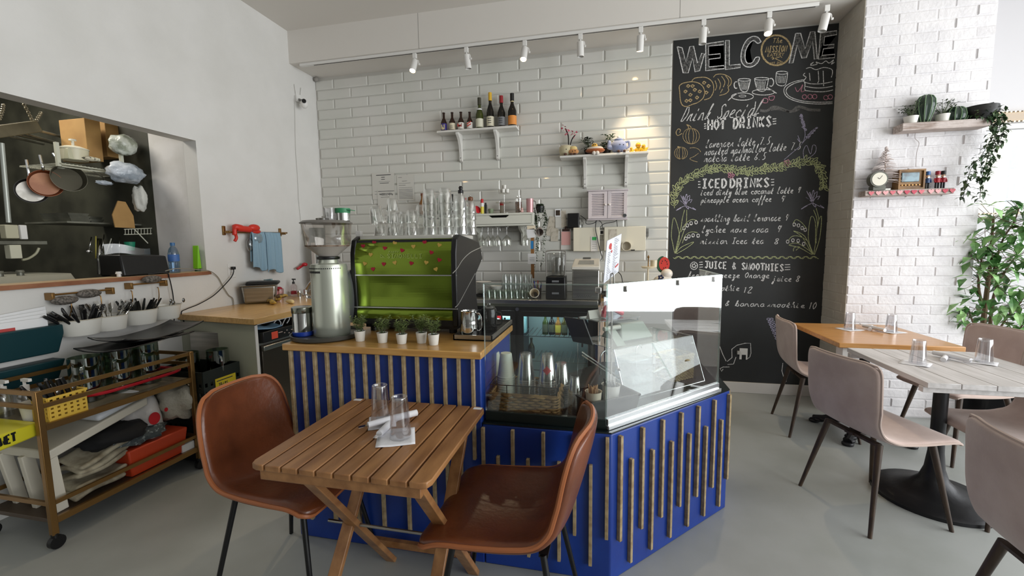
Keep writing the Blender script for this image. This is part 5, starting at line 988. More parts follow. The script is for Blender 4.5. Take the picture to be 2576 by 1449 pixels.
# lower shelf of the cart
Z2 = zl1+.0085
st = thing('step_stool', 'white folding step stool leaning on the cart lower shelf', 'stool', (.36, -2.72, Z2)); plw = mat('stool_white', (218, 212, 196), .5)
b = B(); b.hexa([(.18, -2.83, .41), (.52, -2.83, .41), (.50, -2.36, .505), (.20, -2.36, .505)], [(.18, -2.83, .455), (.52, -2.83, .455), (.50, -2.36, .55), (.20, -2.36, .55)]); b.done('step_top', plw, st, True, bev=.006)
for x, y, y2 in ((.20, -2.82, -2.78), (.50, -2.82, -2.80), (.35, -2.82, -2.79)): b = B(); b.beam((x, y, .42), (x, y2, Z2), .05, .03, (1, 0, 0)); b.done('leg', plw, st, True, bev=.004)
ws = thing('wet_floor_sign', 'yellow wet floor sign lying on the white step stool', 'sign', (.36, -2.78, .46)); yl = mat('sign_yellow', (206, 196, 40), .45)
P0, P1 = aX(8, 1124, .552), aX(52, 1108, .552); y0, y1 = P0.y-.14, P1.y+.09
b = B(); b.hexa([(.16, y0, P0.z-.03), (.55, y0, P0.z-.03), (.52, y1, P1.z-.015), (.20, y1, P1.z-.015)], [(.16, y0, P0.z+.05), (.55, y0, P0.z+.05), (.52, y1, P1.z+.045), (.20, y1, P1.z+.045)]); b.done('sign_panel', yl, ws, True, bev=.008)
sl = lambda P: V((.552-.03*(P.y-y0)/(y1-y0), P.y, P.z)); b = B(); words_(b, 'WET', sl(P0), sl(P1), .036, .009, (1, .1, 0)); b.done('lettering', black, ws, True, sm=0)
for i, (y, z, x) in enumerate(((-2.53, .60, .30), (-2.45, .56, .44))):
    b = B(); b.cyl((x-.12, y-.09, z-.03), (x-.12+.02, y+.16, z+.02), .042, n=18); solo(b, 'paper_roll', mat('roll_white', (214, 216, 218), .7), 'white paper roll on the step stool, %s one' % ('rear', 'front')[i], 'paper roll', 'paper rolls', bev=.003) if 0 else b.bm.free()
b = B(); b.hexa([(.30, -2.62, .505), (.52, -2.62, .505), (.50, -2.38, .55), (.30, -2.38, .55)], [(.30, -2.62, .565), (.52, -2.62, .55), (.50, -2.38, .60), (.30, -2.38, .61)]); solo(b, 'paper_pack', mat('pack_white', (212, 216, 222), .5), 'white wrapped pack lying on the white step stool', 'pack', bev=.025, seg=4)
def blob(c, r, m, name, label, cat, amp=.25, f=9, seed=0, n=24, **k):
    b = B(); b.ball((0, 0, 0), 1, n); rr = random.Random(seed); ph3 = [rr.uniform(0, 6) for _ in range(6)]
    for v_ in b.bm.verts:
        p = v_.co; d = 1+amp*(.5*math.sin(f*p.x+ph3[0]+3*p.z)+.5*math.sin(f*.8*p.y+ph3[1]+4*p.x)+.35*math.sin(f*1.7*p.z+ph3[2]+5*p.y)+.25*math.sin(f*2.6*p.x+ph3[3]))
        v_.co = V((c[0]+r[0]*p.x*d, c[1]+r[1]*p.y*d, max(c[2]-r[2], c[2]+r[2]*p.z*d)))
    return solo(b, name, m, label, cat, sm=180, **k)
bagw = mat('white_bag', (226, 222, 218), .4, bump=(25, .5))
wbg = blob((.40, -2.33, .36), (.11, .10, .20), bagw, 'shopping_bag', 'white carrier bag with red print in the lower cart', 'bag', .14, 6, 1)
for j, (dy, dz, r) in enumerate(((-.02, .06, .035), (.05, .085, .012))): b = B(); b.lathe([(0, 0), (r, 0), (r, .001), (0, .001)], (.522+.0*j, -2.33+dy, .36+dz), 20, (1, .1, .1)); b.done('red_print', mat('print_red2', (196, 24, 36), .5), wbg, sm=0)
blob((.42, -2.12, .44), (.12, .13, .12), mat('clear_bag_pile', (206, 200, 182), .25, bump=(40, .9), alpha=.85), 'plastic_bag', 'bulging clear plastic bag at the far end of the lower cart', 'bag', .2, 8, 2)
blob((.43, -2.50, .385), (.12, .16, .055), mat('black_fabric', (24, 24, 26), .9), 'black_cloth', 'black cloth heaped in the lower cart', 'cloth', .2, 7, 3)
blob((.47, -2.42, .345), (.085, .14, .045), mat('grey_net', (76, 84, 86), .8, noise=(50, (150, 160, 160), .55, .62), bump=(50, .8)), 'hair_net', 'dark grey nets lying over the orange bin', 'net', .22, 10, 4)
b = B(); b.hexa([(.36, -2.50, Z2), (.53, -2.50, Z2), (.53, -2.20, Z2), (.36, -2.20, Z2)], [(.33, -2.52, .30), (.548, -2.52, .30), (.548, -2.18, .30), (.33, -2.18, .30)]); solo(b, 'storage_bin', mat('orange_red', (196, 66, 32), .45), 'orange red plastic bin in the lower cart', 'bin', bev=.008)
for i in range(5):
    b = B(); b.grid(lambda u, v: (.36+.17*u, -2.76+.24*v+.01*i, .17+.04*i+.012*math.sin(5*v+i)+.015*math.sin(4*u+2*i)+.03*v), 8, 8); solo(b, 'paper_bag', mat('newsprint', (176, 168, 146), .85, noise=(14, (126, 116, 96), .4, .65)), 'crumpled grey paper bag in the lower cart pile, %s from the bottom' % ('first', 'second', 'third', 'fourth', 'fifth')[i], 'paper bag', 'paper bags in the lower cart', sol=.025, sub=1)
b = B(); b.box(.46, .54, -2.22, -2.14, Z2, Z2+.05); solo(b, 'white_box', white, 'small white box at the far end of the lower cart', 'box', bev=.003)
# milk crates with two pitchers
crm = mat('crate_black', (22, 30, 26), .5)
def crate(z, label):
    t = thing('milk_crate', label, 'crate', (.45, -1.97, z), 0, 'black milk crates'); global b; b = B(); x0, x1, y0, y1, h = .22, .61, -2.11, -1.835, .27
    holed((x1, y0, z+.04), (0, 1, 0), y1-y0, h-.10, 7, 3); holed((x0, y0, z+.04), (1, 0, 0), x1-x0, h-.10, 9, 3)
    b.box(x1-.004, x1, y0, y1, z, z+.04); b.box(x1-.004, x1+.004, y0, y1, z+h-.06, z+h); b.box(x0, x1, y0-.003, y0+.003, z+h-.06, z+h); b.box(x0, x1, y0, y0+.004, z, z+.04); b.box(x0, x0+.004, y0, y1, z, z+h); b.box(x0, x1, y1-.004, y1, z, z+h); b.box(x0, x1, y0, y1, z, z+.006); b.done('crate_wall', crm, t, True, sm=0); return t
crate(0.05, 'black milk crate on the floor beside the bar cart, bottom of three') if 0 else None
c1 = crate(.08, 'black milk crate beside the bar cart, lower of two'); c2 = crate(.352, 'black milk crate with a yellow label, upper of two')
b = B(); b.box(.55-.0, .6, 0, 0, 0, 0) if 0 else None
b = B(); b.prism([(.6155, -2.03, .455), (.6155, -1.90, .455), (.6155, -1.875, .49), (.6155, -1.875, .555), (.6155, -2.03, .555)], (.001, 0, 0)); b.done('yellow_label', mat('label_yellow', (226, 200, 40), .5), c2, True, sm=0)
b = B(); words_(b, 'JB495', (.6172, -2.01, .50), (.6172, -1.935, .50), .02, .004, (1, 0, 0)); b.box(.6166, .6174, -2.02, -1.93, .465, .475); b.box(.6166, .6174, -2.02, -1.90, .535, .541); b.box(.6166, .6172, -2.02, -1.92, .462, .466); b.done('label_print', ink, c2, True, sm=0)
b = B(); b.box(.24, .60, -2.09, -1.85, .02, .08); solo(b, 'dolly', black, 'low black base under the stacked milk crates', 'dolly', bev=.004)
pitcher((.40, -2.02, .50), 'dark glass pitcher standing in the upper crate, left one', .065, .22, (.85, -.5)); pitcher((.52, -1.91, .50), 'dark glass pitcher standing in the upper crate, right one', .065, .22, (.85, -.5))
# ================================================================== KITCHEN SEEN THROUGH THE PASS
KX = lambda x, y, X=-.9: aX(x, y, X)
kst = mat('kitchen_steel', (150, 150, 136), .4, .45, noise=(4, (80, 80, 70), .35, .65)); kdk = mat('kitchen_dark', (30, 28, 24), .5)
beamw = mat('rack_beam', (110, 100, 74), .6, noise=(8, (86, 78, 56), .35, .65))
rk = thing('pot_rack', 'hanging pot rack of weathered beam and steel pipes in the kitchen', 'pot rack', KX(80, 320, -.8)); X1_ = -.75
b = B(); b.beam(KX(-60, 339, -.80), KX(92, 318, -.80), .07, .075); b.done('beam', beamw, rk, True, bev=.006)
for (a, c) in (((60, 336), (150, 362)), ((86, 326), (185, 352)), ((40, 338), (135, 360)), ((20, 342), (108, 362))):
    b = B(); b.cyl(KX(*a, -.80), KX(*c, -1.15), .010, n=10); b.done('pipe', kst, rk, True)
for pts in (((86, 314), (75, 290), (58, 258)), ((86, 314), (96, 296), (104, 282)), ((-2, 300), (6, 280), (9, 262))):
    b = B(); P = spl([KX(x, y, -.80) for x, y in pts], 7)
    for i in range(len(P)-1):
        d = (P[i+1]-P[i]); m = (P[i]+P[i+1])/2; n_ = V((1, 0, 0)) if i % 2 else d.cross(V((1, 0, 0))).normalized(); dd = d.normalized()*d.length*.62
        b.tube([m+dd*math.cos(t*PI/4)+n_*.009*math.sin(t*PI/4) for t in range(8)], .003, 4, closed=True)
    b.done('chain', mat('chain_grey', (170, 162, 142), .4, .7), rk, True)
def pan_(c, axis, r, d, m_in, m_out, label, hang):
    t = thing('frying_pan', label, 'pan', c, 0, 'pans on the kitchen rack'); ax = V(axis).normalized()
    b = B(); b.lathe([(0, -d), (r*.86, -d), (r, 0), (r*.975, 0), (r*.84, -d+.006), (0, -d+.006)], n=32, ax=ax); b.mi = 0; o = b.done('pan_wall', m_out, t)
    b = B(); b.lathe([(0, -d+.008), (r*.835, -d+.008)], n=32, ax=ax); b.done('pan_inside', m_in, t, sm=0)
    b = B(); u = V(hang)-V(c); b.tube(spl([u.normalized()*r*.98, u*.6+ax*.01, u], 4), .008, 8); b.done('handle', chrome, t)
pan_(KX(80, 480, -.85), (.92, -.38, .05), .085, .035, mat('pan_steel_in', (206, 202, 194), .35, .6, noise=(9, (150, 146, 138), .4, .6)), kdk, 'pale steel frying pan hanging in the kitchen, leftmost of three', KX(66, 402, -.85))
pan_(KX(116, 461, -.78), (.93, -.36, .06), .092, .035, mat('copper_in', (206, 142, 100), .45, noise=(7, (178, 114, 76), .4, .6)), mat('copper_out', (120, 66, 38), .4, .5), 'copper coloured frying pan hanging in the kitchen, middle of three', KX(100, 390, -.78))
pan_(KX(174, 447, -.70), (.93, -.30, .16), .098, .055, mat('grey_pan_in', (84, 80, 66), .4, .5), mat('grey_pan_out', (128, 126, 112), .3, .8), 'deep grey saute pan hanging in the kitchen, rightmost of three', KX(132, 385, -.70))
def kbox(px0, py0, px1, py1, X, dep, name, m, label, cat, bev=.004, **k):
    a, c = KX(px0, py0, X), KX(px1, py1, X); b = B(); b.box(X-dep, X, a.y, c.y, c.z, a.z); return solo(b, name, m, label, cat, bev=bev, **k)
card = mat('cardboard', (176, 138, 84), .8, noise=(6, (162, 124, 74), .4, .65))
kbox(211, 296, 262, 408, -.70, .25, 'cardboard_box', card, 'tall cardboard box on the kitchen wire shelf, left part', 'box'); kbox(262, 303, 320, 402, -.74, .22, 'cardboard_box', card, 'tall cardboard box on the kitchen wire shelf, right behind the wrapped pack', 'box')
wrap = mat('stretch_wrap', (206, 210, 200), .15, bump=(30, 1.0), noise=(16, (150, 156, 140), .42, .6)); wrap2 = mat('clear_wrap', (214, 220, 228), .12, bump=(22, 1.0), noise=(9, (150, 160, 170), .42, .62))
q = KX(310, 365, -.55); blob(q, (.07, .088, .078), wrap, 'wrapped_pack', 'stretch wrapped pack of cups high on the kitchen shelf', 'pack', .1, 7, 4); q = KX(340, 366, -.62); blob(q, (.06, .06, .06), mat('grey_wrap', (116, 118, 112), .4), 'wrapped_pack', 'grey wrapped pack right of the stretch wrapped cups', 'pack', .08, 6, 5)
q = KX(316, 435, -.48); blob(q, (.09, .125, .075), wrap2, 'plastic_bag', 'big clear plastic bag hanging off the kitchen shelf', 'bag', .16, 8, 6); q = KX(262, 460, -.48); blob(q, (.02, .05, .016), wrap2, 'bag_tail', 'twisted tail of clear plastic left of the big bag', 'plastic', .2, 9, 7)
q = KX(352, 500, -.46); blob(q, (.05, .045, .10), mat('white_sack', (206, 206, 198), .5, bump=(18, .7)), 'white_sack', 'limp white plastic sack hanging by the kitchen wall end', 'sack', .14, 7, 8)
ws_ = thing('wire_shelf', 'white wire shelf in the kitchen holding boxes and buckets', 'shelf', KX(240, 415, -.8)); a, c = KX(158, 410, -.55), KX(372, 404, -.55); b = B()
for i in range(26): yy = a.y+(c.y-a.y)*i/25; b.cyl((-.56, yy, a.z), (-.95, yy, a.z), .0025, n=5)
for x in (-.56, -.76, -.95): b.cyl((x, a.y, a.z-.004), (x, c.y, a.z-.004), .004, n=6); 
b.cyl((-.56, a.y, a.z-.022), (-.56, c.y, a.z-.022), .004, n=6); b.done('wire_deck', mat('wire_white', (206, 206, 188), .4), ws_, True)
for yy in (a.y, a.y+.4): b = B(); b.box(-.60, -.58, yy-.01, yy+.01, a.z-.02, a.z+.14); b.done('upright', mat('wire_white', (206, 206, 188), .4), ws_, True)
b = B(); b.cyl(KX(224, 422, -.56), KX(262, 448, -.80), .006, n=6); b.done('brace', mat('wire_white', (206, 206, 188), .4), ws_, True)
pot = thing('stock_pot', 'white lidded pot on the kitchen wire shelf', 'pot', KX(188, 404, -.66)); k = mpp(KX(188, 404, -.66))
b = B(); b.lathe([(0, 0), (26*k, 0), (28*k, .075), (0, .075)], n=24); b.done('pot_body', mat('pot_cream', (214, 208, 180), .4), pot); b = B(); b.lathe([(29*k, .075), (29*k, .082), (16*k, .098), (6*k, .10), (0, .10)], n=24); b.done('lid', mat('lid_cream', (222, 218, 196), .35), pot); b = B(); b.lathe([(0, .10), (.008, .10), (.008, .135), (.022, .138), (.02, .148), (0, .15)], n=14); b.done('knob', mat('knob_white', (226, 222, 206), .4), pot)
q = KX(230, 400, -.58); blob(q, (.03, .055, .016), mat('striped_cloth', (216, 210, 186), .8, noise=(22, (40, 38, 34), .52, .6, (1, 3, 1))), 'folded_towel', 'striped white cloth on the kitchen wire shelf', 'cloth', .1, 6, 9)
kbox(170, 372, 205, 404, -.60, .05, 'plastic_tub', mat('tub_clear', (198, 196, 168), .3), 'pale plastic tub under the white pot lid', 'tub')
# lower kitchen shelf with trays, card, bucket, utensils
tray_s = thing('kitchen_shelf', 'dark steel shelf low in the kitchen carrying trays', 'shelf', KX(240, 560, -.8)); a, c = KX(168, 556, -.60), KX(360, 556, -.60); b = B(); b.box(-1.0, -.60, a.y, c.y, a.z-.012, a.z); b.done('board', kst, tray_s, True)
for i in range(5):
    b = B(); x0 = -.62-.01*i; yA, yB = (a.y+.03, a.y+.16) if i < 3 else (a.y+.17, a.y+.26); zz = a.z+.001+.019*(i if i < 3 else i-3); b.hexa([(x0-.25, yA+.01, zz), (x0, yA+.01, zz), (x0, yB-.01, zz), (x0-.25, yB-.01, zz)], [(x0-.26, yA, zz+.022), (x0+.01, yA, zz+.022), (x0+.01, yB, zz+.022), (x0-.26, yB, zz+.022)]); solo(b, 'steel_tray', kst, 'steel tray stacked on the low kitchen shelf, %s' % ('left pile, bottom', 'left pile, middle', 'left pile, top', 'right pile, bottom', 'right pile, top')[i], 'tray')
a, c = KX(283, 506, -.50), KX(342, 570, -.50); b = B(); b.prism([(-.50, KX(283, 540, -.50).y, KX(283, 540, -.50).z), (-.50, KX(290, 570, -.5).y, KX(290, 572, -.5).z), (-.50, KX(340, 574, -.5).y, KX(340, 574, -.5).z), (-.50, KX(336, 545, -.5).y, KX(336, 543, -.5).z), (-.50, KX(316, 508, -.5).y, KX(316, 508, -.5).z), (-.50, KX(297, 505, -.5).y, KX(297, 505, -.5).z)], (-.008, 0, 0)); solo(b, 'cardboard_flap', card, 'open cardboard flap leaning by the low kitchen shelf', 'cardboard')
b = B(); q = KX(328, 630, -.50); b.lathe([(0, 0), (.026, 0), (.034, .065), (.030, .065), (.024, .004)], q, 18); solo(b, 'teal_bucket', mat('green_bucket', (24, 132, 100), .45), 'small green tub hanging at the right end of the kitchen', 'tub')
wr = thing('wire_rack', 'white wire rack above the green tub in the kitchen', 'rack', KX(340, 580, -.5)); b = B()
for i in range(9): p, r = KX(315+i*8, 576, -.5), KX(315+i*8, 590, -.5); b.cyl(p, r, .002, n=5)
b.cyl(KX(312, 577, -.5), KX(382, 574, -.5), .003, n=6); b.cyl(KX(312, 590, -.5), KX(382, 588, -.5), .003, n=6); b.cyl(KX(338, 577, -.5), KX(372, 612, -.5), .004, n=6); b.done('wire', mat('wire_white', (206, 206, 188), .4), wr, True)
for i, (px, y0, y1, kind) in enumerate(((230, 596, 632, 'ladle'), (241, 594, 650, 'stick'), (262, 590, 640, 'ladle'), (284, 598, 642, 'ladle'), (300, 596, 640, 'stick'), (250, 600, 690, 'stick'))):
    b = B(); p, q = KX(px, y0, -.70), KX(px-(6 if kind == 'ladle' else 0), y1, -.70); b.cyl(p, q, .004 if i < 5 else .014, n=8)
    if kind == 'ladle': b.ball(q, (.012, .02, .018), 12)
    solo(b, 'ladle' if kind == 'ladle' else ('whisk_handle' if i < 5 else 'steel_pipe'), chrome if i != 1 else mat('yellow_handle', (190, 176, 80), .5), ('steel ladle hanging under the kitchen shelf, %s' % ('left', '', 'middle', 'right', '', '')[i]) if kind == 'ladle' else ('yellow handled tool hanging left in the kitchen', 'thin steel tool hanging beside the right ladle', 'upright steel pipe under the kitchen shelf')[(1, 4, 5).index(i)], 'utensil' if i < 5 else 'pipe', sm=180)
b = B(); q = KX(268, 652, -.62); b.lathe([(0, -.02), (.03, -.016), (.048, 0), (.05, .004), (.046, .0)], q, 22, (.9, -.2, .2)); b.cyl(q+V((0, 0, .04)), KX(280, 600, -.62), .005, n=8); solo(b, 'strainer', kst, 'round steel strainer hanging low in the kitchen', 'strainer')
# electrical boxes, conduit, pipe and the edge of the cooking line on the left
kbox(12, 565, 50, 600, -.45, .05, 'junction_box', mat('box_cream', (190, 186, 160), .5), 'grey cream electrical box on the kitchen ledge, upper one', 'electrical box'); kbox(24, 616, 58, 650, -.45, .05, 'junction_box', mat('box_cream2', (206, 204, 182), .5), 'pale electrical box below the kitchen ledge', 'electrical box')
a, c = KX(-80, 606, -.47), KX(118, 605, -.47); b = B(); b.box(-.65, -.47, a.y, c.y, a.z-.02, a.z); solo(b, 'steel_ledge', kst, 'narrow steel ledge behind the electrical boxes', 'ledge'); kbox(50, 566, 72, 602, -.50, .02, 'white_plate', white, 'white plate beside the upper electrical box', 'plate')
b = B(); b.tube(spl([KX(56, 654, -.46), KX(72, 650, -.46), KX(90, 638, -.46), KX(98, 624, -.46)], 5), .007, 8); solo(b, 'conduit', mat('conduit_grey', (170, 168, 142), .4), 'curved grey conduit leaving the pale electrical box', 'conduit')
b = B(); b.cyl(KX(4, 360, -.5), KX(22, 560, -.5), .012, n=12); solo(b, 'white_pipe', mat('pipe_grey', (176, 180, 172), .35, .3), 'slanting pale pipe at the left edge of the kitchen view', 'pipe')
a, c = KX(-90, 720, -.16), KX(196, 694, -.16); b = B(); b.hexa([(-.62, a.y, 1.19), (-.16, a.y, 1.19), (-.16, c.y, 1.19), (-.62, c.y, 1.19)], [(-.62, a.y, 1.262), (-.18, a.y, 1.252), (-.18, c.y-.02, 1.252), (-.62, c.y-.06, 1.262)]); solo(b, 'work_ledge', mat('ledge_steel', (170, 168, 152), .4, .5), 'steel kitchen worktop edge right behind the sill', 'worktop', bev=.004)
for i, px in enumerate((8, 60)): q = KX(px, 708, -.20); b = B(); b.lathe([(0, 0), (.016, 0), (.014, .016), (.02, .018), (.016, .03), (0, .03)], (-.22, q.y, 1.253), 14); solo(b, 'valve_knob', kst, 'small steel knob on the kitchen worktop edge, %s' % ('left', 'right')[i], 'knob')
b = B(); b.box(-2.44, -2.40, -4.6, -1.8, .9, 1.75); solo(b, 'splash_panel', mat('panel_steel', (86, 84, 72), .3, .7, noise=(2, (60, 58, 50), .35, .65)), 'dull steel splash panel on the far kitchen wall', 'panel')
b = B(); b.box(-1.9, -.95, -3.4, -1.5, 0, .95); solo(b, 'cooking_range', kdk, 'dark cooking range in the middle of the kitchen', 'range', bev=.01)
# ================================================================== ON THE LOW COUNTER AND IN THE GLASS CASE
ZD = .6435
bsk = thing('woven_basket', 'woven seagrass basket of cup stacks behind the front glass', 'basket', (2.72, -2.37, ZD))
sea = mat('seagrass', (164, 134, 82), .75, noise=(14, (112, 84, 44), .38, .65), bump=(60, .6))
bx0, bx1, by0, by1 = 2.578, 2.868, -2.485, -2.24
def weave(b, p, u, L, h, rows, n, seed):
    p, u = V(p), V(u); out = u.cross(V((0, 0, 1))); rh = h/rows; seg = L/n; rr = random.Random(seed)
    for r in range(rows):
        for i in range(-1, n+1):
            a = max(0, (i+(.5 if r % 2 else 0))*seg); e = min(L, (i+1.05+(.5 if r % 2 else 0))*seg)
            if e-a < .006: continue
            z = rh*(r+.5)+rr.uniform(-.001, .001); m = (a+e)/2
            b.tube([p+u*a+V((0, 0, z)), p+u*(a+(m-a)*.5)+out*.005+V((0, 0, z)), p+u*m+out*.007+V((0, 0, z)), p+u*(e-(e-m)*.5)+out*.005+V((0, 0, z)), p+u*e+V((0, 0, z))], [rh*.25, rh*.5, rh*.56, rh*.5, rh*.25], 6)
b = B(); weave(b, (bx0, by0, ZD), (1, 0, 0), bx1-bx0, .105, 9, 6, 1); weave(b, (bx1, by0, ZD), (0, 1, 0), by1-by0, .105, 9, 5, 2); weave(b, (bx0, by1, ZD), (0, -1, 0), by1-by0, .105, 9, 5, 3); weave(b, (bx1, by1, ZD), (-1, 0, 0), bx1-bx0, .105, 9, 6, 4); b.box(bx0, bx1, by0, by1, ZD, ZD+.008); b.done('woven_wall', sea, bsk, True, sm=60)
b = B(); b.tube([(bx0, by0, ZD+.105), (bx1, by0, ZD+.105), (bx1, by1, ZD+.105), (bx0, by1, ZD+.105)], .006, 6, closed=True); b.done('braided_rim', sea, bsk, True)
for x0, y0, x1, y1 in ((bx0, by0, bx1, by0), (bx0, by0, bx0, by1), (bx1, by0, bx1, by1), (bx0, by1, bx1, by1)):
    b = B(); b.cyl((x0, y0, ZD+.145), (x1, y1, ZD+.145), .0022, n=6); b.done('wire_rail', blackm, bsk, True)
    for t in (.0, .25, .5, .75, 1): b = B(); x, y = x0+(x1-x0)*t, y0+(y1-y0)*t; b.cyl((x, y, ZD+.10), (x, y, ZD+.145), .0022, n=6); b.done('wire_post', blackm, bsk, True)
def cupstack(px, py_top, Y, n, r0, r1, h, pitch, m, label, group, z0=ZD+.009, redp=False, name='paper_cup'):
    q = aY(px, py_top, Y); src = None
    for i in range(n):
        if src is None:
            b = B(); b.lathe([(0, h), (r0-.003, h), (r0, h-.004), (r1, .006), (r1+.003, .004), (r1+.003, 0), (r1-.001, .002), (r0-.0025, h-.008), (0, h-.008)], n=26); src = b.done(name, m); o = src
        else: o = src.copy(); C.objects.link(o)
        o.location = (q.x, Y, z0+i*pitch); tag(o, label, 'cup', group)
    if redp:
        t = thing('printed_cup', label.replace('clear plastic cup', 'clear plastic cup with a red print'), 'cup', (q.x, Y, z0+n*pitch), 0, None)
        b = B(); b.lathe([(0, h), (r0-.003, h), (r0, h-.004), (r1, .006), (r1+.003, .004), (r1+.003, 0)], n=26); b.done('cup_wall', m, t)
        b = B()
        for k in range(7):
            a0 = -PI/2+(k-3)*.16; z0_, z1_ = h*(.30+.04*abs(k-3)), h*(.62-.05*abs(k-3)); rr_ = lambda z: r1+(r0-r1)*z/h+.0008; nx = a0+.11
            b.poly([(rr_(z0_)*math.cos(a0), rr_(z0_)*math.sin(a0), z0_), (rr_(z0_)*math.cos(nx), rr_(z0_)*math.sin(nx), z0_), (rr_(z1_)*math.cos(nx), rr_(z1_)*math.sin(nx), z1_), (rr_(z1_)*math.cos(a0), rr_(z1_)*math.sin(a0), z1_)])
        b.done('red_print', mat('cup_red_print', (196, 44, 50), .5), t, sm=0)
papc = mat('mint_paper', (214, 222, 206), .55)
cupstack(1272, 850, -2.36, 14, .027, .039, .110, .0105, papc, 'pale green paper cup in the front stack in the basket', 'pale green paper cups, front stack')
cupstack(1242, 870, -2.27, 12, .027, .039, .110, .0105, papc, 'pale green paper cup in the stack behind, at the basket back', 'pale green paper cups, rear stack')
cupc = clear('cup_plastic', (.92, .925, .91), .10, .05, .5)
cupstack(1322, 845, -2.36, 13, .027, .041, .125, .0105, cupc, 'clear plastic cup in the middle stack in the basket', 'clear cups, middle stack', name='plastic_cup')
cupstack(1377, 845, -2.36, 12, .027, .041, .125, .0105, cupc, 'clear plastic cup in the right stack in the basket', 'clear cups, right stack', redp=True, name='plastic_cup')
cupstack(1412, 880, -2.27, 9, .027, .041, .105, .0105, cupc, 'clear plastic cup in the low stack at the basket back', 'clear cups, rear stack', name='plastic_cup')
cupstack(1446, 930, -2.40, 13, .020, .029, .075, .0085, cupc, 'small clear cup in the stack right of the woven basket', 'small clear cups', z0=ZD+.001, name='plastic_cup')
tub = thing('black_tub', 'black plastic tub holding two paper cups in the glass case corner', 'tub', (3.06, -2.37, ZD)); XF[tub.name] = Matrix.Translation(V((3.06, -2.37, ZD))) @ Matrix.Rotation(.62, 4, 'Z'); tub.rotation_euler = (0, 0, .62)
bt = mat('black_tub', (24, 30, 32), .3)
b = B(); q0 = [(-.11, -.075), (.11, -.075), (.11, .075), (-.11, .075)]; q1 = [(-.125, -.088), (.125, -.088), (.125, .088), (-.125, .088)]
for (a0, a1), (c0, c1) in zip(zip(q0, q0[1:]+q0[:1]), zip(q1, q1[1:]+q1[:1])): b.poly([(*a0, 0), (*a1, 0), (*c1, .10), (*c0, .10)])
b.poly([(*p, .002) for p in q0]); b.done('tub_wall', bt, tub, sol=.003, sm=0)
b = B()
for a0, a1 in zip(q1, q1[1:]+q1[:1]): b.beam((*a0, .10), (*a1, .10), .012, .006)
b.done('rim', bt, tub)
for px, py, r, wh, m, ins in ((1493, 985, .034, 'cream paper cup with brown sticks in the black tub', mat('cream_cup', (222, 212, 190), .5), (188, 150, 110)), (1537, 968, .040, 'white paper cup with black straws in the black tub', enam, (30, 30, 32))):
    q = aZ(px, py, ZD+.13); t = thing('paper_cup', wh, 'cup', (q.x, q.y, ZD+.035)); b = B(); b.lathe([(0, 0), (r*.75, 0), (r, .095), (r+.002, .098), (r-.002, .096), (r*.73, .003), (0, .003)], n=28); b.done('cup_wall', m, t)
    b = B(); rr = random.Random(px)
    for i in range(26): a = rr.uniform(0, 6.28); d = rr.uniform(0, r*.7); b.cyl((d*.6*math.cos(a), d*.6*math.sin(a), .01), (d*1.1*math.cos(a), d*1.1*math.sin(a), .105+rr.uniform(0, .02)), .0024, n=5)
    o = b.done('stick_bundle', mat('sticks_%d' % px, ins, .5), t); o['kind'] = 'stuff'
    if px == 1537:
        for i in range(3): b = B(); b.box(-.02+.014*i, -.009+.014*i, -.012, -.009, .10, .155-.01*i); b.done('white_sachet', paper, t)
# inner acrylic case, parallel to the diagonal front
acy = clear('case_acrylic', (.90, .945, .95), .035, .03, .35); acl = clear('acrylic_edge', (.80, .86, .87), .35, .1, .8)
ic = thing('acrylic_pastry_case', 'clear acrylic pastry case with a sloping front inside the glass case', 'display case', (3.2, -2.05, ZD))
f0, f1 = V((3.165, -2.205, 0)), V((3.592, -1.806, 0)); u = (f1-f0).normalized(); bk_ = V((-u.y, u.x, 0)); dep, hgt = .36, .235
fa, fb = f0+V((0, 0, ZD+.002)), f1+V((0, 0, ZD+.002)); ta, tb_ = fa+bk_*.085+V((0, 0, hgt)), fb+bk_*.085+V((0, 0, hgt)); ba, bb = fa+bk_*dep, fb+bk_*dep; ra, rb = ba+V((0, 0, hgt)), bb+V((0, 0, hgt))
for nm, q in (('front_panel', (fa, fb, tb_, ta)), ('top_panel', (ta, tb_, rb, ra)), ('left_panel', (fa, ta, ra, ba)), ('right_panel', (fb, tb_, rb, bb))):
    b = B(); b.poly(q); b.done(nm, acy, ic, True, sm=0)
b = B()
for p, q in ((fa, fb), (fa, ta), (fb, tb_), (ta, tb_), (ta, ra), (tb_, rb), (ra, rb), (ra, ba), (rb, bb)): b.cyl(p, q, .0022, n=5)
b.done('panel_edge', acl, ic, True)
for t in (.0, .93):
    for dz in (.0, .016):
        b = B(); p = fa.lerp(fb, t)+u*.015; b.cyl(p+bk_*.06+V((0, 0, .085+dz)), p+bk_*(dep-.02)+V((0, 0, .15+dz)), .004, n=8); b.done('slanted_rail', acl, ic, True)
for p in (ta+(ra-ta)*.15+V((0, 0, .001)), tb_+V((0, 0, -.04)), fa.lerp(ta, .62), ): b = B(); b.box(p.x-.008, p.x+.008, p.y-.008, p.y+.008, p.z-.006, p.z+.006); b.done('hinge', chrome, ic, True, bev=.002)
for t in (.25, .72): b = B(); p = fa.lerp(fb, t)+bk_*.34+V((0, 0, .02)); b.tube(spl([p, p+V((0, 0, .10)), p+u*.03+V((0, 0, .13)), p+u*.05+V((0, 0, .11))], 4), .004, 8); b.done('wire_holder', steel, ic, True)
b = B(); c_ = fa.lerp(fb, .33)+bk_*.20; 
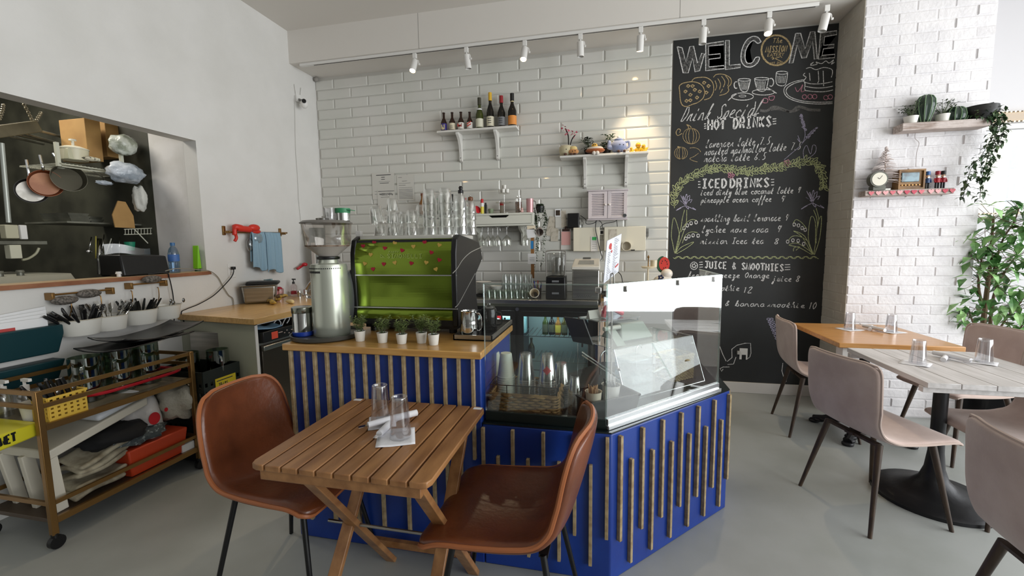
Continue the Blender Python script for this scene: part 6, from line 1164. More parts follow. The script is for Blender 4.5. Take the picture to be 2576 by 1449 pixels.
for (s0, s1, z0, z1) in ((0, .16, .001, .13),): b.hexa([c_+u*s0-bk_*.05+V((0, 0, z0)), c_+u*s1-bk_*.05+V((0, 0, z0)), c_+u*s1+bk_*.08+V((0, 0, z0)), c_+u*s0+bk_*.08+V((0, 0, z0))], [c_+u*s0-bk_*.05+V((0, 0, z1)), c_+u*s1-bk_*.05+V((0, 0, z1)), c_+u*s1+bk_*.08+V((0, 0, z1)), c_+u*s0+bk_*.08+V((0, 0, z1))])
solo(b, 'plastic_bin', clear('blue_clear_bin', (.62, .74, .80), .14, .15, .5), 'pale blue clear bin inside the acrylic pastry case', 'bin', bev=.004)
b = B(); p = c_+u*.13-bk_*.075; b.beam(p+V((0, 0, .06)), p+u*.09+V((0, 0, .075)), .012, .008); solo(b, 'tongs_handle', mat('pale_handle', (226, 222, 206), .4), 'pale handle lying before the blue clear bin', 'tongs', bev=.002)
# wicker basket of wooden cutlery at the right end
wk = thing('wicker_basket', 'small wicker basket of wooden cutlery at the right end of the case', 'basket', (3.50, -1.70, ZD)); wm = mat('pale_wicker', (192, 168, 116), .7, noise=(30, (140, 114, 68), .4, .65), bump=(60, .5))
wq = fb-u*.07+bk_*.14; wq.z = ZD; b = B(); ws0, ws1 = .155, .12
weave(b, wq-u*ws0/2-bk_*ws1/2, u, ws0, .13, 16, 7, 7); weave(b, wq+u*ws0/2-bk_*ws1/2, bk_, ws1, .13, 16, 6, 8); weave(b, wq-u*ws0/2+bk_*ws1/2, -bk_, ws1, .13, 16, 6, 9); weave(b, wq+u*ws0/2+bk_*ws1/2, -u, ws0, .13, 16, 7, 10); b.done('wicker_wall', wm, wk, True, sm=60)
b = B(); P = [wq+u*s*ws0/2+bk_*t*ws1/2+V((0, 0, .132)) for s, t in ((-1, -1), (1, -1), (1, 1), (-1, 1))]; b.tube(P, .008, 6, closed=True); b.done('rim', wm, wk, True)
rr = random.Random(3)
for i in range(9):
    p = wq+u*rr.uniform(-.05, .05)+bk_*rr.uniform(-.03, .03)+V((0, 0, .10)); a = rr.uniform(0, 6.28); d = V((math.cos(a)*.8, math.sin(a)*.8, .25)); b = B(); b.beam(p-d*.05, p+d*.07, .012, .003); b.ball(p+d*.085, (.016, .016, .005), 10); solo(b, 'wooden_spoon', mat('birch', (214, 190, 136), .6), 'pale wooden spoon heaped in the small wicker basket', 'spoon', 'wooden cutlery in the wicker basket')
# payment terminal, tablet and bags on the case top
ttop = ta.lerp(rb, .5)
pos = thing('card_terminal', 'pale grey card terminal standing on the acrylic pastry case', 'card terminal', ttop+V((0, 0, .003))); gry = mat('terminal_grey', (172, 182, 172), .45)
L_ = lambda s, t, z: ta+u*s+bk_*t+V((0, 0, .004+z))
b = B(); b.hexa([L_(.13, .08, 0), L_(.37, .08, 0), L_(.37, .24, 0), L_(.13, .24, 0)], [L_(.17, .13, .085), L_(.34, .13, .085), L_(.33, .22, .085), L_(.18, .22, .085)]); b.done('base', gry, pos, True, bev=.008)
b = B(); b.hexa([L_(.05, .03, .0), L_(.10, .02, .0), L_(.10, .025, .006), L_(.05, .035, .006)], [L_(.04, .09, .075), L_(.09, .09, .075), L_(.09, .095, .08), L_(.04, .095, .08)]); b.done('stand_leg', gry, pos, True); b = B(); b.cyl(L_(.015, .09, .08), L_(.125, .09, .08), .012, n=14); b.done('hinge_tube', mat('terminal_pale', (214, 216, 206), .4), pos, True, bev=.003)
b = B(); a_, c_2 = L_(-.03, .11, .0), L_(-.03, .11, .13); b.hexa([a_, a_+bk_*.12-u*.03, a_+bk_*.12-u*.04, a_-u*.01], [c_2+bk_*.04-u*.03, c_2+bk_*.16-u*.06, c_2+bk_*.16-u*.07, c_2+bk_*.04-u*.04]); solo(b, 'tablet', black, 'black tablet leaning at the left edge of the acrylic case', 'tablet', bev=.003)
b = B(); m0 = L_(.05, .16, .10); b.hexa([m0, m0+u*.30, m0+u*.30+bk_*.17, m0+bk_*.17], [p+V((0, 0, .006)) for p in (m0, m0+u*.30, m0+u*.30+bk_*.17, m0+bk_*.17)]); pl_ = solo(b, 'acrylic_shelf', acl, 'clear acrylic shelf above the card terminal in the glass case', 'shelf', sm=0)
for s, t in ((.01, .01), (.29, .01), (.01, .16), (.29, .16)): b = B(); p = m0+u*s+bk_*t; b.cyl(p-V((0, 0, .105)), p, .004, n=6); b.done('leg', acl, pl_)
zt2 = m0.z+.006
rb_ = thing('red_tongs', 'red plastic tongs lying on the acrylic shelf in the glass case', 'tongs', m0+u*.12+bk_*.08); b = B(); p = m0+u*.08+bk_*.06+V((0, 0, .012)); b.tube([p, p+u*.015+V((0, 0, .05)), p+u*.045+V((0, 0, .062)), p+u*.09+V((0, 0, .03)), p+u*.14+V((0, 0, .008))], [.014, .012, .013, .012, .015], 8); b.done('tongs_body', mat('tongs_red', (212, 44, 66), .35), rb_, True)
q = m0+u*.085+bk_*.05+V((0, 0, .05)); blob(q, (.035, .03, .05), clear('bag_film', (.9, .9, .9), .14, .12, .7), 'clear_bag', 'small clear bag around the red tongs', 'bag', .12, 7, 12)
q = m0+u*.21+bk_*.12+V((0, 0, .052)); b = B(); b.grid(lambda s, t: q+u*(-.07+.14*s)+V((0, 0, -.045+.10*t+.006*math.cos(3*s*PI)*t))+bk_*(.018*math.sin(PI*s)*math.sin(PI*min(1, t+.1))), 12, 8); b.grid(lambda s, t: q+u*(-.07+.14*s)+V((0, 0, -.045+.10*t+.006*math.cos(3*s*PI)*t))-bk_*(.018*math.sin(PI*s)*math.sin(PI*min(1, t+.1))), 12, 8); solo(b, 'white_pouch', mat('silver_pouch', (206, 210, 222), .3, .3, bump=(20, .5)), 'crinkled silver white pouch standing on the acrylic shelf', 'pouch', sm=180)
tc = thing('table_card', 'small folded name card left of the red tongs', 'card', m0+u*.0+bk_*.05); b = B(); p = m0-u*.005+bk_*.07+V((0, 0, .007)); b.hexa([p, p+u*.075, p+u*.075+bk_*.03, p+bk_*.03], [p+bk_*.013+V((0, 0, .045)), p+u*.075+bk_*.013+V((0, 0, .045)), p+u*.075+bk_*.017+V((0, 0, .045)), p+bk_*.017+V((0, 0, .045))]); b.done('card_fold', mat('card_grey', (190, 190, 180), .6), tc, True)
# menu sheet in its clip by the corner
ms = thing('menu_sheet', 'printed menu sheet with red drawings standing over the glass case corner', 'menu', (3.08, -2.33, 1.23)); A0, A1, A2, A3 = (1518, 712), (1562, 667), (1561, 587), (1528, 607)
Q = [aY(1517, 713, -2.40), aY(1554, 683, -2.22), aY(1562, 588, -2.22), aY(1526, 606, -2.40)]
n_ = (Q[1]-Q[0]).cross(Q[3]-Q[0]).normalized(); b = B(); b.prism(Q, n_*.003); b.done('sheet', mat('menu_white', (236, 238, 246), .25), ms, True, sm=0)
fr_ = (1 if n_.dot(CAM-Q[0]) > 0 else -1); mp2 = lambda s, t: Q[0].lerp(Q[1], s).lerp(Q[3].lerp(Q[2], s), t)+n_*(.0036 if fr_ > 0 else -.0008)
b = B(); rr = random.Random(8)
for i in range(22):
    t = .04+i*.043
    for s0, s1 in ((.12, .12+rr.uniform(.1, .3)), (.5, .5+rr.uniform(.1, .35))):
        if not (.72 < t < .95 and s0 < .4): b.poly([mp2(s0, t), mp2(s1, t), mp2(s1, t+.010), mp2(s0, t+.010)])
b.done('menu_text', ink, ms, True, sm=0)
for s, t, r in ((.24, .83, .075), (.36, .68, .035), (.30, .76, .03), (.74, .2, .03), (.82, .21, .03), (.9, .22, .03)): b = B(); b.poly([mp2(s+r*1.3*math.cos(k*PI/6), t+r*math.sin(k*PI/6)) for k in range(12)]); b.done('red_drawing', mat('print_red', (190, 70, 66), .6), ms, True, sm=0)
b = B(); b.tube(spl([(3.085, -2.33, 1.205), (3.085, -2.33, 1.25), (3.092, -2.33, 1.265), (3.099, -2.33, 1.25), (3.099, -2.33, 1.205)], 4), .003, 6); b.cyl((3.092, -2.33, .70), (3.092, -2.33, 1.205), .004, n=8); b.lathe([(0, 0), (.035, 0), (.035, .006), (0, .008)], (3.092, -2.33, ZD+.001)); b.done('wire_stand', steel, ms, True)
# side cabinet behind the glass case with cake stand, ceramic lamb dish and melon slice
sc3 = thing('side_cabinet', 'pale side cabinet behind the glass case by the tiles', 'cabinet', (3.33, -.25, 0)); b = B(); b.box(3.06, 3.61, -.46, -.02, 0, .985); b.done('cabinet_body', mat('cab_grey', (206, 204, 198), .5), sc3, True, bev=.004); b = B(); b.box(3.04, 3.625, -.48, -.02, .985, 1.005); b.done('cabinet_top', white, sc3, True, bev=.003)
b = B(); b.box(3.02, 3.055, -.50, -.20, .60, .92); solo(b, 'cardboard_sheet', card, 'brown cardboard leaning between fridge and side cabinet', 'cardboard', bev=.002)
b = B(); b.box(3.0, 3.05, -.57, -.45, .0, .86); solo(b, 'wooden_post', mat('pale_wood', (222, 196, 176), .6), 'narrow pale upright board at the right end of the fridge', 'board', bev=.003)
q = aY(1630, 706, -.28); cs = thing('cake_stand', 'small two tier china cake stand behind the glass case', 'cake stand', (q.x, q.y, 1.0055)); z = lambda y: zat(q, y)-1.0055
b = B(); b.lathe([(0, 0), (.06, 0), (.065, .008), (.01, .012), (.007, .05), (.007, z(676)), (.05, z(675)), (.062, z(671)), (.06, z(670)), (.007, z(672))], n=28); b.done('plates', mat('cream_china', (220, 208, 180), .35), cs); b = B(); b.lathe([(.005, z(672)), (.005, z(650)), (.010, z(647)), (.004, z(643)), (0, z(641))], n=12); b.done('finial', brass, cs); b = B(); b.lathe([(.028, z(672)), (.03, z(655)), (.0, z(655))], n=16, o=(.05, .04, 0)); b.done('cream_cup', mat('cream_china', (220, 208, 180), .35), cs)
q = aY(1668, 705, -.26); cd = thing('ceramic_swan', 'white ceramic dish with painted flowers left of the chalkboard', 'ceramic dish', (q.x, q.y, 1.0055)); b = B(); b.ball((0, 0, .05), (.085, .05, .055), 18); b.ball((.03, 0, .115), (.05, .04, .045), 16); b.tube(spl([(-.06, 0, .06), (-.10, -.01, .05), (-.115, -.01, .02), (-.09, -.01, .01)], 4), .01, 8); b.done('dish_body', mat('white_ceramic', (226, 218, 206), .3), cd)
b = B()
for i in range(5): a = i*2*PI/5; b.ball((-.025+.016*math.cos(a), -.048, .085+.016*math.sin(a)), (.011, .005, .011), 8)
b.done('blue_flower', mat('navy', (30, 36, 66), .4), cd)
for i in range(8): b = B(); b.ball((-.04+.016*i, -.049, .035+.008*(i % 3)), (.006, .004, .009), 8); b.done('red_petal', mat('petal_red', (206, 60, 48), .4), cd)
ml = thing('melon_slice', 'ceramic watermelon slice standing above the white dish', 'ornament', (q.x+.0, q.y+.02, 1.005+.145)); b = B(); b.prism([(.055*math.cos(t)+.0, 0, .05+.075*math.sin(t)) for t in [PI*.5+PI*i/12 for i in range(13)]]+[(.035, 0, .06)], (0, .03, 0)); b.done('green_rind', mat('rind', (52, 86, 60), .4), ml); b = B(); b.prism([(.01+.045*math.cos(t), -.002, .055+.062*math.sin(t)) for t in [2*PI*i/20 for i in range(20)]], (0, .034, 0)); b.done('red_flesh', mat('melon_red', (214, 66, 56), .4), ml)
for i in range(7): b = B(); a = i*2.3; b.ball((.01+.025*math.cos(a), -.003, .055+.035*math.sin(a)), (.004, .002, .006), 6); b.done('seed', black, ml)
# ================================================================== TABLE SETTINGS
tumb = clear('tumbler_plastic', (.92, .92, .93), .09, .06, .55); nap = mat('napkin', (236, 236, 240), .85, bump=(60, .15))
def upglass(x, y, z, label, group, r0=.029, r1=.040, h=.135):
    t = thing('plastic_tumbler', label, 'tumbler', (x, y, z), random.uniform(0, 3), group); b = B(); b.lathe([(r1, 0), (r1-.002, 0), (r0-.003, h-.012), (r0-.002, h-.003), (r0, h), (r0+.0008, h-.004), (r1, .002)], n=32); b.done('tumbler_wall', tumb, t)
    b = B(); b.lathe([(0, h-.012), (r0-.004, h-.012)], n=32); b.lathe([(r0-.003, h), (r0-.001, h+.001), (r0, h)], n=32); b.done('tumbler_base', mat('tumbler_base', (206, 204, 204), .25, alpha=.35), t)
    return t
def napkin(x, y, z, a, w, d, label, group=None):
    t = thing('paper_napkin', label, 'napkin', (x, y, z), a, group); b = B(); rr = random.Random(int(x*99+y*77)); ph_ = rr.uniform(0, 6)
    b.grid(lambda s, v: ((s-.5)*w, (v-.5)*d, .0012+.0035*max(0, math.sin(5*s+4*v+ph_))*(abs(s-.5)+abs(v-.5))), 8, 8); b.done('napkin_sheet', nap, t, sol=.001); return t
def roll(p, d, label, tip, L=.16):
    t = thing('cutlery_roll', label, 'cutlery roll', p, 0, 'napkin rolls'); d = V(d).normalized(); sd = V((-d.y, d.x, 0)); b = B()
    b.tube([V((0, 0, .011))-d*L/2, V((0, 0, .012)), V((0, 0, .011))+d*L/2], [.0125, .013, .0115], 12); b.done('napkin_wrap', nap, t)
    b = B(); q = d*(L/2)+V((0, 0, .011))
    if tip == 'fork':
        b.beam(q-d*.01, q+d*.015, .018, .002)
        for j in (-1.5, -.5, .5, 1.5): b.beam(q+d*.015+sd*j*.0055, q+d*.048+sd*j*.005, .0026, .002)
    else: b.beam(q-d*.01, q+d*.035, .016, .002)
    b.done('cutlery_tip', chrome, t); return t
ZT = .7235
q = aZ(959, 1063, ZT); napkin(q.x+.005, q.y, ZT, .5, .10, .12, 'napkin under the rear tumbler on the slatted table'); upglass(q.x, q.y, ZT+.002, 'upturned clear tumbler on the slatted table, the rear one', 'tumblers on the slatted table', .028, .038, .145)
q = aZ(1008, 1100, ZT); napkin(q.x-.015, q.y-.005, ZT, .45, .13, .14, 'napkin under the nearer tumbler on the slatted table'); upglass(q.x, q.y, ZT+.002, 'upturned clear tumbler on the slatted table, the nearer one', 'tumblers on the slatted table', .028, .038, .145)
a, c = aZ(955, 1100, ZT), aZ(998, 1058, ZT); roll((a+c)/2+V((0, 0, .002)), a-c, 'white napkin roll pointing to us on the slatted table', 'knife', .15)
a, c = aZ(925, 1085, ZT), aZ(1050, 1052, ZT); roll((a+c)/2+V((0, 0, .012)), a-c, 'napkin roll with steel tip lying across on the slatted table', 'knife', .19)
ZW = .7405
for px, py, wh in ((2308, 915, 'left'), (2474, 912, 'right')):
    q = aZ(px, py, ZW); napkin(q.x-.01, q.y, ZW, .9, .11, .12, 'napkin under the %s tumbler on the white table' % wh); upglass(q.x, q.y, ZW+.002, 'upturned clear tumbler on the white table, %s one' % wh, 'tumblers on the white table', .027, .037, .125)
a, c = aZ(2365, 918, ZW), aZ(2389, 892, ZW); roll((a+c)/2, c-a, 'napkin roll with fork on the white plank table', 'fork', .14); a, c = aZ(2340, 895, ZW), aZ(2436, 916, ZW); roll((a+c)/2+V((.012, 0, .009)), c-a, 'napkin roll with knife lying across on the white plank table', 'knife', .17)
for px, py, wh in ((2137, 829, 'left'), (2241, 835, 'right')):
    q = aZ(px, py, ZW); napkin(q.x, q.y, ZW, .3, .13, .12, 'napkin under the %s tumbler on the oak table' % wh); upglass(q.x, q.y, ZW+.002, 'upturned clear tumbler on the oak table, %s one' % wh, 'tumblers on the oak table', .027, .037, .125)
a, c = aZ(2184, 838, ZW), aZ(2196, 820, ZW); roll((a+c)/2, c-a, 'napkin roll with fork on the oak table', 'fork', .14); a, c = aZ(2158, 824, ZW), aZ(2232, 840, ZW); roll((a+c)/2+V((.01, 0, .009)), a-c, 'napkin roll lying across on the oak table', 'knife', .17)
# ================================================================== WALL SHELVES OVER THE COUNTER
shw = mat('shelf_paint', (226, 224, 218), .45)
def wall_shelf(x0, x1, z, dep, bxs, label):
    t = thing('wall_shelf', label, 'shelf', ((x0+x1)/2, -dep/2, z)); b = B(); b.box(x0, x1, -dep, -.011, z-.020, z); b.done('board', shw, t, True, bev=.003)
    for x in bxs:
        b = B(); pf = [(-.011, z-.02), (-dep*.93, z-.02), (-dep*.93, z-.04), (-dep*.80, z-.055), (-dep*.62, z-.075), (-dep*.42, z-.13), (-dep*.34, z-.18), (-dep*.30, z-.20), (-.045, z-.205), (-.045, z-.275), (-.011, z-.29)]
        b.prism([(x-.014, y, zz) for y, zz in pf], (.028, 0, 0)); br = b.done('bracket', shw, t, True, bev=.002)
        b = B(); b.lathe([(0, 0), (.004, 0), (.004, .001), (0, .001)], (x, -.0455, z-.25), 8, (0, -1, 0)); o = b.done('screw', black, t, True); o.parent = br
    return t
ZA, ZB2 = 2.512, 2.203
wall_shelf(1.425, 2.225, ZA, .155, (1.63, 2.01), 'upper white wall shelf with beer and wine bottles')
wall_shelf(2.635, 3.42, ZB2, .175, (2.86, 3.235), 'lower white wall shelf with plush toys and plants')
bm_beer, bm_wine, bm_hock = mat('beer_glass', (44, 24, 14), .1), mat('wine_green', (62, 70, 26), .1), mat('wine_dark', (22, 18, 14), .1)
rows = ((1117, 284, .030, bm_beer, (60, 50, 130), None, 'first beer bottle from the left, blue and cream label'), (1138, 283, .030, bm_beer, (222, 212, 186), None, 'second beer bottle from the left, cream label'), (1160, 282, .030, bm_beer, (230, 226, 218), None, 'third beer bottle from the left, white label with red letters'), (1182, 282, .028, bm_beer, (226, 222, 216), None, 'fourth beer bottle, white label with red diagonal bands'),
        (1207, 247, .037, bm_wine, (222, 220, 200), (58, 56, 42), 'green wine bottle, leftmost of the four wines'), (1234, 234, .036, bm_hock, (220, 214, 190), (222, 176, 48), 'tall wine bottle with yellow capsule'), (1262, 242, .038, bm_hock, (120, 122, 124), (150, 24, 34), 'dark wine bottle with red capsule'), (1289, 236, .041, bm_hock, (226, 146, 66), (20, 20, 20), 'sparkling wine bottle with orange label'))
for i, (px, yt, r, gm, lab, cap, wh) in enumerate(rows):
    q = aY(px, 320, -.085); loc = (q.x, -.085, ZA+.0005); h = zat((q.x, -.085, ZA), yt)-ZA
    t = bottle(loc, r, h, gm, wh+' on the upper shelf', 'bottles on the upper shelf', neck=r*(.38 if i > 3 else .40), sh=.50 if i < 4 else .48, lab=lab, cap=cap, caph=.22 if cap else .06, name='beer_bottle' if i < 4 else 'wine_bottle', lz=(.08, .42) if i < 4 else (.06, .33))
    b = B(); f = -r-.0012
    if i == 0: b.poly([(-.6*r, f*.95, h*.12), (.0, f-.002, h*.09), (.6*r, f*.95, h*.12), (.6*r, f*.95, h*.36), (-.6*r, f*.95, h*.36)]); b.done('crest', mat('crest_cream', (206, 194, 150), .5), t, sm=0)
    elif i == 2: words_(b, 'Duvel', (-r*.8, f-.004, h*.2), (r*.8, f-.004, h*.2), .026, .005); b.done('red_letters', mat('petal_red', (206, 60, 48), .4), t, sm=0)
    elif i == 3:
        for k in range(2): b.poly([(-r*.75, f*.9-.002, h*(.16+.13*k)), (r*.75, f*.9-.002, h*(.28+.13*k)), (r*.75, f*.9-.002, h*(.34+.13*k)), (-r*.75, f*.9-.002, h*(.22+.13*k))])
        b.done('red_band', mat('petal_red', (206, 60, 48), .4), t, sm=0)
    elif i == 4: b.lathe([(r*.76, h*.61), (r*.62, h*.66)], n=18); b.done('neck_label', paper, t)
    elif i == 7: b.lathe([(r*.415, h*.75), (r*.415, h*.79)], n=14); b.done('neck_band', mat('crest_cream', (206, 194, 150), .5), t)
    else:
        for k in range(3): b.box(-r*.5, r*.5, f-.001, f, h*(.14+.06*k), h*(.155+.06*k))
        b.done('label_text', ink, t, sm=0)
# plush toys and plants
def P2(px, y=-.11): q = aY(px, 385, y); return V((q.x, y, ZB2+.0005))
plushm = lambda n, c: mat('plush_'+n, c, .95, sheen=.4, bump=(160, .3))
def eyes(t, pts, m=None):
    for p in pts: b = B(); b.ball(p, .005, 8); b.done('eye', m or black, t)
p = P2(1424); t = thing('plush_pot', 'cream plush flowerpot toy at the left end of the lower shelf', 'plush toy', p); b = B(); b.lathe([(0, 0), (.05, .002), (.066, .05), (.064, .085), (.05, .098), (0, .10)], n=20); b.done('body', plushm('cream', (204, 194, 160)), t, sm=180); eyes(t, [(.008, -.064, .055)]); b = B(); b.ball((.0, -.06, .012), (.016, .018, .012), 10); b.done('foot', plushm('brown', (88, 54, 36)), t, sm=180)
p = P2(1442, -.145); t = thing('plush_pastry', 'small plush pastry toy with yellow topping on the lower shelf', 'plush toy', p); b = B(); b.ball((0, 0, .035), (.052, .034, .028), 16); b.done('crust', plushm('tan', (206, 148, 92)), t, sm=180); b = B(); b.ball((.002, 0, .062), (.036, .026, .026), 14); b.done('topping', plushm('butter', (232, 206, 138)), t, sm=180); eyes(t, [(.02, -.032, .036), (-.002, -.034, .034)])
for x in (-.012, .022): b = B(); b.ball((x, -.032, .009), (.012, .014, .010), 10); b.done('foot', plushm('brown', (118, 72, 46)), t, sm=180)
p = P2(1430, -.06); t = thing('orchid', 'pink artificial orchid with two dark stems on the lower shelf', 'plant', p); st2 = mat('dark_stem', (40, 34, 28), .6)
for P in ([(0, 0, .09), (-.002, 0, .20), (-.03, 0, .27)], [(.01, 0, .09), (.03, 0, .16), (.06, -.01, .20)]): b = B(); b.tube(spl(P, 5), .006, 6); b.done('stem', st2, t)
b = B(); rr = random.Random(2)
for c, n in (((-.04, -.005, .275), 9), ((-.01, -.01, .235), 8), ((.055, -.015, .205), 10)):
    for i in range(n): a = rr.uniform(0, 6.28); b.leaf(V(c)+V((rr.uniform(-.022, .022), rr.uniform(-.01, .01), rr.uniform(-.022, .022))), (math.cos(a), -.5, math.sin(a)), .026, .02)
b.done('flowers', mat('orchid_pink', (224, 112, 132), .6, noise=(40, (170, 40, 74), .45, .6)), t, sm=0); b = B(); b.lathe([(0, 0), (.03, 0), (.035, .09), (0, .09)], n=14); b.done('pot', black, t)
def bush(px, y, h, label, m, n, seed, lw=.018, ll=.05, spread=.07, pot=black):
    p = P2(px, y); t = thing('potted_plant', label, 'plant', p); b = B(); b.lathe([(0, 0), (.03, 0), (.045, .06), (.042, .06), (0, .055)], n=18); b.done('pot', pot, t); b = B(); bs = B(); rr = random.Random(seed)
    for i in range(n):
        a = rr.uniform(0, 6.28); r = rr.uniform(.2, 1)*spread; top = V((r*math.cos(a), r*math.sin(a)*.6, rr.uniform(.07, h))); bs.tube(spl([(0, 0, .05), top*.6+V((0, 0, .03)), top], 4), .0015, 4)
        for j in range(3): d = V((math.cos(a+j*2.1), math.sin(a+j*2.1), rr.uniform(-.1, .5))); b.leaf(top, d, ll, lw)
    b.done('leaves', m, t, sm=0); bs.done('stems', stemm, t); return t
dkl = mat('dark_leaf', (40, 52, 36), .35, noise=(25, (96, 112, 84), .5, .65)); mdl = mat('mid_leaf', (52, 82, 40), .35, noise=(20, (92, 124, 66), .45, .65))
bush(1481, -.06, .17, 'dark leafy pot plant behind the plush toast', dkl, 20, 3); bush(1527, -.06, .19, 'green pothos plant left of the plush teapot', mdl, 12, 4, .034, .05)
p = P2(1497, -.135); t = thing('plush_toast', 'plush egg on toast toy sitting on the lower shelf edge', 'plush toy', p); b = B(); b.ball((0, 0, .036), (.088, .04, .026), 18); b.done('toast', plushm('toast', (158, 88, 44)), t, sm=180); b = B(); b.ball((0, 0, .055), (.074, .036, .020), 16); b.done('egg_white', plushm('eggwhite', (232, 218, 198)), t, sm=180); b = B(); b.ball((-.005, -.004, .078), (.028, .026, .024), 14); b.done('yolk', plushm('yolk', (236, 184, 74)), t, sm=180); eyes(t, [(-.012, -.029, .082), (.004, -.029, .082)])
for x in (-.008, .022): b = B(); b.ball((x, -.055, .004), (.018, .018, .018), 12); b.done('foot', plushm('white', (232, 224, 214)), t, sm=180); b = B(); b.tube([(x, -.03, .02), (x, -.05, .01)], .007, 8); b.done('leg', plushm('white', (232, 224, 214)), t)
p = P2(1556, -.125); t = thing('plush_teapot', 'blue plush teapot toy with smiling face on the lower shelf', 'plush toy', p); bl2 = plushm('blue', (146, 156, 190)); b = B(); b.ball((0, 0, .062), (.072, .055, .062), 20); b.done('body', bl2, t, sm=180); b = B(); b.lathe([(.035, .112), (.04, .122), (.03, .132), (0, .136)], n=18); b.done('lid', bl2, t, sm=180); b = B(); b.ball((0, 0, .145), .013, 10); b.done('knob', plushm('white', (232, 224, 214)), t, sm=180)
b = B(); b.tube(spl([(-.05, -.01, .05), (-.085, -.012, .06), (-.082, -.012, .095), (-.088, -.012, .115)], 5), [.022]*6+[.017]*6+[.013]*4, 12); b.done('spout', bl2, t, sm=180); b = B(); b.tube(spl([(.055, 0, .095), (.088, 0, .10), (.092, 0, .06), (.065, 0, .04)], 5), .011, 10); b.done('handle', bl2, t, sm=180); eyes(t, [(.01, -.056, .068), (.042, -.047, .066)])
for x in (.0, .05): b = B(); b.ball((x, -.05, .010), (.014, .02, .013), 10); b.done('foot', plushm('brown', (118, 72, 46)), t, sm=180)
for px, s, wh in ((1589, .6, 'tiny golden duck right of the plush teapot'), (1607, 1.15, 'larger yellow rubber duck near the right end of the lower shelf'), (1620, .85, 'yellow rubber duck at the right end of the lower shelf')):
    p = P2(px, -.13 if px != 1607 else -.10); t = thing('rubber_duck', wh, 'rubber duck', p, 0, 'rubber ducks'); ym = mat('duck_yellow', (236, 190, 48), .4); b = B(); b.ball((0, 0, .022*s), (.034*s, .026*s, .022*s), 14); b.ball((-.006*s, -.006*s, .058*s), .021*s, 12); b.tube([(.02*s, 0, .03*s), (.042*s, 0, .045*s)], [.015*s, .004*s], 8); b.done('body', ym, t, sm=180); b = B(); b.ball((-.004*s, -.028*s, .055*s), (.010*s, .010*s, .005*s), 8); b.done('beak', mat('duck_orange', (222, 120, 40), .4), t, sm=180)
# ================================================================== TRACK LIGHT
lampw = mat('lamp_white', (232, 230, 226), .4)
trk = thing('light_track', 'white lighting track along the ceiling bulkhead edge', 'light track', (2.35, -.355, 3.19)); b = B(); b.box(.10, 4.62, -.372, -.338, 3.165, 3.19); b.done('rail', lampw, trk, True, bev=.002); b = B(); b.box(.25, 4.60, -.36, -.35, 3.1635, 3.166); b.done('slot', mat('slot_dark', (70, 64, 58), .6), trk, True, sm=0)
heads = ((1043, 'left end, lit', 1, (-.05, -.45, -1)), (1173, 'second, unlit', 0, (.10, .1, -1)), (1320, 'third, lit', 1, (-.05, -.40, -1)), (1460, 'fourth, unlit', 0, (.02, .05, -1)), (1612, 'fifth, lit towards the tiles', 2, (-.02, .26, -1)), (1770, 'sixth, unlit', 0, (-.02, .05, -1)), (1935, 'seventh, lit above the chalkboard', 1, (-.12, -.35, -1)), (2080, 'last one on the right, unlit', 0, (-.18, .05, -1)))
glow = mat('lamp_glow', (255, 206, 140), .5, emit=60)
for px, wh, lit_, d in heads:
    yy = 163-.1131*(px-730)+4; q = aY(px, yy, -.355); t = thing('spot_lamp', 'white cylinder spot lamp on the track, %s' % wh, 'spot lamp', (q.x, -.355, 3.165), 0, 'track spot lamps'); d = V(d).normalized()
    b = B(); b.box(-.018, .018, -.014, .014, -.045, 0); b.done('adapter', lampw, t, bev=.003); b = B(); b.cyl((0, 0, -.045), (0, 0, -.06), .006); b.tube(spl([(0, 0, -.055), (.032, 0, -.065), (.036, 0, -.10)], 4), .004, 6); b.done('arm', lampw, t)
    b = B(); b.cyl((.036, 0, -.10), (.048, 0, -.10), .009); b.done('thumb_screw', lampw, t)
    h0 = V((0, 0, -.064)); b = B(); b.lathe([(0, 0), (.027, 0), (.029, .004), (.029, .118), (.026, .118), (.025, .09), (0, .088)], h0, 24, tuple(d)); b.done('lamp_body', lampw, t)
    b = B(); b.lathe([(0, .0), (.024, .0)], h0+d*(.112 if lit_ else .092), 20, tuple(d)); b.done('lens', glow if lit_ else mat('lens_dark', (90, 84, 76), .3), t, sm=0)
    if lit_:
        l = bpy.data.lights.new('spot', 'SPOT'); l.energy = 36 if lit_ == 1 else 40; l.color = (1, .78, .5); l.spot_size = 1.15 if lit_ == 1 else .95; l.spot_blend = .7; l.shadow_soft_size = .025
        o = bpy.data.objects.new('spot_light', l); C.objects.link(o); o.parent = t; o.location = h0+d*.125; o.rotation_euler = d.to_track_quat('-Z', 'Y').to_euler()
# ================================================================== CHALKBOARD
cbx = thing('chalkboard', 'tall chalkboard menu wall with white chalk lettering and drawings', 'chalkboard', (4.27, -.01, .10))
b = B(); a, c = 3.630, 4.921; n = 40; L_ = [(a, .10), (c+.004, .098)]+[(c+random.uniform(-.006, .003), .10+3.075*i/n) for i in range(1, n)]+[(c, 3.175), (a, 3.178)]
b.prism([(x, -.006, z) for x, z in L_], (0, .0055, 0)); b.done('board', mat('chalkboard_black', (30, 31, 31), .62, noise=(2.5, (42, 44, 44), .4, .75)), cbx, True, sm=0)
chw, chg, chy, chp, chl, cho = [mat('chalk_'+n_, c_, .9, noise=(160, tuple(int(v*.72) for v in c_), .40, .6)) for n_, c_ in (('white', (244, 242, 240)), ('grey', (112, 110, 108)), ('yellow', (196, 204, 150)), ('pink', (222, 150, 170)), ('lilac', (196, 190, 216)), ('tan', (204, 178, 130)))]
Yc = -.0075
CR = {3: (1680, 40, 3.622), 4: (1680, 400, 4.528), 5: (1680, 640, 4.026)}
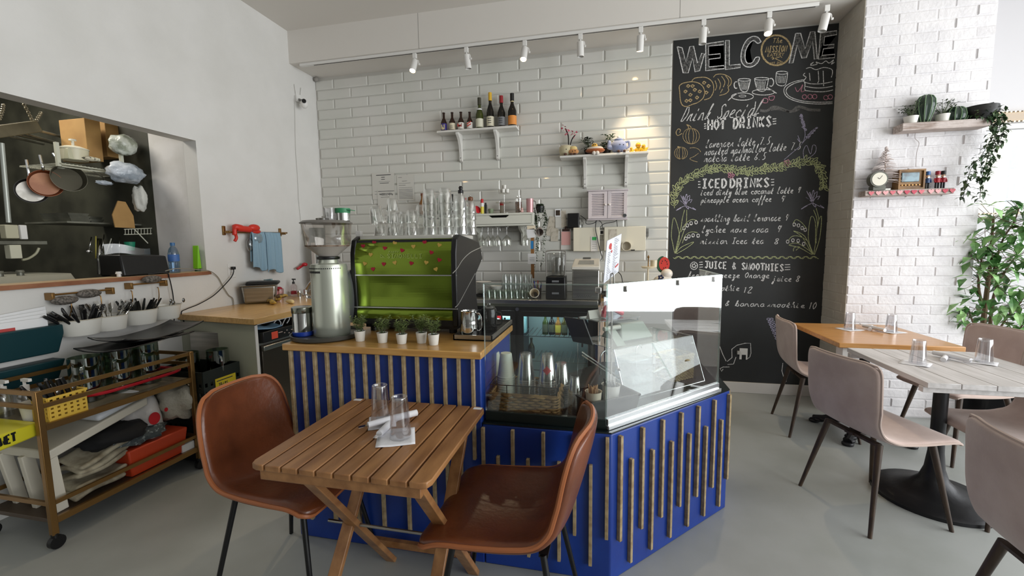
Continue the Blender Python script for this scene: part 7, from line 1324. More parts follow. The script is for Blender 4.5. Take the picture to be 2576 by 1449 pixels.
def K(c, x, y): o = CR[c]; return aY(o[0]+x/o[2], o[1]+y/o[2], Yc)
class Dr:
    def __init__(s, c): s.b = B(); s.c = c
    def ln(s, txt, w=.006, sm=True, closed=False):      # 'x,y x,y ...' in the crop's pixels; strokes split by |
        for st in txt.split('|'):
            P = [K(s.c, *[float(v) for v in q.split(',')]) for q in st.split()]
            if closed: P.append(P[0])
            s.b.strip(spl(P, 4) if sm and len(P) > 2 else P, w, (0, -1, 0))
        return s
    def el(s, x, y, rx, ry, w=.006, a0=0, a1=360, rot=0):
        n = 22; P = []
        for i in range(n+1):
            t = math.radians(a0+(a1-a0)*i/n); u, v = rx*math.cos(t), ry*math.sin(t); r = math.radians(rot); P.append(K(s.c, x+u*math.cos(r)-v*math.sin(r), y+u*math.sin(r)+v*math.cos(r)))
        s.b.strip(P, w, (0, -1, 0)); return s
    def tx(s, txt, x0, y0, x1, y1, h, w=.006, sl=.25, smooth=True):
        p0, p1 = K(s.c, x0, y0), K(s.c, x1, y1); hh = h/CR[s.c][2]*mpp(p0); words_(s.b, txt, p0, p1, hh, w, slant=sl, smooth=smooth); return s
    def line(s, nm, m, *a, rep=(0,), **k):
        for d in rep: s.tx(a[0], a[1]+d, a[2], a[3]+d, a[4], *a[5:], **k)
        return s.end(nm, m)
    def end(s, nm, m): return s.b.done(nm, m, cbx, True, sm=0)
# WELCOME: outlined chalk capitals with a rubbed grey filling
W3 = {'W': '85,280 140,520 185,520 225,385 248,510 290,500 335,345 310,340 270,430 235,275 200,280 165,420 130,290', 'E': '345,255 345,500 515,480 513,452 375,465 375,395 478,382 478,345 372,355 372,275 508,262 508,230', 'L': '525,225 525,490 660,470 660,440 560,450 560,222', 'M': '1165,160 1105,432 1140,428 1180,265 1222,385 1262,380 1318,230 1335,395 1362,392 1340,142 1300,145 1250,300 1210,158', 'E2': '1392,155 1372,395 1520,380 1522,350 1405,360 1418,300 1512,290 1515,258 1420,268 1428,190 1540,170 1540,135'}
b = B(); o = Dr(3)
for k, v in W3.items():
    P = [K(3, *map(float, q.split(','))) for q in v.split()]; P2_ = [V((p.x, Yc+.0008, p.z)) for p in P]; b.poly(P2_); o.ln(v, .008, False, True)
Cc = '850,235 820,195 770,188 715,225 675,310 668,400 700,455 760,465 815,430 835,380 800,380 770,425 725,430 705,390 708,320 740,255 780,225 820,250'
b.poly([V((p.x, Yc+.0008, p.z)) for p in [K(3, *map(float, q.split(','))) for q in Cc.split()]]); o.ln(Cc, .008, True, True)
bmesh.ops.triangulate(b.bm, faces=b.bm.faces, ngon_method='EAR_CLIP')
b.done('letter_filling', mat('chalk_rubbed', (104, 102, 99), .9, noise=(70, (52, 52, 52), .4, .6)), cbx, True, sm=0); o.end('welcome_lettering', chw)
o = Dr(3); o.el(988, 313, 138, 140, .010).el(988, 313, 130, 132, .004).ln('950,395 1030,370|945,375 1035,415|940,385 955,370|1025,368 1040,380', .006); o.tx('The', 950, 248, 1045, 242, 40, .005).tx('MISSION', 888, 332, 1085, 325, 52, .007, .15).tx('EATERY', 905, 372, 1060, 362, 26, .005, .1).tx('EST 2020', 935, 440, 1050, 432, 16, .003, 0); o.end('circle_logo', cho)
o = Dr(3)   # cookies and croissant
o.ln('108,690 105,640 135,615 175,605 225,600 280,612 320,645 335,695 320,750 270,790 225,805 175,825 135,815 115,770', .007, True, True).ln('215,600 240,570 290,560 350,562 395,590 415,630 415,690 385,745 330,765', .007)
for x, y in ((160, 690), (205, 720), (245, 675), (225, 640), (290, 690), (185, 640), (170, 775), (205, 770), (265, 745), (330, 610), (370, 640), (350, 700)): o.ln('%d,%d %d,%d %d,%d %d,%d' % (x-15, y, x, y-14, x+16, y-4, x+2, y+12), .010, False, True)
o.ln('415,560 440,535 490,530 540,545 575,575 575,620 550,650 555,680 525,710 470,725|430,590 445,640 430,680|455,570 480,620 470,670|490,550 520,600 505,650|525,545 555,590 545,640|500,665 480,700', .006); o.end('pastry_drawing', cho)
o = Dr(3)   # cups, glass, saucers, plate of pancakes
for x0, x1, y0, h in ((640, 755, 575, 110), (790, 920, 565, 115)):
    o.el((x0+x1)/2, y0+8, (x1-x0)/2, 12, .006).ln('%d,%d %d,%d %d,%d %d,%d %d,%d' % (x0, y0+10, x0+12, y0+h*.6, x0+35, y0+h, x1-30, y0+h-4, x1-2, y0+6), .006)
    for i in range(7): o.ln('%d,%d %d,%d' % (x0+15+i*14, y0+30, x0+22+i*11, y0+h-12), .004, False)
o.end('cup_drawing', chw); o = Dr(3); o.el(622, 630, 18, 30, .008, 60, 300).el(940, 605, 24, 36, .008, -120, 120).el(680, 735, 100, 33, .006).el(680, 730, 32, 9, .004).el(870, 695, 102, 26, .006).ln('635,705 590,735 548,772|900,650 950,680 990,705', .007).el(1040, 518, 52, 14, .006).ln('988,520 992,620 1070,628 1092,515', .006)
for i in range(6): o.ln('%d,545 %d,612' % (1003+i*14, 1005+i*12), .004, False)
o.end('glass_drawing', chw); o = Dr(3); o.ln('1245,580 1150,600 1075,640 1058,690 1095,745 1200,785 1350,802 1500,798|1240,592 1160,612 1095,650 1078,690 1110,735 1210,772 1350,786 1500,784', .006); o.ln('1240,600 1300,618 1400,618 1500,600|1245,640 1330,655 1420,655 1505,640|1250,680 1340,690 1430,690 1505,675|1250,520 1235,540 1260,560 1240,590 1250,620 1245,660 1255,680|1260,480 1300,470 1350,490 1420,470 1490,485 1500,520 1490,560', .006); o.ln('1370,500 1375,590 1362,610|1415,500 1420,640|1290,520 1296,590|1300,440 1330,420 1300,450 1360,440 1350,420 1400,435 1440,410 1470,430 1510,400 1490,440 1520,420', .006); o.end('crockery_drawing', chw)
o = Dr(3)
for x, y in ((1245, 738), (1295, 735), (1338, 735), (1440, 745), (1480, 738)): o.el(x, y, 20, 20, .005)
o.ln('1160,650 1180,690 1210,660 1230,625 1215,690 1250,680|860,770 880,750 910,760 905,790 870,790 860,770|920,735 970,730 960,765 928,765 920,735', .005); o.end('berry_drawing', chp)
o = Dr(3); o.tx('Drink Special', 110, 962, 830, 905, 118, .007, .45).ln('800,780 790,850 770,905 830,885', .007); o.end('script_heading', chw)
o = Dr(3); o.ln('840,860 900,865 960,830 1020,840 1080,865 1130,870 1180,830 1230,835 1290,855 1390,858', .022).ln('940,855 1010,850 1120,875 1200,850', .016); o.end('chalk_smear', chg)
o = Dr(3)
for dx, dy in ((0, 0),): o.tx('HOT DRINKS', 358+dx, 1040+dy, 950+dx, 1005+dy, 88, .016, 0, False)
o.end('bold_heading', chw); o = Dr(3)
for y in (985, 1005, 1025): o.ln('330,%d 350,%d' % (y, y-2), .008, False)
for y in (940, 962, 985): o.ln('955,%d 988,%d' % (y, y-4), .008, False)
o.end('accent_stripe', chw)
for a_ in (('lavender latte 7.5', 340, 1200, 930, 1168, 62), ('roasted mashmallow latte 7.5', 330, 1268, 1210, 1215, 60), ('matcha latte 6.5', 330, 1330, 890, 1308, 60)): Dr(3).line('menu_line', chw, *a_, .0055, rep=(0,))
o = Dr(3)   # pumpkins
for x, y, r in ((212, 1095, 72), (120, 1250, 56)):
    for k in (1, .66, .3): o.el(x, y, r*k*1.05, r, .004)
    o.end('pumpkin_drawing', cho); o = Dr(3)
o.ln('190,1030 185,1005 170,990 205,1005 215,1030|95,1205 90,1190 105,1195|130,1070 90,1090 75,1060 95,1030 115,1040 105,1065', .006); o.ln('200,1205 240,1200 280,1215 300,1240|280,1250 240,1280 200,1300 230,1320 270,1330', .004); o.end('pumpkin_drawing', cho)
o = Dr(3)   # lavender, leaf, tulip
o.ln('1060,1310 1130,1250 1200,1190 1240,1130 1250,1060 1215,960|1200,1190 1260,1120 1345,1020|1185,1090 1205,1150 1180,1120|1240,1300 1235,1230 1265,1180 1300,1260 1320,1180 1350,1190 1340,1250 1270,1305', .004)
rr = random.Random(6)
for (x0, y0), (x1, y1) in (((1250, 1040), (1210, 900)), ((1270, 1110), (1345, 1020))):
    for i in range(22): t = i/21; o.el(x0+(x1-x0)*t+rr.uniform(-14, 14), y0+(y1-y0)*t, 7, 5, .004)
o.end('lavender_drawing', chl)
# leaf garland
o = Dr(4); rr = random.Random(9); gar = [(75, 560), (80, 420), (120, 310), (220, 220), (330, 160), (450, 125), (560, 100), (680, 110), (800, 130), (900, 140), (1020, 130), (1130, 105), (1260, 90), (1400, 60), (1520, 35), (1640, 30), (1720, 90), (1760, 190), (1770, 320)]
G = spl([(x, y, 0) for x, y in gar], 8); o.ln(' '.join('%.0f,%.0f' % (p.x, p.y) for p in G[::3]), .005)
for i, p in enumerate(G[2::2]):
    for s in (-1, 1):
        d = G[min(2*i+3, len(G)-1)]-G[max(2*i, 0)]; a = math.atan2(d.y, d.x)+s*rr.uniform(.5, 1.1); L = rr.uniform(45, 85); x1, y1 = p.x+L*math.cos(a), p.y+L*math.sin(a); nx, ny = -math.sin(a)*13, math.cos(a)*13; mx, my = p.x+L*.55*math.cos(a), p.y+L*.55*math.sin(a)
        o.ln('%.0f,%.0f %.0f,%.0f %.0f,%.0f %.0f,%.0f %.0f,%.0f' % (p.x, p.y, mx+nx, my+ny, x1, y1, mx-nx, my-ny, p.x, p.y), .005)
o.end('garland_drawing', chy)
o = Dr(4)
for x, y in ((720, 185), (1360, 45)):
    for k in range(5): a = k*1.257; o.el(x+20*math.cos(a), y+20*math.sin(a), 18, 12, .006, rot=math.degrees(a))
o.end('pink_flower', chp)
o = Dr(4)
for x, y, s in ((205, 510, 1), (1650, 480, 1.15)):
    for dx, dy in ((-30, -90), (10, -110), (45, -95), (-70, -40), (70, -50), (-115, 80), (115, 70), (-60, -100), (30, 60)):
        o.ln('%.0f,%.0f %.0f,%.0f %.0f,%.0f %.0f,%.0f' % (x, y+20, x+dx*.5*s-12, y+dy*.6*s, x+dx*s, y+dy*s, x+dx*.55*s+12, y+dy*.45*s+10), .005)
o.end('lily_drawing', chl)
o = Dr(4); o.ln('190,580 165,680 150,780 120,900 80,1080|215,580 210,720 170,860 95,1060|80,1080 55,960 40,860 65,670 110,760 130,900 85,1075|90,1075 160,1000 295,945 220,1010 100,1080|1660,580 1700,700 1690,900 1660,1090|1690,560 1720,700 1690,820|1660,1090 1600,900 1630,660 1680,720 1680,960|1670,1090 1730,900 1750,650 1700,760 1690,960|1650,1090 1560,880 1430,820 1530,890 1640,1080|1640,1090 1500,1010 1380,980 1480,960 1620,1050|1430,1050 1440,1010 1500,1000 1460,1040', .005)
o.ln('150,830 200,740 270,690 330,700|165,960 200,870 270,830 340,840|1580,790 1520,720 1460,690 1430,730|1590,930 1500,880 1420,880 1370,930', .005); o.end('stem_drawing', chy)
o = Dr(4)
for x, y in ((185, 785), (222, 755), (265, 730), (322, 720), (205, 905), (240, 880), (288, 868), (345, 872), (1440, 745), (1488, 755), (1530, 785), (1565, 805), (1365, 940), (1425, 925), (1485, 930), (1548, 965)): o.el(x, y, 15, 17, .006).ln('%d,%d %d,%d %d,%d' % (x-16, y+14, x, y+22, x+16, y+12), .005)
o.end('lily_bells', chw)
o = Dr(4)
for dx, dy in ((0, 0),): o.tx('ICED', 385+dx, 330+dy, 680+dx, 325+dy, 95, .016, 0, False).tx('DRINKS', 700+dx, 325+dy, 1165+dx, 318+dy, 98, .016, 0, False)
o.end('bold_heading', chw); o = Dr(4)
for y in (258, 290, 322): o.ln('345,%d 372,%d' % (y, y), .008, False).ln('1175,%d 1212,%d' % (y-25, y-27), .008, False)
o.end('accent_stripe', chw)
for a_ in (('iced dirty blue coconut latte 9', 368, 412, 1505, 385, 62), ('pineapple ocean coffee', 372, 497, 1180, 483, 60), ('9', 1270, 490, 1330, 488, 68), ('sparkling basil lemonade 9', 370, 712, 1365, 700, 66), ('lychee rose soda', 380, 835, 1145, 832, 66), ('9', 1225, 832, 1285, 832, 72), ('8', 1205, 968, 1260, 968, 60), ('mission Iced tea', 370, 965, 1090, 962, 64)): Dr(4).line('menu_line', chw, *a_, .006, rep=(0,))
o = Dr(4); P = ['%.0f,%.0f' % (60+i*16.6, 1122-.0*i+14*math.sin(i*1.15)) for i in range(101)]; o.ln(' '.join(P), .005); P = ['%.0f,%.0f' % (75+i*16.6, 1122+12*math.sin(i*1.15+2.2)) for i in range(98)]; o.ln(' '.join(P), .004); o.end('wavy_border', chy)
o = Dr(5)
for dx in (0,): o.tx('JUICE & SMOOTHIES', 370+dx, 136, 1180+dx, 170, 66, .012, 0, False)
o.end('bold_heading', chw); o = Dr(5)
for y in (80, 105, 130): o.ln('318,%d 355,%d' % (y, y-3), .007, False).ln('1185,%d 1240,%d' % (y+25, y+23), .007, False)
o.el(265, 115, 36, 38, .006)
for i in range(6): o.el(265+18*math.cos(i), 115+18*math.sin(i), 5, 5, .005)
o.end('accent_stripe', chw)
for a_ in (('fresh squeeze Orange', 195, 232, 1030, 238, 52), ('juice 8', 1062, 266, 1330, 276, 56), ('green smoothie', 205, 362, 725, 366, 50), ('12', 752, 388, 850, 388, 58), ('& banana', 575, 520, 980, 528, 50), ('smoothie', 1000, 528, 1390, 540, 48), ('10', 1415, 552, 1500, 552, 66)): Dr(5).line('menu_line', chw, *a_, .006, rep=(0,))
o = Dr(5)
for i in range(8):
    x, y = 1035+12*i, 655+28*i
    for s in (-1, 1): o.el(x+s*18, y, 14, 10, .005)
o.ln('1035,640 1040,720 1090,800 1130,870', .004); o.end('sprig_drawing', chl)
o = Dr(5); o.ln('600,1085 650,1045 648,960 700,920 780,900 838,900 842,1000 830,1040 800,1060|690,1040 665,1110 605,1115 625,1140 560,1140 530,1155 545,1185 560,1160|525,930 560,1020 590,1080|1165,1100 1155,1180 1185,1280|1210,1170 1190,1220 1200,1290', .006, False); o.end('outlet_doodle', chw)
q = K(5, 765, 1010); ot2 = thing('board_outlet', 'white outlet low on the chalkboard inside a chalk outline', 'outlet', q); b = B(); b.box(-.034, .034, -.005, 0, -.05, .055); b.done('cover_plate', white, ot2, bev=.002); b = B(); b.box(-.055, -.034, -.02, 0, .0, .03); b.done('adapter', mat('adapter_grey', (190, 188, 184), .4), ot2); b = B(); b.box(-.014, .02, -.007, -.005, -.05, -.005); b.done('dark_gap', black, ot2)
# ================================================================== BRICK PIER SHELVES
rec = mat('reclaimed_wood', (196, 184, 178), .7, noise=(9, (150, 132, 122), .38, .68, (1, 8, 8)), bump=(40, .3))
def ledge(pxl, pyl, pxf, pxr, zt, h, label):
    P = aY(pxl, pyl, PY); yf = aX(pxf, pyl, P.x).y; R_ = aY(pxr, pyl, yf); t = thing('pier_shelf', label, 'shelf', ((P.x+R_.x)/2, PY, zt-h)); b = B(); b.box(P.x, R_.x, yf, PY-.008, zt-h, zt); b.done('board', rec, t, True, bev=.004); return P.x, R_.x, yf, t
xa, xb, yf, _t = ledge(2244, 322, 2270, 2492, 2.232, .055, 'upper reclaimed wood shelf on the brick pier')
ZU = 2.2325; ym = (yf+PY)/2
def U(px, y=None, z=None): q = aY(px, 315, ym if y is None else y); return V((q.x, ym if y is None else y, ZU if z is None else z))
def tuft(t, n, h, r, m, seed, ll=.03, lw=.014, z0=.05):
    b = B(); bs = B(); rr = random.Random(seed)
    for i in range(n):
        a = rr.uniform(0, 6.28); q = V((r*rr.uniform(.3, 1)*math.cos(a), r*rr.uniform(.3, 1)*math.sin(a), z0+h*rr.uniform(.4, 1))); bs.tube([(0, 0, z0), q*.6+V((0, 0, z0*.4)), q], .001, 4)
        for j in range(4): d = V((math.cos(a+j*1.6), math.sin(a+j*1.6), rr.uniform(-.1, .6))); b.leaf(q-V((0, 0, .008*j)), d, ll, lw)
    b.done('leaves', m, t, sm=0); bs.done('stems', stemm, t)
for px, wh, s in ((2290, 'left one', 1), (2369, 'right one', 2)):
    t = thing('small_potted_plant', 'small leafy plant in white pot on the upper pier shelf, %s' % wh, 'plant', U(px), 0, 'small pots on the pier shelf'); b = B(); b.lathe([(0, 0), (.034, 0), (.044, .055), (.04, .055), (0, .05)], n=20); b.done('pot', potm, t); tuft(t, 18, .10, .07, mat('pier_leaf', (58, 74, 48), .5, noise=(25, (100, 112, 84), .5, .65)), s+20)
def ribbed(prof, label, px, nr, amp, sx=1, col=((38, 56, 46), (110, 136, 104))):
    t = thing('ceramic_cactus', label, 'ornament', U(px)); b = B(); n = nr*4; rows = []
    for r, z in prof: rows.append([b.v((r*(1+amp*math.cos(nr*2*PI*i/n))*math.cos(2*PI*i/n)*sx, r*(1+amp*math.cos(nr*2*PI*i/n))*math.sin(2*PI*i/n)*.8, z)) for i in range(n)])
    for a_, c_ in zip(rows, rows[1:]):
        for i in range(n): b.f([a_[i], a_[(i+1) % n], c_[(i+1) % n], c_[i]])
    b.f(rows[0][::-1]); b.f(rows[-1]); b.done('body', mat('cactus_glaze', col[0], .18), t, sm=180)
    b = B()
    for i in range(nr): P = [V((r*(1+amp)*math.cos(2*PI*i/nr)*sx*1.004, r*(1+amp)*math.sin(2*PI*i/nr)*.8*1.004, z)) for r, z in prof]; b.tube(P, .0035, 5)
    b.done('pale_ribs', mat('cactus_rib', col[1], .3), t)
ribbed([(.024, 0), (.032, .03), (.046, .08), (.054, .125), (.050, .165), (.036, .19), (.012, .2)], 'tall dark green ceramic cactus on the upper pier shelf', 2325, 9, .06)
ribbed([(.05, 0), (.062, .02), (.066, .045), (.058, .075), (.036, .096), (.012, .102)], 'round ribbed green ceramic cactus on the upper pier shelf', 2402, 12, .06)
q = U(2462); t = thing('hanging_ivy', 'black bowl with leafy ivy trailing off the right end of the upper pier shelf', 'plant', q); b = B(); b.lathe([(0, 0), (.07, 0), (.10, .05), (.095, .09), (.085, .09), (0, .08)], n=26); b.done('bowl', black, t)
ivm = mat('ivy_leaf', (56, 82, 50), .45, noise=(22, (104, 124, 84), .48, .65)); b = B(); bs = B(); rr = random.Random(31); k = mpp(q)
def ivy(pts, n, spread, ll):
    P = spl([aY(x, y, ym-.06)-q for x, y in pts], 7); bs.tube(P, .0018, 4)
    for p in P:
        for j in range(n): a = rr.uniform(0, 6.28); b.leaf(p+V((rr.uniform(-1, 1), rr.uniform(-1, 1), rr.uniform(-1, 1)))*spread, (math.cos(a), rr.uniform(-.7, .3), math.sin(a)*.6-.3), ll, ll*.55)
ivy(((2470, 285), (2500, 280), (2508, 320), (2490, 380), (2472, 440), (2465, 500)), 4, .022, .045); ivy(((2480, 290), (2500, 330), (2470, 390), (2445, 420), (2432, 460), (2422, 500)), 3, .02, .045); ivy(((2490, 280), (2515, 310), (2500, 360), (2485, 420), (2470, 450)), 4, .025, .045); ivy(((2480, 285), (2515, 290), (2525, 330), (2510, 360)), 3, .02, .04); ivy(((2460, 280), (2495, 270), (2520, 275)), 2, .02, .04)
b.done('leaves', ivm, t, sm=0); bs.done('vine_stems', mat('ivy_stem', (66, 56, 40), .6), t)
xa2, xb2, yf2, t_low = ledge(2158, 489, 2176, 2400, 1.762, .042, 'lower reclaimed wood shelf on the brick pier with a heart garland')
ym2 = (yf2+PY)/2; ZV = 1.7625
def Lw(px, y=None): q = aY(px, 478, ym2 if y is None else y); return V((q.x, ym2 if y is None else y, ZV))
t = thing('mantel_clock', 'small round grey green clock on the lower pier shelf', 'clock', Lw(2196)); r = .058; b = B(); b.lathe([(0, .0), (r, 0), (r, -.05), (0, -.05)], (0, -.02, r+.02), 28, (0, 1, 0)); b.box(-.03, .05, -.06, 0, 0, .03); b.done('case', mat('clock_green', (92, 92, 80), .45), t); b = B(); b.lathe([(0, 0), (r*.82, 0), (r*.82, .002), (0, .002)], (0, -.0705, r+.02), 28, (0, -1, 0)); b.done('dial', mat('dial_cream', (226, 220, 204), .4), t); b = B(); b.beam((0, -.0735, r+.02), (.018, -.0735, r+.045), .003, .001); b.beam((0, -.0735, r+.02), (-.012, -.0735, r+.032), .004, .001); b.done('hands', ink, t)
t = thing('feather_tree', 'white feather christmas tree on the lower pier shelf', 'tree', Lw(2222, PY-.05)); b = B(); rr = random.Random(12); Ht = zat(Lw(2222, PY-.05), 372)-ZV
for i in range(300):
    v_ = rr.random()**.8; z = Ht*(.16+.84*v_); r = .135*(1-v_)+.008; a = rr.uniform(0, 6.28); p = V((0, 0, z)); e = V((r*math.cos(a), r*math.sin(a)*.55, z-.25*r)); b.tube([p, p.lerp(e, .6)+V((0, 0, .012)), e+V((0, 0, .012))], [.003, .0022, .0008], 4)
b.done('feathers', mat('feather_white', (212, 200, 196), .9), t, sm=0); b = B(); b.cyl((0, 0, 0), (0, 0, Ht), .004); b.done('trunk', mat('trunk_beige', (150, 130, 114), .7), t); b = B(); b.box(-.03, .03, -.03, .03, 0, .012); b.done('foot', potm, t)
a, c = Lw(2252), Lw(2318); t = thing('toy_television', 'wooden vintage toy television on the lower pier shelf', 'ornament', ((a.x+c.x)/2, ym2, ZV)); hw = (c.x-a.x)/2; hz = zat(V((a.x, yf2, ZV)), 426)-ZV; tvw = mat('tv_wood', (148, 108, 56), .5, noise=(12, (110, 76, 36), .4, .65))
y0 = yf2+.015-ym2; b = B(); b.box(-hw, hw, y0+.012, y0+.11, 0, hz); b.box(-hw, hw, y0, y0+.012, 0, .012); b.box(-hw, hw, y0, y0+.012, hz-.012, hz); b.box(-hw, -hw+.012, y0, y0+.012, .012, hz-.012); b.box(hw-.012, hw, y0, y0+.012, .012, hz-.012); b.done('case', tvw, t, sm=0); b = B(); b.box(-hw+.02, hw-.035, y0+.004, y0+.012, .055, hz-.022); b.done('screen', mat('tv_screen', (120, 150, 162), .12, noise=(18, (70, 84, 92), .42, .62)), t, bev=.004, seg=3)
for i in range(6): b = B(); b.cyl((-hw+.025+i*.022, y0+.012, .032), (-hw+.025+i*.022, y0+.002, .032), .005, n=10); b.done('dial_knob', brass, t)
for px, hat, coat_, wh in ((2331, (40, 90, 150), (44, 70, 110), 'blue hat, left one'), (2356, (150, 24, 40), (170, 30, 44), 'red hat, middle one'), (2370, (24, 22, 24), (150, 24, 40), 'black hat, right one')):
    t = thing('nutcracker', 'tiny wooden nutcracker soldier on the lower pier shelf, %s' % wh, 'figurine', Lw(px, yf2+.05), 0, 'nutcrackers'); m1 = mat('nut_%d_%d_%d' % hat, hat, .4); m2 = mat('nut_%d_%d_%d' % coat_, coat_, .4); s = .9
    b = B(); b.lathe([(0, .045), (.016, .045), (.014, .06), (.018, .078), (0, .08)], n=14); b.done('coat', m2, t)
    for x in (-.008, .008): b = B(); b.cyl((x, 0, 0), (x, 0, .046), .0065, n=8); b.done('leg', black, t)
    for x in (-.02, .02): b = B(); b.tube([(x*.8, 0, .076), (x, -.004, .06), (x*.9, -.008, .048)], .005, 6); b.done('arm', m2, t)
    b = B(); b.ball((0, 0, .092), (.012, .012, .014), 12); b.done('head', mat('nut_skin', (226, 190, 160), .5), t); b = B(); b.box(-.007, .007, -.014, -.009, .078, .089); b.done('beard', white, t)
    b = B(); b.lathe([(0, .102), (.015, .102), (.0145, .128), (0, .129)], n=14); b.done('hat', m1, t)
    for x in (-.005, .005): b = B(); b.ball((x, -.0115, .094), .0018, 6); b.done('eye', black, t)
hcol = [mat('heart_pink%d' % i, c, .6) for i, c in enumerate(((216, 112, 122), (232, 170, 172), (196, 70, 90)))]
gar = thing('heart_garland', 'string of pink paper hearts along the lower pier shelf edge', 'garland', Lw(2290, yf2-.004)); b = B(); P = []
for i in range(12):
    px = 2192+i*18.0+(6 if i > 7 else 0); q = aY(px, 484, yf2-.006); P.append(V((q.x, yf2-.004, 1.748))); hb = B(); s = .019; pts = []
    for j in range(16): tt = 2*PI*j/16; pts.append(V((q.x+s*.95*math.sin(tt)**3, yf2-.005, 1.742+s*(.8*math.cos(tt)-.3*math.cos(2*tt)-.12*math.cos(3*tt)-.05*math.cos(4*tt)))))
    hb.prism(pts, (0, -.002, 0)); hb.done('paper_heart', hcol[(0, 1, 1, 0, 1, 2, 2, 0, 1, 1, 2, 0)[i]], gar, True, sm=0)
b.tube(spl(P, 3), .0012, 4); b.done('string', mat('string_pink', (206, 150, 150), .7), gar, True)
b = B(); b.tube(spl([aY(x, y, PY-.02) for x, y in ((2303, 332), (2302, 348), (2312, 360), (2306, 385), (2304, 420))], 5), .0018, 5); solo(b, 'wire', mat('wire_pale', (170, 160, 156), .6), 'thin wire hanging down the bricks between the pier shelves', 'cable')
# ================================================================== WINDOW LIGHTS, PLANTER, FICUS
sl_ = thing('string_lights', 'warm bead string lights around the window frame', 'string lights', (6.2, -.05, 1.6)); b = B(); bb = B()
def beads(p, q, n):
    p, q = V(p), V(q); b.cyl(p, q, .004, n=5)
    for i in range(n): bb.ball(p.lerp(q, (i+.5)/n)+V((0, -.006, 0)), .006, 6)
beads((WX0, -.012, 2.375), (8.4, -.012, 2.375), 90); beads((WX0, -.012, WZ1+.0), (8.4, -.012, WZ1), 90); beads((WX0+.01, -.012, WZ0), (WX0+.01, -.012, WZ1), 40); beads((WX0, -.055, WZ0-.01), (8.4, -.055, WZ0-.01), 90)
b.done('cord', mat('cord_brown', (96, 84, 70), .6), sl_, True); o = bb.done('bulbs', mat('bulb_warm', (255, 226, 170), .5, emit=2.5), sl_, True); o['kind'] = 'stuff'
b = B(); b.box(WX0-.02, 8.5, -.012, 0, WZ1+.005, 2.372); solo(b, 'window_header', mat('header_wood', (176, 160, 142), .6), 'pale wooden strip over the window between two rows of bead lights', 'strip', sm=0)
pb = thing('planter_box', 'black planter box at the foot of the window behind the tables', 'planter', (6.12, -.36, 0)); b = B(); b.hexa([(5.82, -.50, 0), (6.42, -.50, 0), (6.42, -.20, 0), (5.82, -.20, 0)], [(5.80, -.52, .42), (6.44, -.52, .42), (6.44, -.18, .42), (5.80, -.18, .42)]); b.done('box', black, pb, True, bev=.006); b = B(); b.box(5.82, 6.42, -.50, -.2, .415, .425); b.done('soil', soil, pb, True)
fl1 = mat('ficus_leaf', (72, 122, 62), .4, noise=(9, (156, 198, 128), .42, .62)); fk = mat('ficus_bark', (112, 90, 66), .7, bump=(40, .4))
fc2 = thing('ficus', 'tall leafy artificial ficus by the window beside the brick pier', 'plant', (6.10, -.36, .425)); o_ = V((6.10, -.36, .425)); bs = B(); b = B(); rr = random.Random(77)
def stem_(pts, r0, r1, lv, sp, ll, Y=-.36):
    P = spl([aY(x, y, Y)-o_ for x, y in pts], 6); n = len(P); bs.tube(P, [r0+(r1-r0)*i/(n-1) for i in range(n)], 7)
    for i, p in enumerate(P[int(n*.35):]):
        for j in range(max(2, int(lv*.62))):
            a = rr.uniform(0, 6.28); e = p+V((rr.uniform(-1, 1)*sp, rr.uniform(-1, .6)*sp*.8, rr.uniform(-.6, 1)*sp*.7)); bs.tube([p, e], .0015, 4); b.leaf(e, (math.cos(a), rr.uniform(-.8, .2), math.sin(a)*.5-.15), ll*rr.uniform(.75, 1.2), ll*.5)
stem_(((2472, 830), (2482, 740), (2492, 660), (2496, 590), (2500, 545)), .018, .006, 8, .17, .11); stem_(((2490, 830), (2500, 745), (2530, 680), (2560, 640)), .012, .004, 8, .15, .11); stem_(((2478, 790), (2462, 720), (2470, 650), (2480, 600)), .01, .004, 9, .13, .11); stem_(((2470, 860), (2440, 790), (2430, 740)), .008, .003, 7, .12, .10); stem_(((2500, 850), (2540, 790), (2570, 760)), .008, .003, 9, .14, .11); stem_(((2520, 860), (2560, 830), (2590, 800)), .008, .003, 8, .13, .11); stem_(((2495, 700), (2520, 610), (2550, 560), (2565, 520)), .008, .003, 7, .11, .10); stem_(((2450, 870), (2420, 820), (2415, 785)), .006, .003, 5, .07, .085)
b.done('foliage', fl1, fc2, sm=0); bs.done('trunk', fk, fc2)
vz = thing('white_vase', 'white round vase on the floor behind the tucked in chair', 'vase', (6.05, -.78, 0)); b = B(); b.lathe([(0, 0), (.10, 0), (.17, .12), (.19, .25), (.15, .38), (.11, .42), (.10, .42), (0, .1)], n=32); b.done('vase_body', mat('vase_white', (204, 202, 206), .4), vz)
# ================================================================== STREET OUTSIDE
YF = 8.0; bld = thing('brick_building', 'pink red brick church building across the street', 'building', (14, YF, 0))
m = mat('street_brick', (214, 150, 150), .8); nt = m.node_tree; bt_ = nt.nodes.new('ShaderNodeTexBrick'); bt_.inputs['Color1'].default_value = lin((196, 112, 116)); bt_.inputs['Color2'].default_value = lin((178, 96, 102)); bt_.inputs['Mortar'].default_value = lin((214, 176, 172)); bt_.inputs['Scale'].default_value = 2.2; bt_.inputs['Mortar Size'].default_value = .02
tc_ = nt.nodes.new('ShaderNodeTexCoord'); mp_n = nt.nodes.new('ShaderNodeMapping'); mp_n.inputs['Rotation'].default_value = (PI/2, 0, 0); nt.links.new(tc_.outputs['Object'], mp_n.inputs[0]); nt.links.new(mp_n.outputs[0], bt_.inputs[0]); nt.links.new(bt_.outputs[0], nt.nodes['Principled BSDF'].inputs['Base Color'])
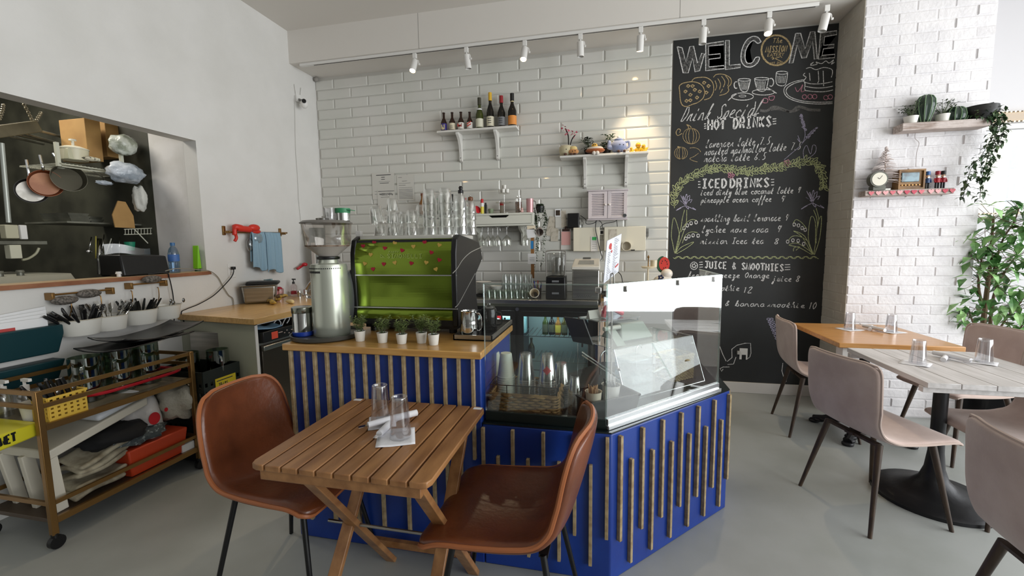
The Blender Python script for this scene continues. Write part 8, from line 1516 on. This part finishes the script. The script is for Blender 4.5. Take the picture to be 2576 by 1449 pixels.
b = B(); b.box(2, 34, YF, YF+1, -.5, 9); b.done('facade', m, bld, True, sm=0)
q0, q1 = aY(2500, 522, YF), aY(2562, 440, YF); cx, wd, z0 = (q0.x+q1.x)/2, (q1.x-q0.x)/2, q0.z; zs, zt_2 = aY(2530, 472, YF).z, q1.z
def arch(s, y, zb=z0): return [(cx-wd*s, y, zb), (cx+wd*s, y, zb), (cx+wd*s, y, zs), (cx+wd*.8*s, y, zs+(zt_2-zs)*.45*s), (cx+wd*.42*s, y, zs+(zt_2-zs)*.8*s), (cx, y, zs+(zt_2-zs)*s), (cx-wd*.42*s, y, zs+(zt_2-zs)*.8*s), (cx-wd*.8*s, y, zs+(zt_2-zs)*.45*s), (cx-wd*s, y, zs)]
b = B(); b.prism(arch(1.28, YF-.05), (0, .04, 0)); b.done('arch_surround', mat('arch_brick', (206, 138, 146), .8, noise=(3, (190, 120, 130), .4, .65)), bld, True, sm=0); b = B(); b.prism(arch(1, YF-.10), (0, .06, 0)); wf_ = b.done('arch_window', mat('arch_frame', (58, 82, 110), .5), bld, True, sm=0)
for x0, x1 in ((-.78, -.32), (-.22, .22), (.32, .78)):
    b = B(); zt3 = zs+(zt_2-zs)*(.2 if x0 != -.22 else .55); b.prism([(cx+wd*x0, YF-.11, zs-.55*(zs-z0)), (cx+wd*x1, YF-.11, zs-.55*(zs-z0)), (cx+wd*x1, YF-.11, zt3), (cx+wd*x0, YF-.11, zt3)], (0, .02, 0)); o = b.done('pane', mat('pane_blue', (120, 160, 178), .2), bld, True, sm=0); o.parent = wf_
a, c = aY(2505, 345, YF-.3), aY(2580, 326, YF-.3); b = B(); b.box(a.x-2, c.x+8, YF-.4, YF, a.z, c.z+1.0); b.done('stone_band', mat('stone_band', (176, 170, 168), .8), bld, True, sm=0)
yp = 3.2; b = B(); p, q = aY(2488, 560, yp), aY(2516, 330, yp); b.beam(p, q, .17, .17, (0, 1, 0)); solo(b, 'street_pole', mat('pole_yellow', (236, 226, 150), .6), 'pale yellow post outside the window', 'pole'); p, q = aY(2455, 560, 4.2), aY(2480, 330, 4.2); b = B(); b.beam(p, q, .12, .12, (0, 1, 0)); solo(b, 'street_post', mat('post_white', (222, 226, 236), .6), 'thin white post left of the yellow post outside', 'post')
b = B(); q = aY(2528, 412, YF-.4); b.beam(q, q+V((0, .4, .35)), .10, .10); b.box(q.x-.15, q.x+.15, YF-.55, YF-.25, q.z-.12, q.z+.35); solo(b, 'wall_lantern', black, 'black lantern on the brick building outside', 'lantern', bev=.02)
b = B(); b.box(-4, 40, .2, YF, -.35, -.25); o = b.done('street', mat('asphalt', (170, 170, 172), .9)); o['kind'] = 'structure'; o.name = 'floor_street'
# ================================================================== BEHIND US: what the green machine panel mirrors
rt_ = thing('bistro_table', 'round white bistro table mirrored in the green machine panel', 'table', (.30, -5.25, 0)); b = B(); b.lathe([(0, .73), (.33, .73), (.33, .75), (0, .75)], n=40); b.done('top', white, rt_); b = B(); b.lathe([(0, .73), (.03, .73), (.03, .04), (.22, .02), (.22, 0), (0, 0)], n=28); b.done('pedestal', iron, rt_)
wc_ = thing('black_chair', 'black slatted armchair mirrored in the green machine panel', 'chair', (.95, -5.15, 0), .5)
b = B(); b.box(-.22, .22, -.22, .22, .43, .46); b.done('seat', black, wc_, bev=.01); b = B()
for i in range(6): b.beam((.20, -.20+.08*i, .45), (.34, -.20+.08*i, .92), .03, .02)
b.beam((.34, -.22, .92), (.34, .22, .92), .04, .03); b.done('backrest', black, wc_)
for x, y in ((-.2, -.2), (.2, -.2), (-.2, .2), (.2, .2)): b = B(); b.cyl((x, y, .43), (x*1.3, y*1.3, 0), .015); b.done('leg', black, wc_)
for y in (-.24, .24): b = B(); b.tube(spl([(-.22, y, .44), (-.24, y, .66), (.0, y, .68), (.27, y, .66)], 4), .014, 8); b.done('armrest', black, wc_)
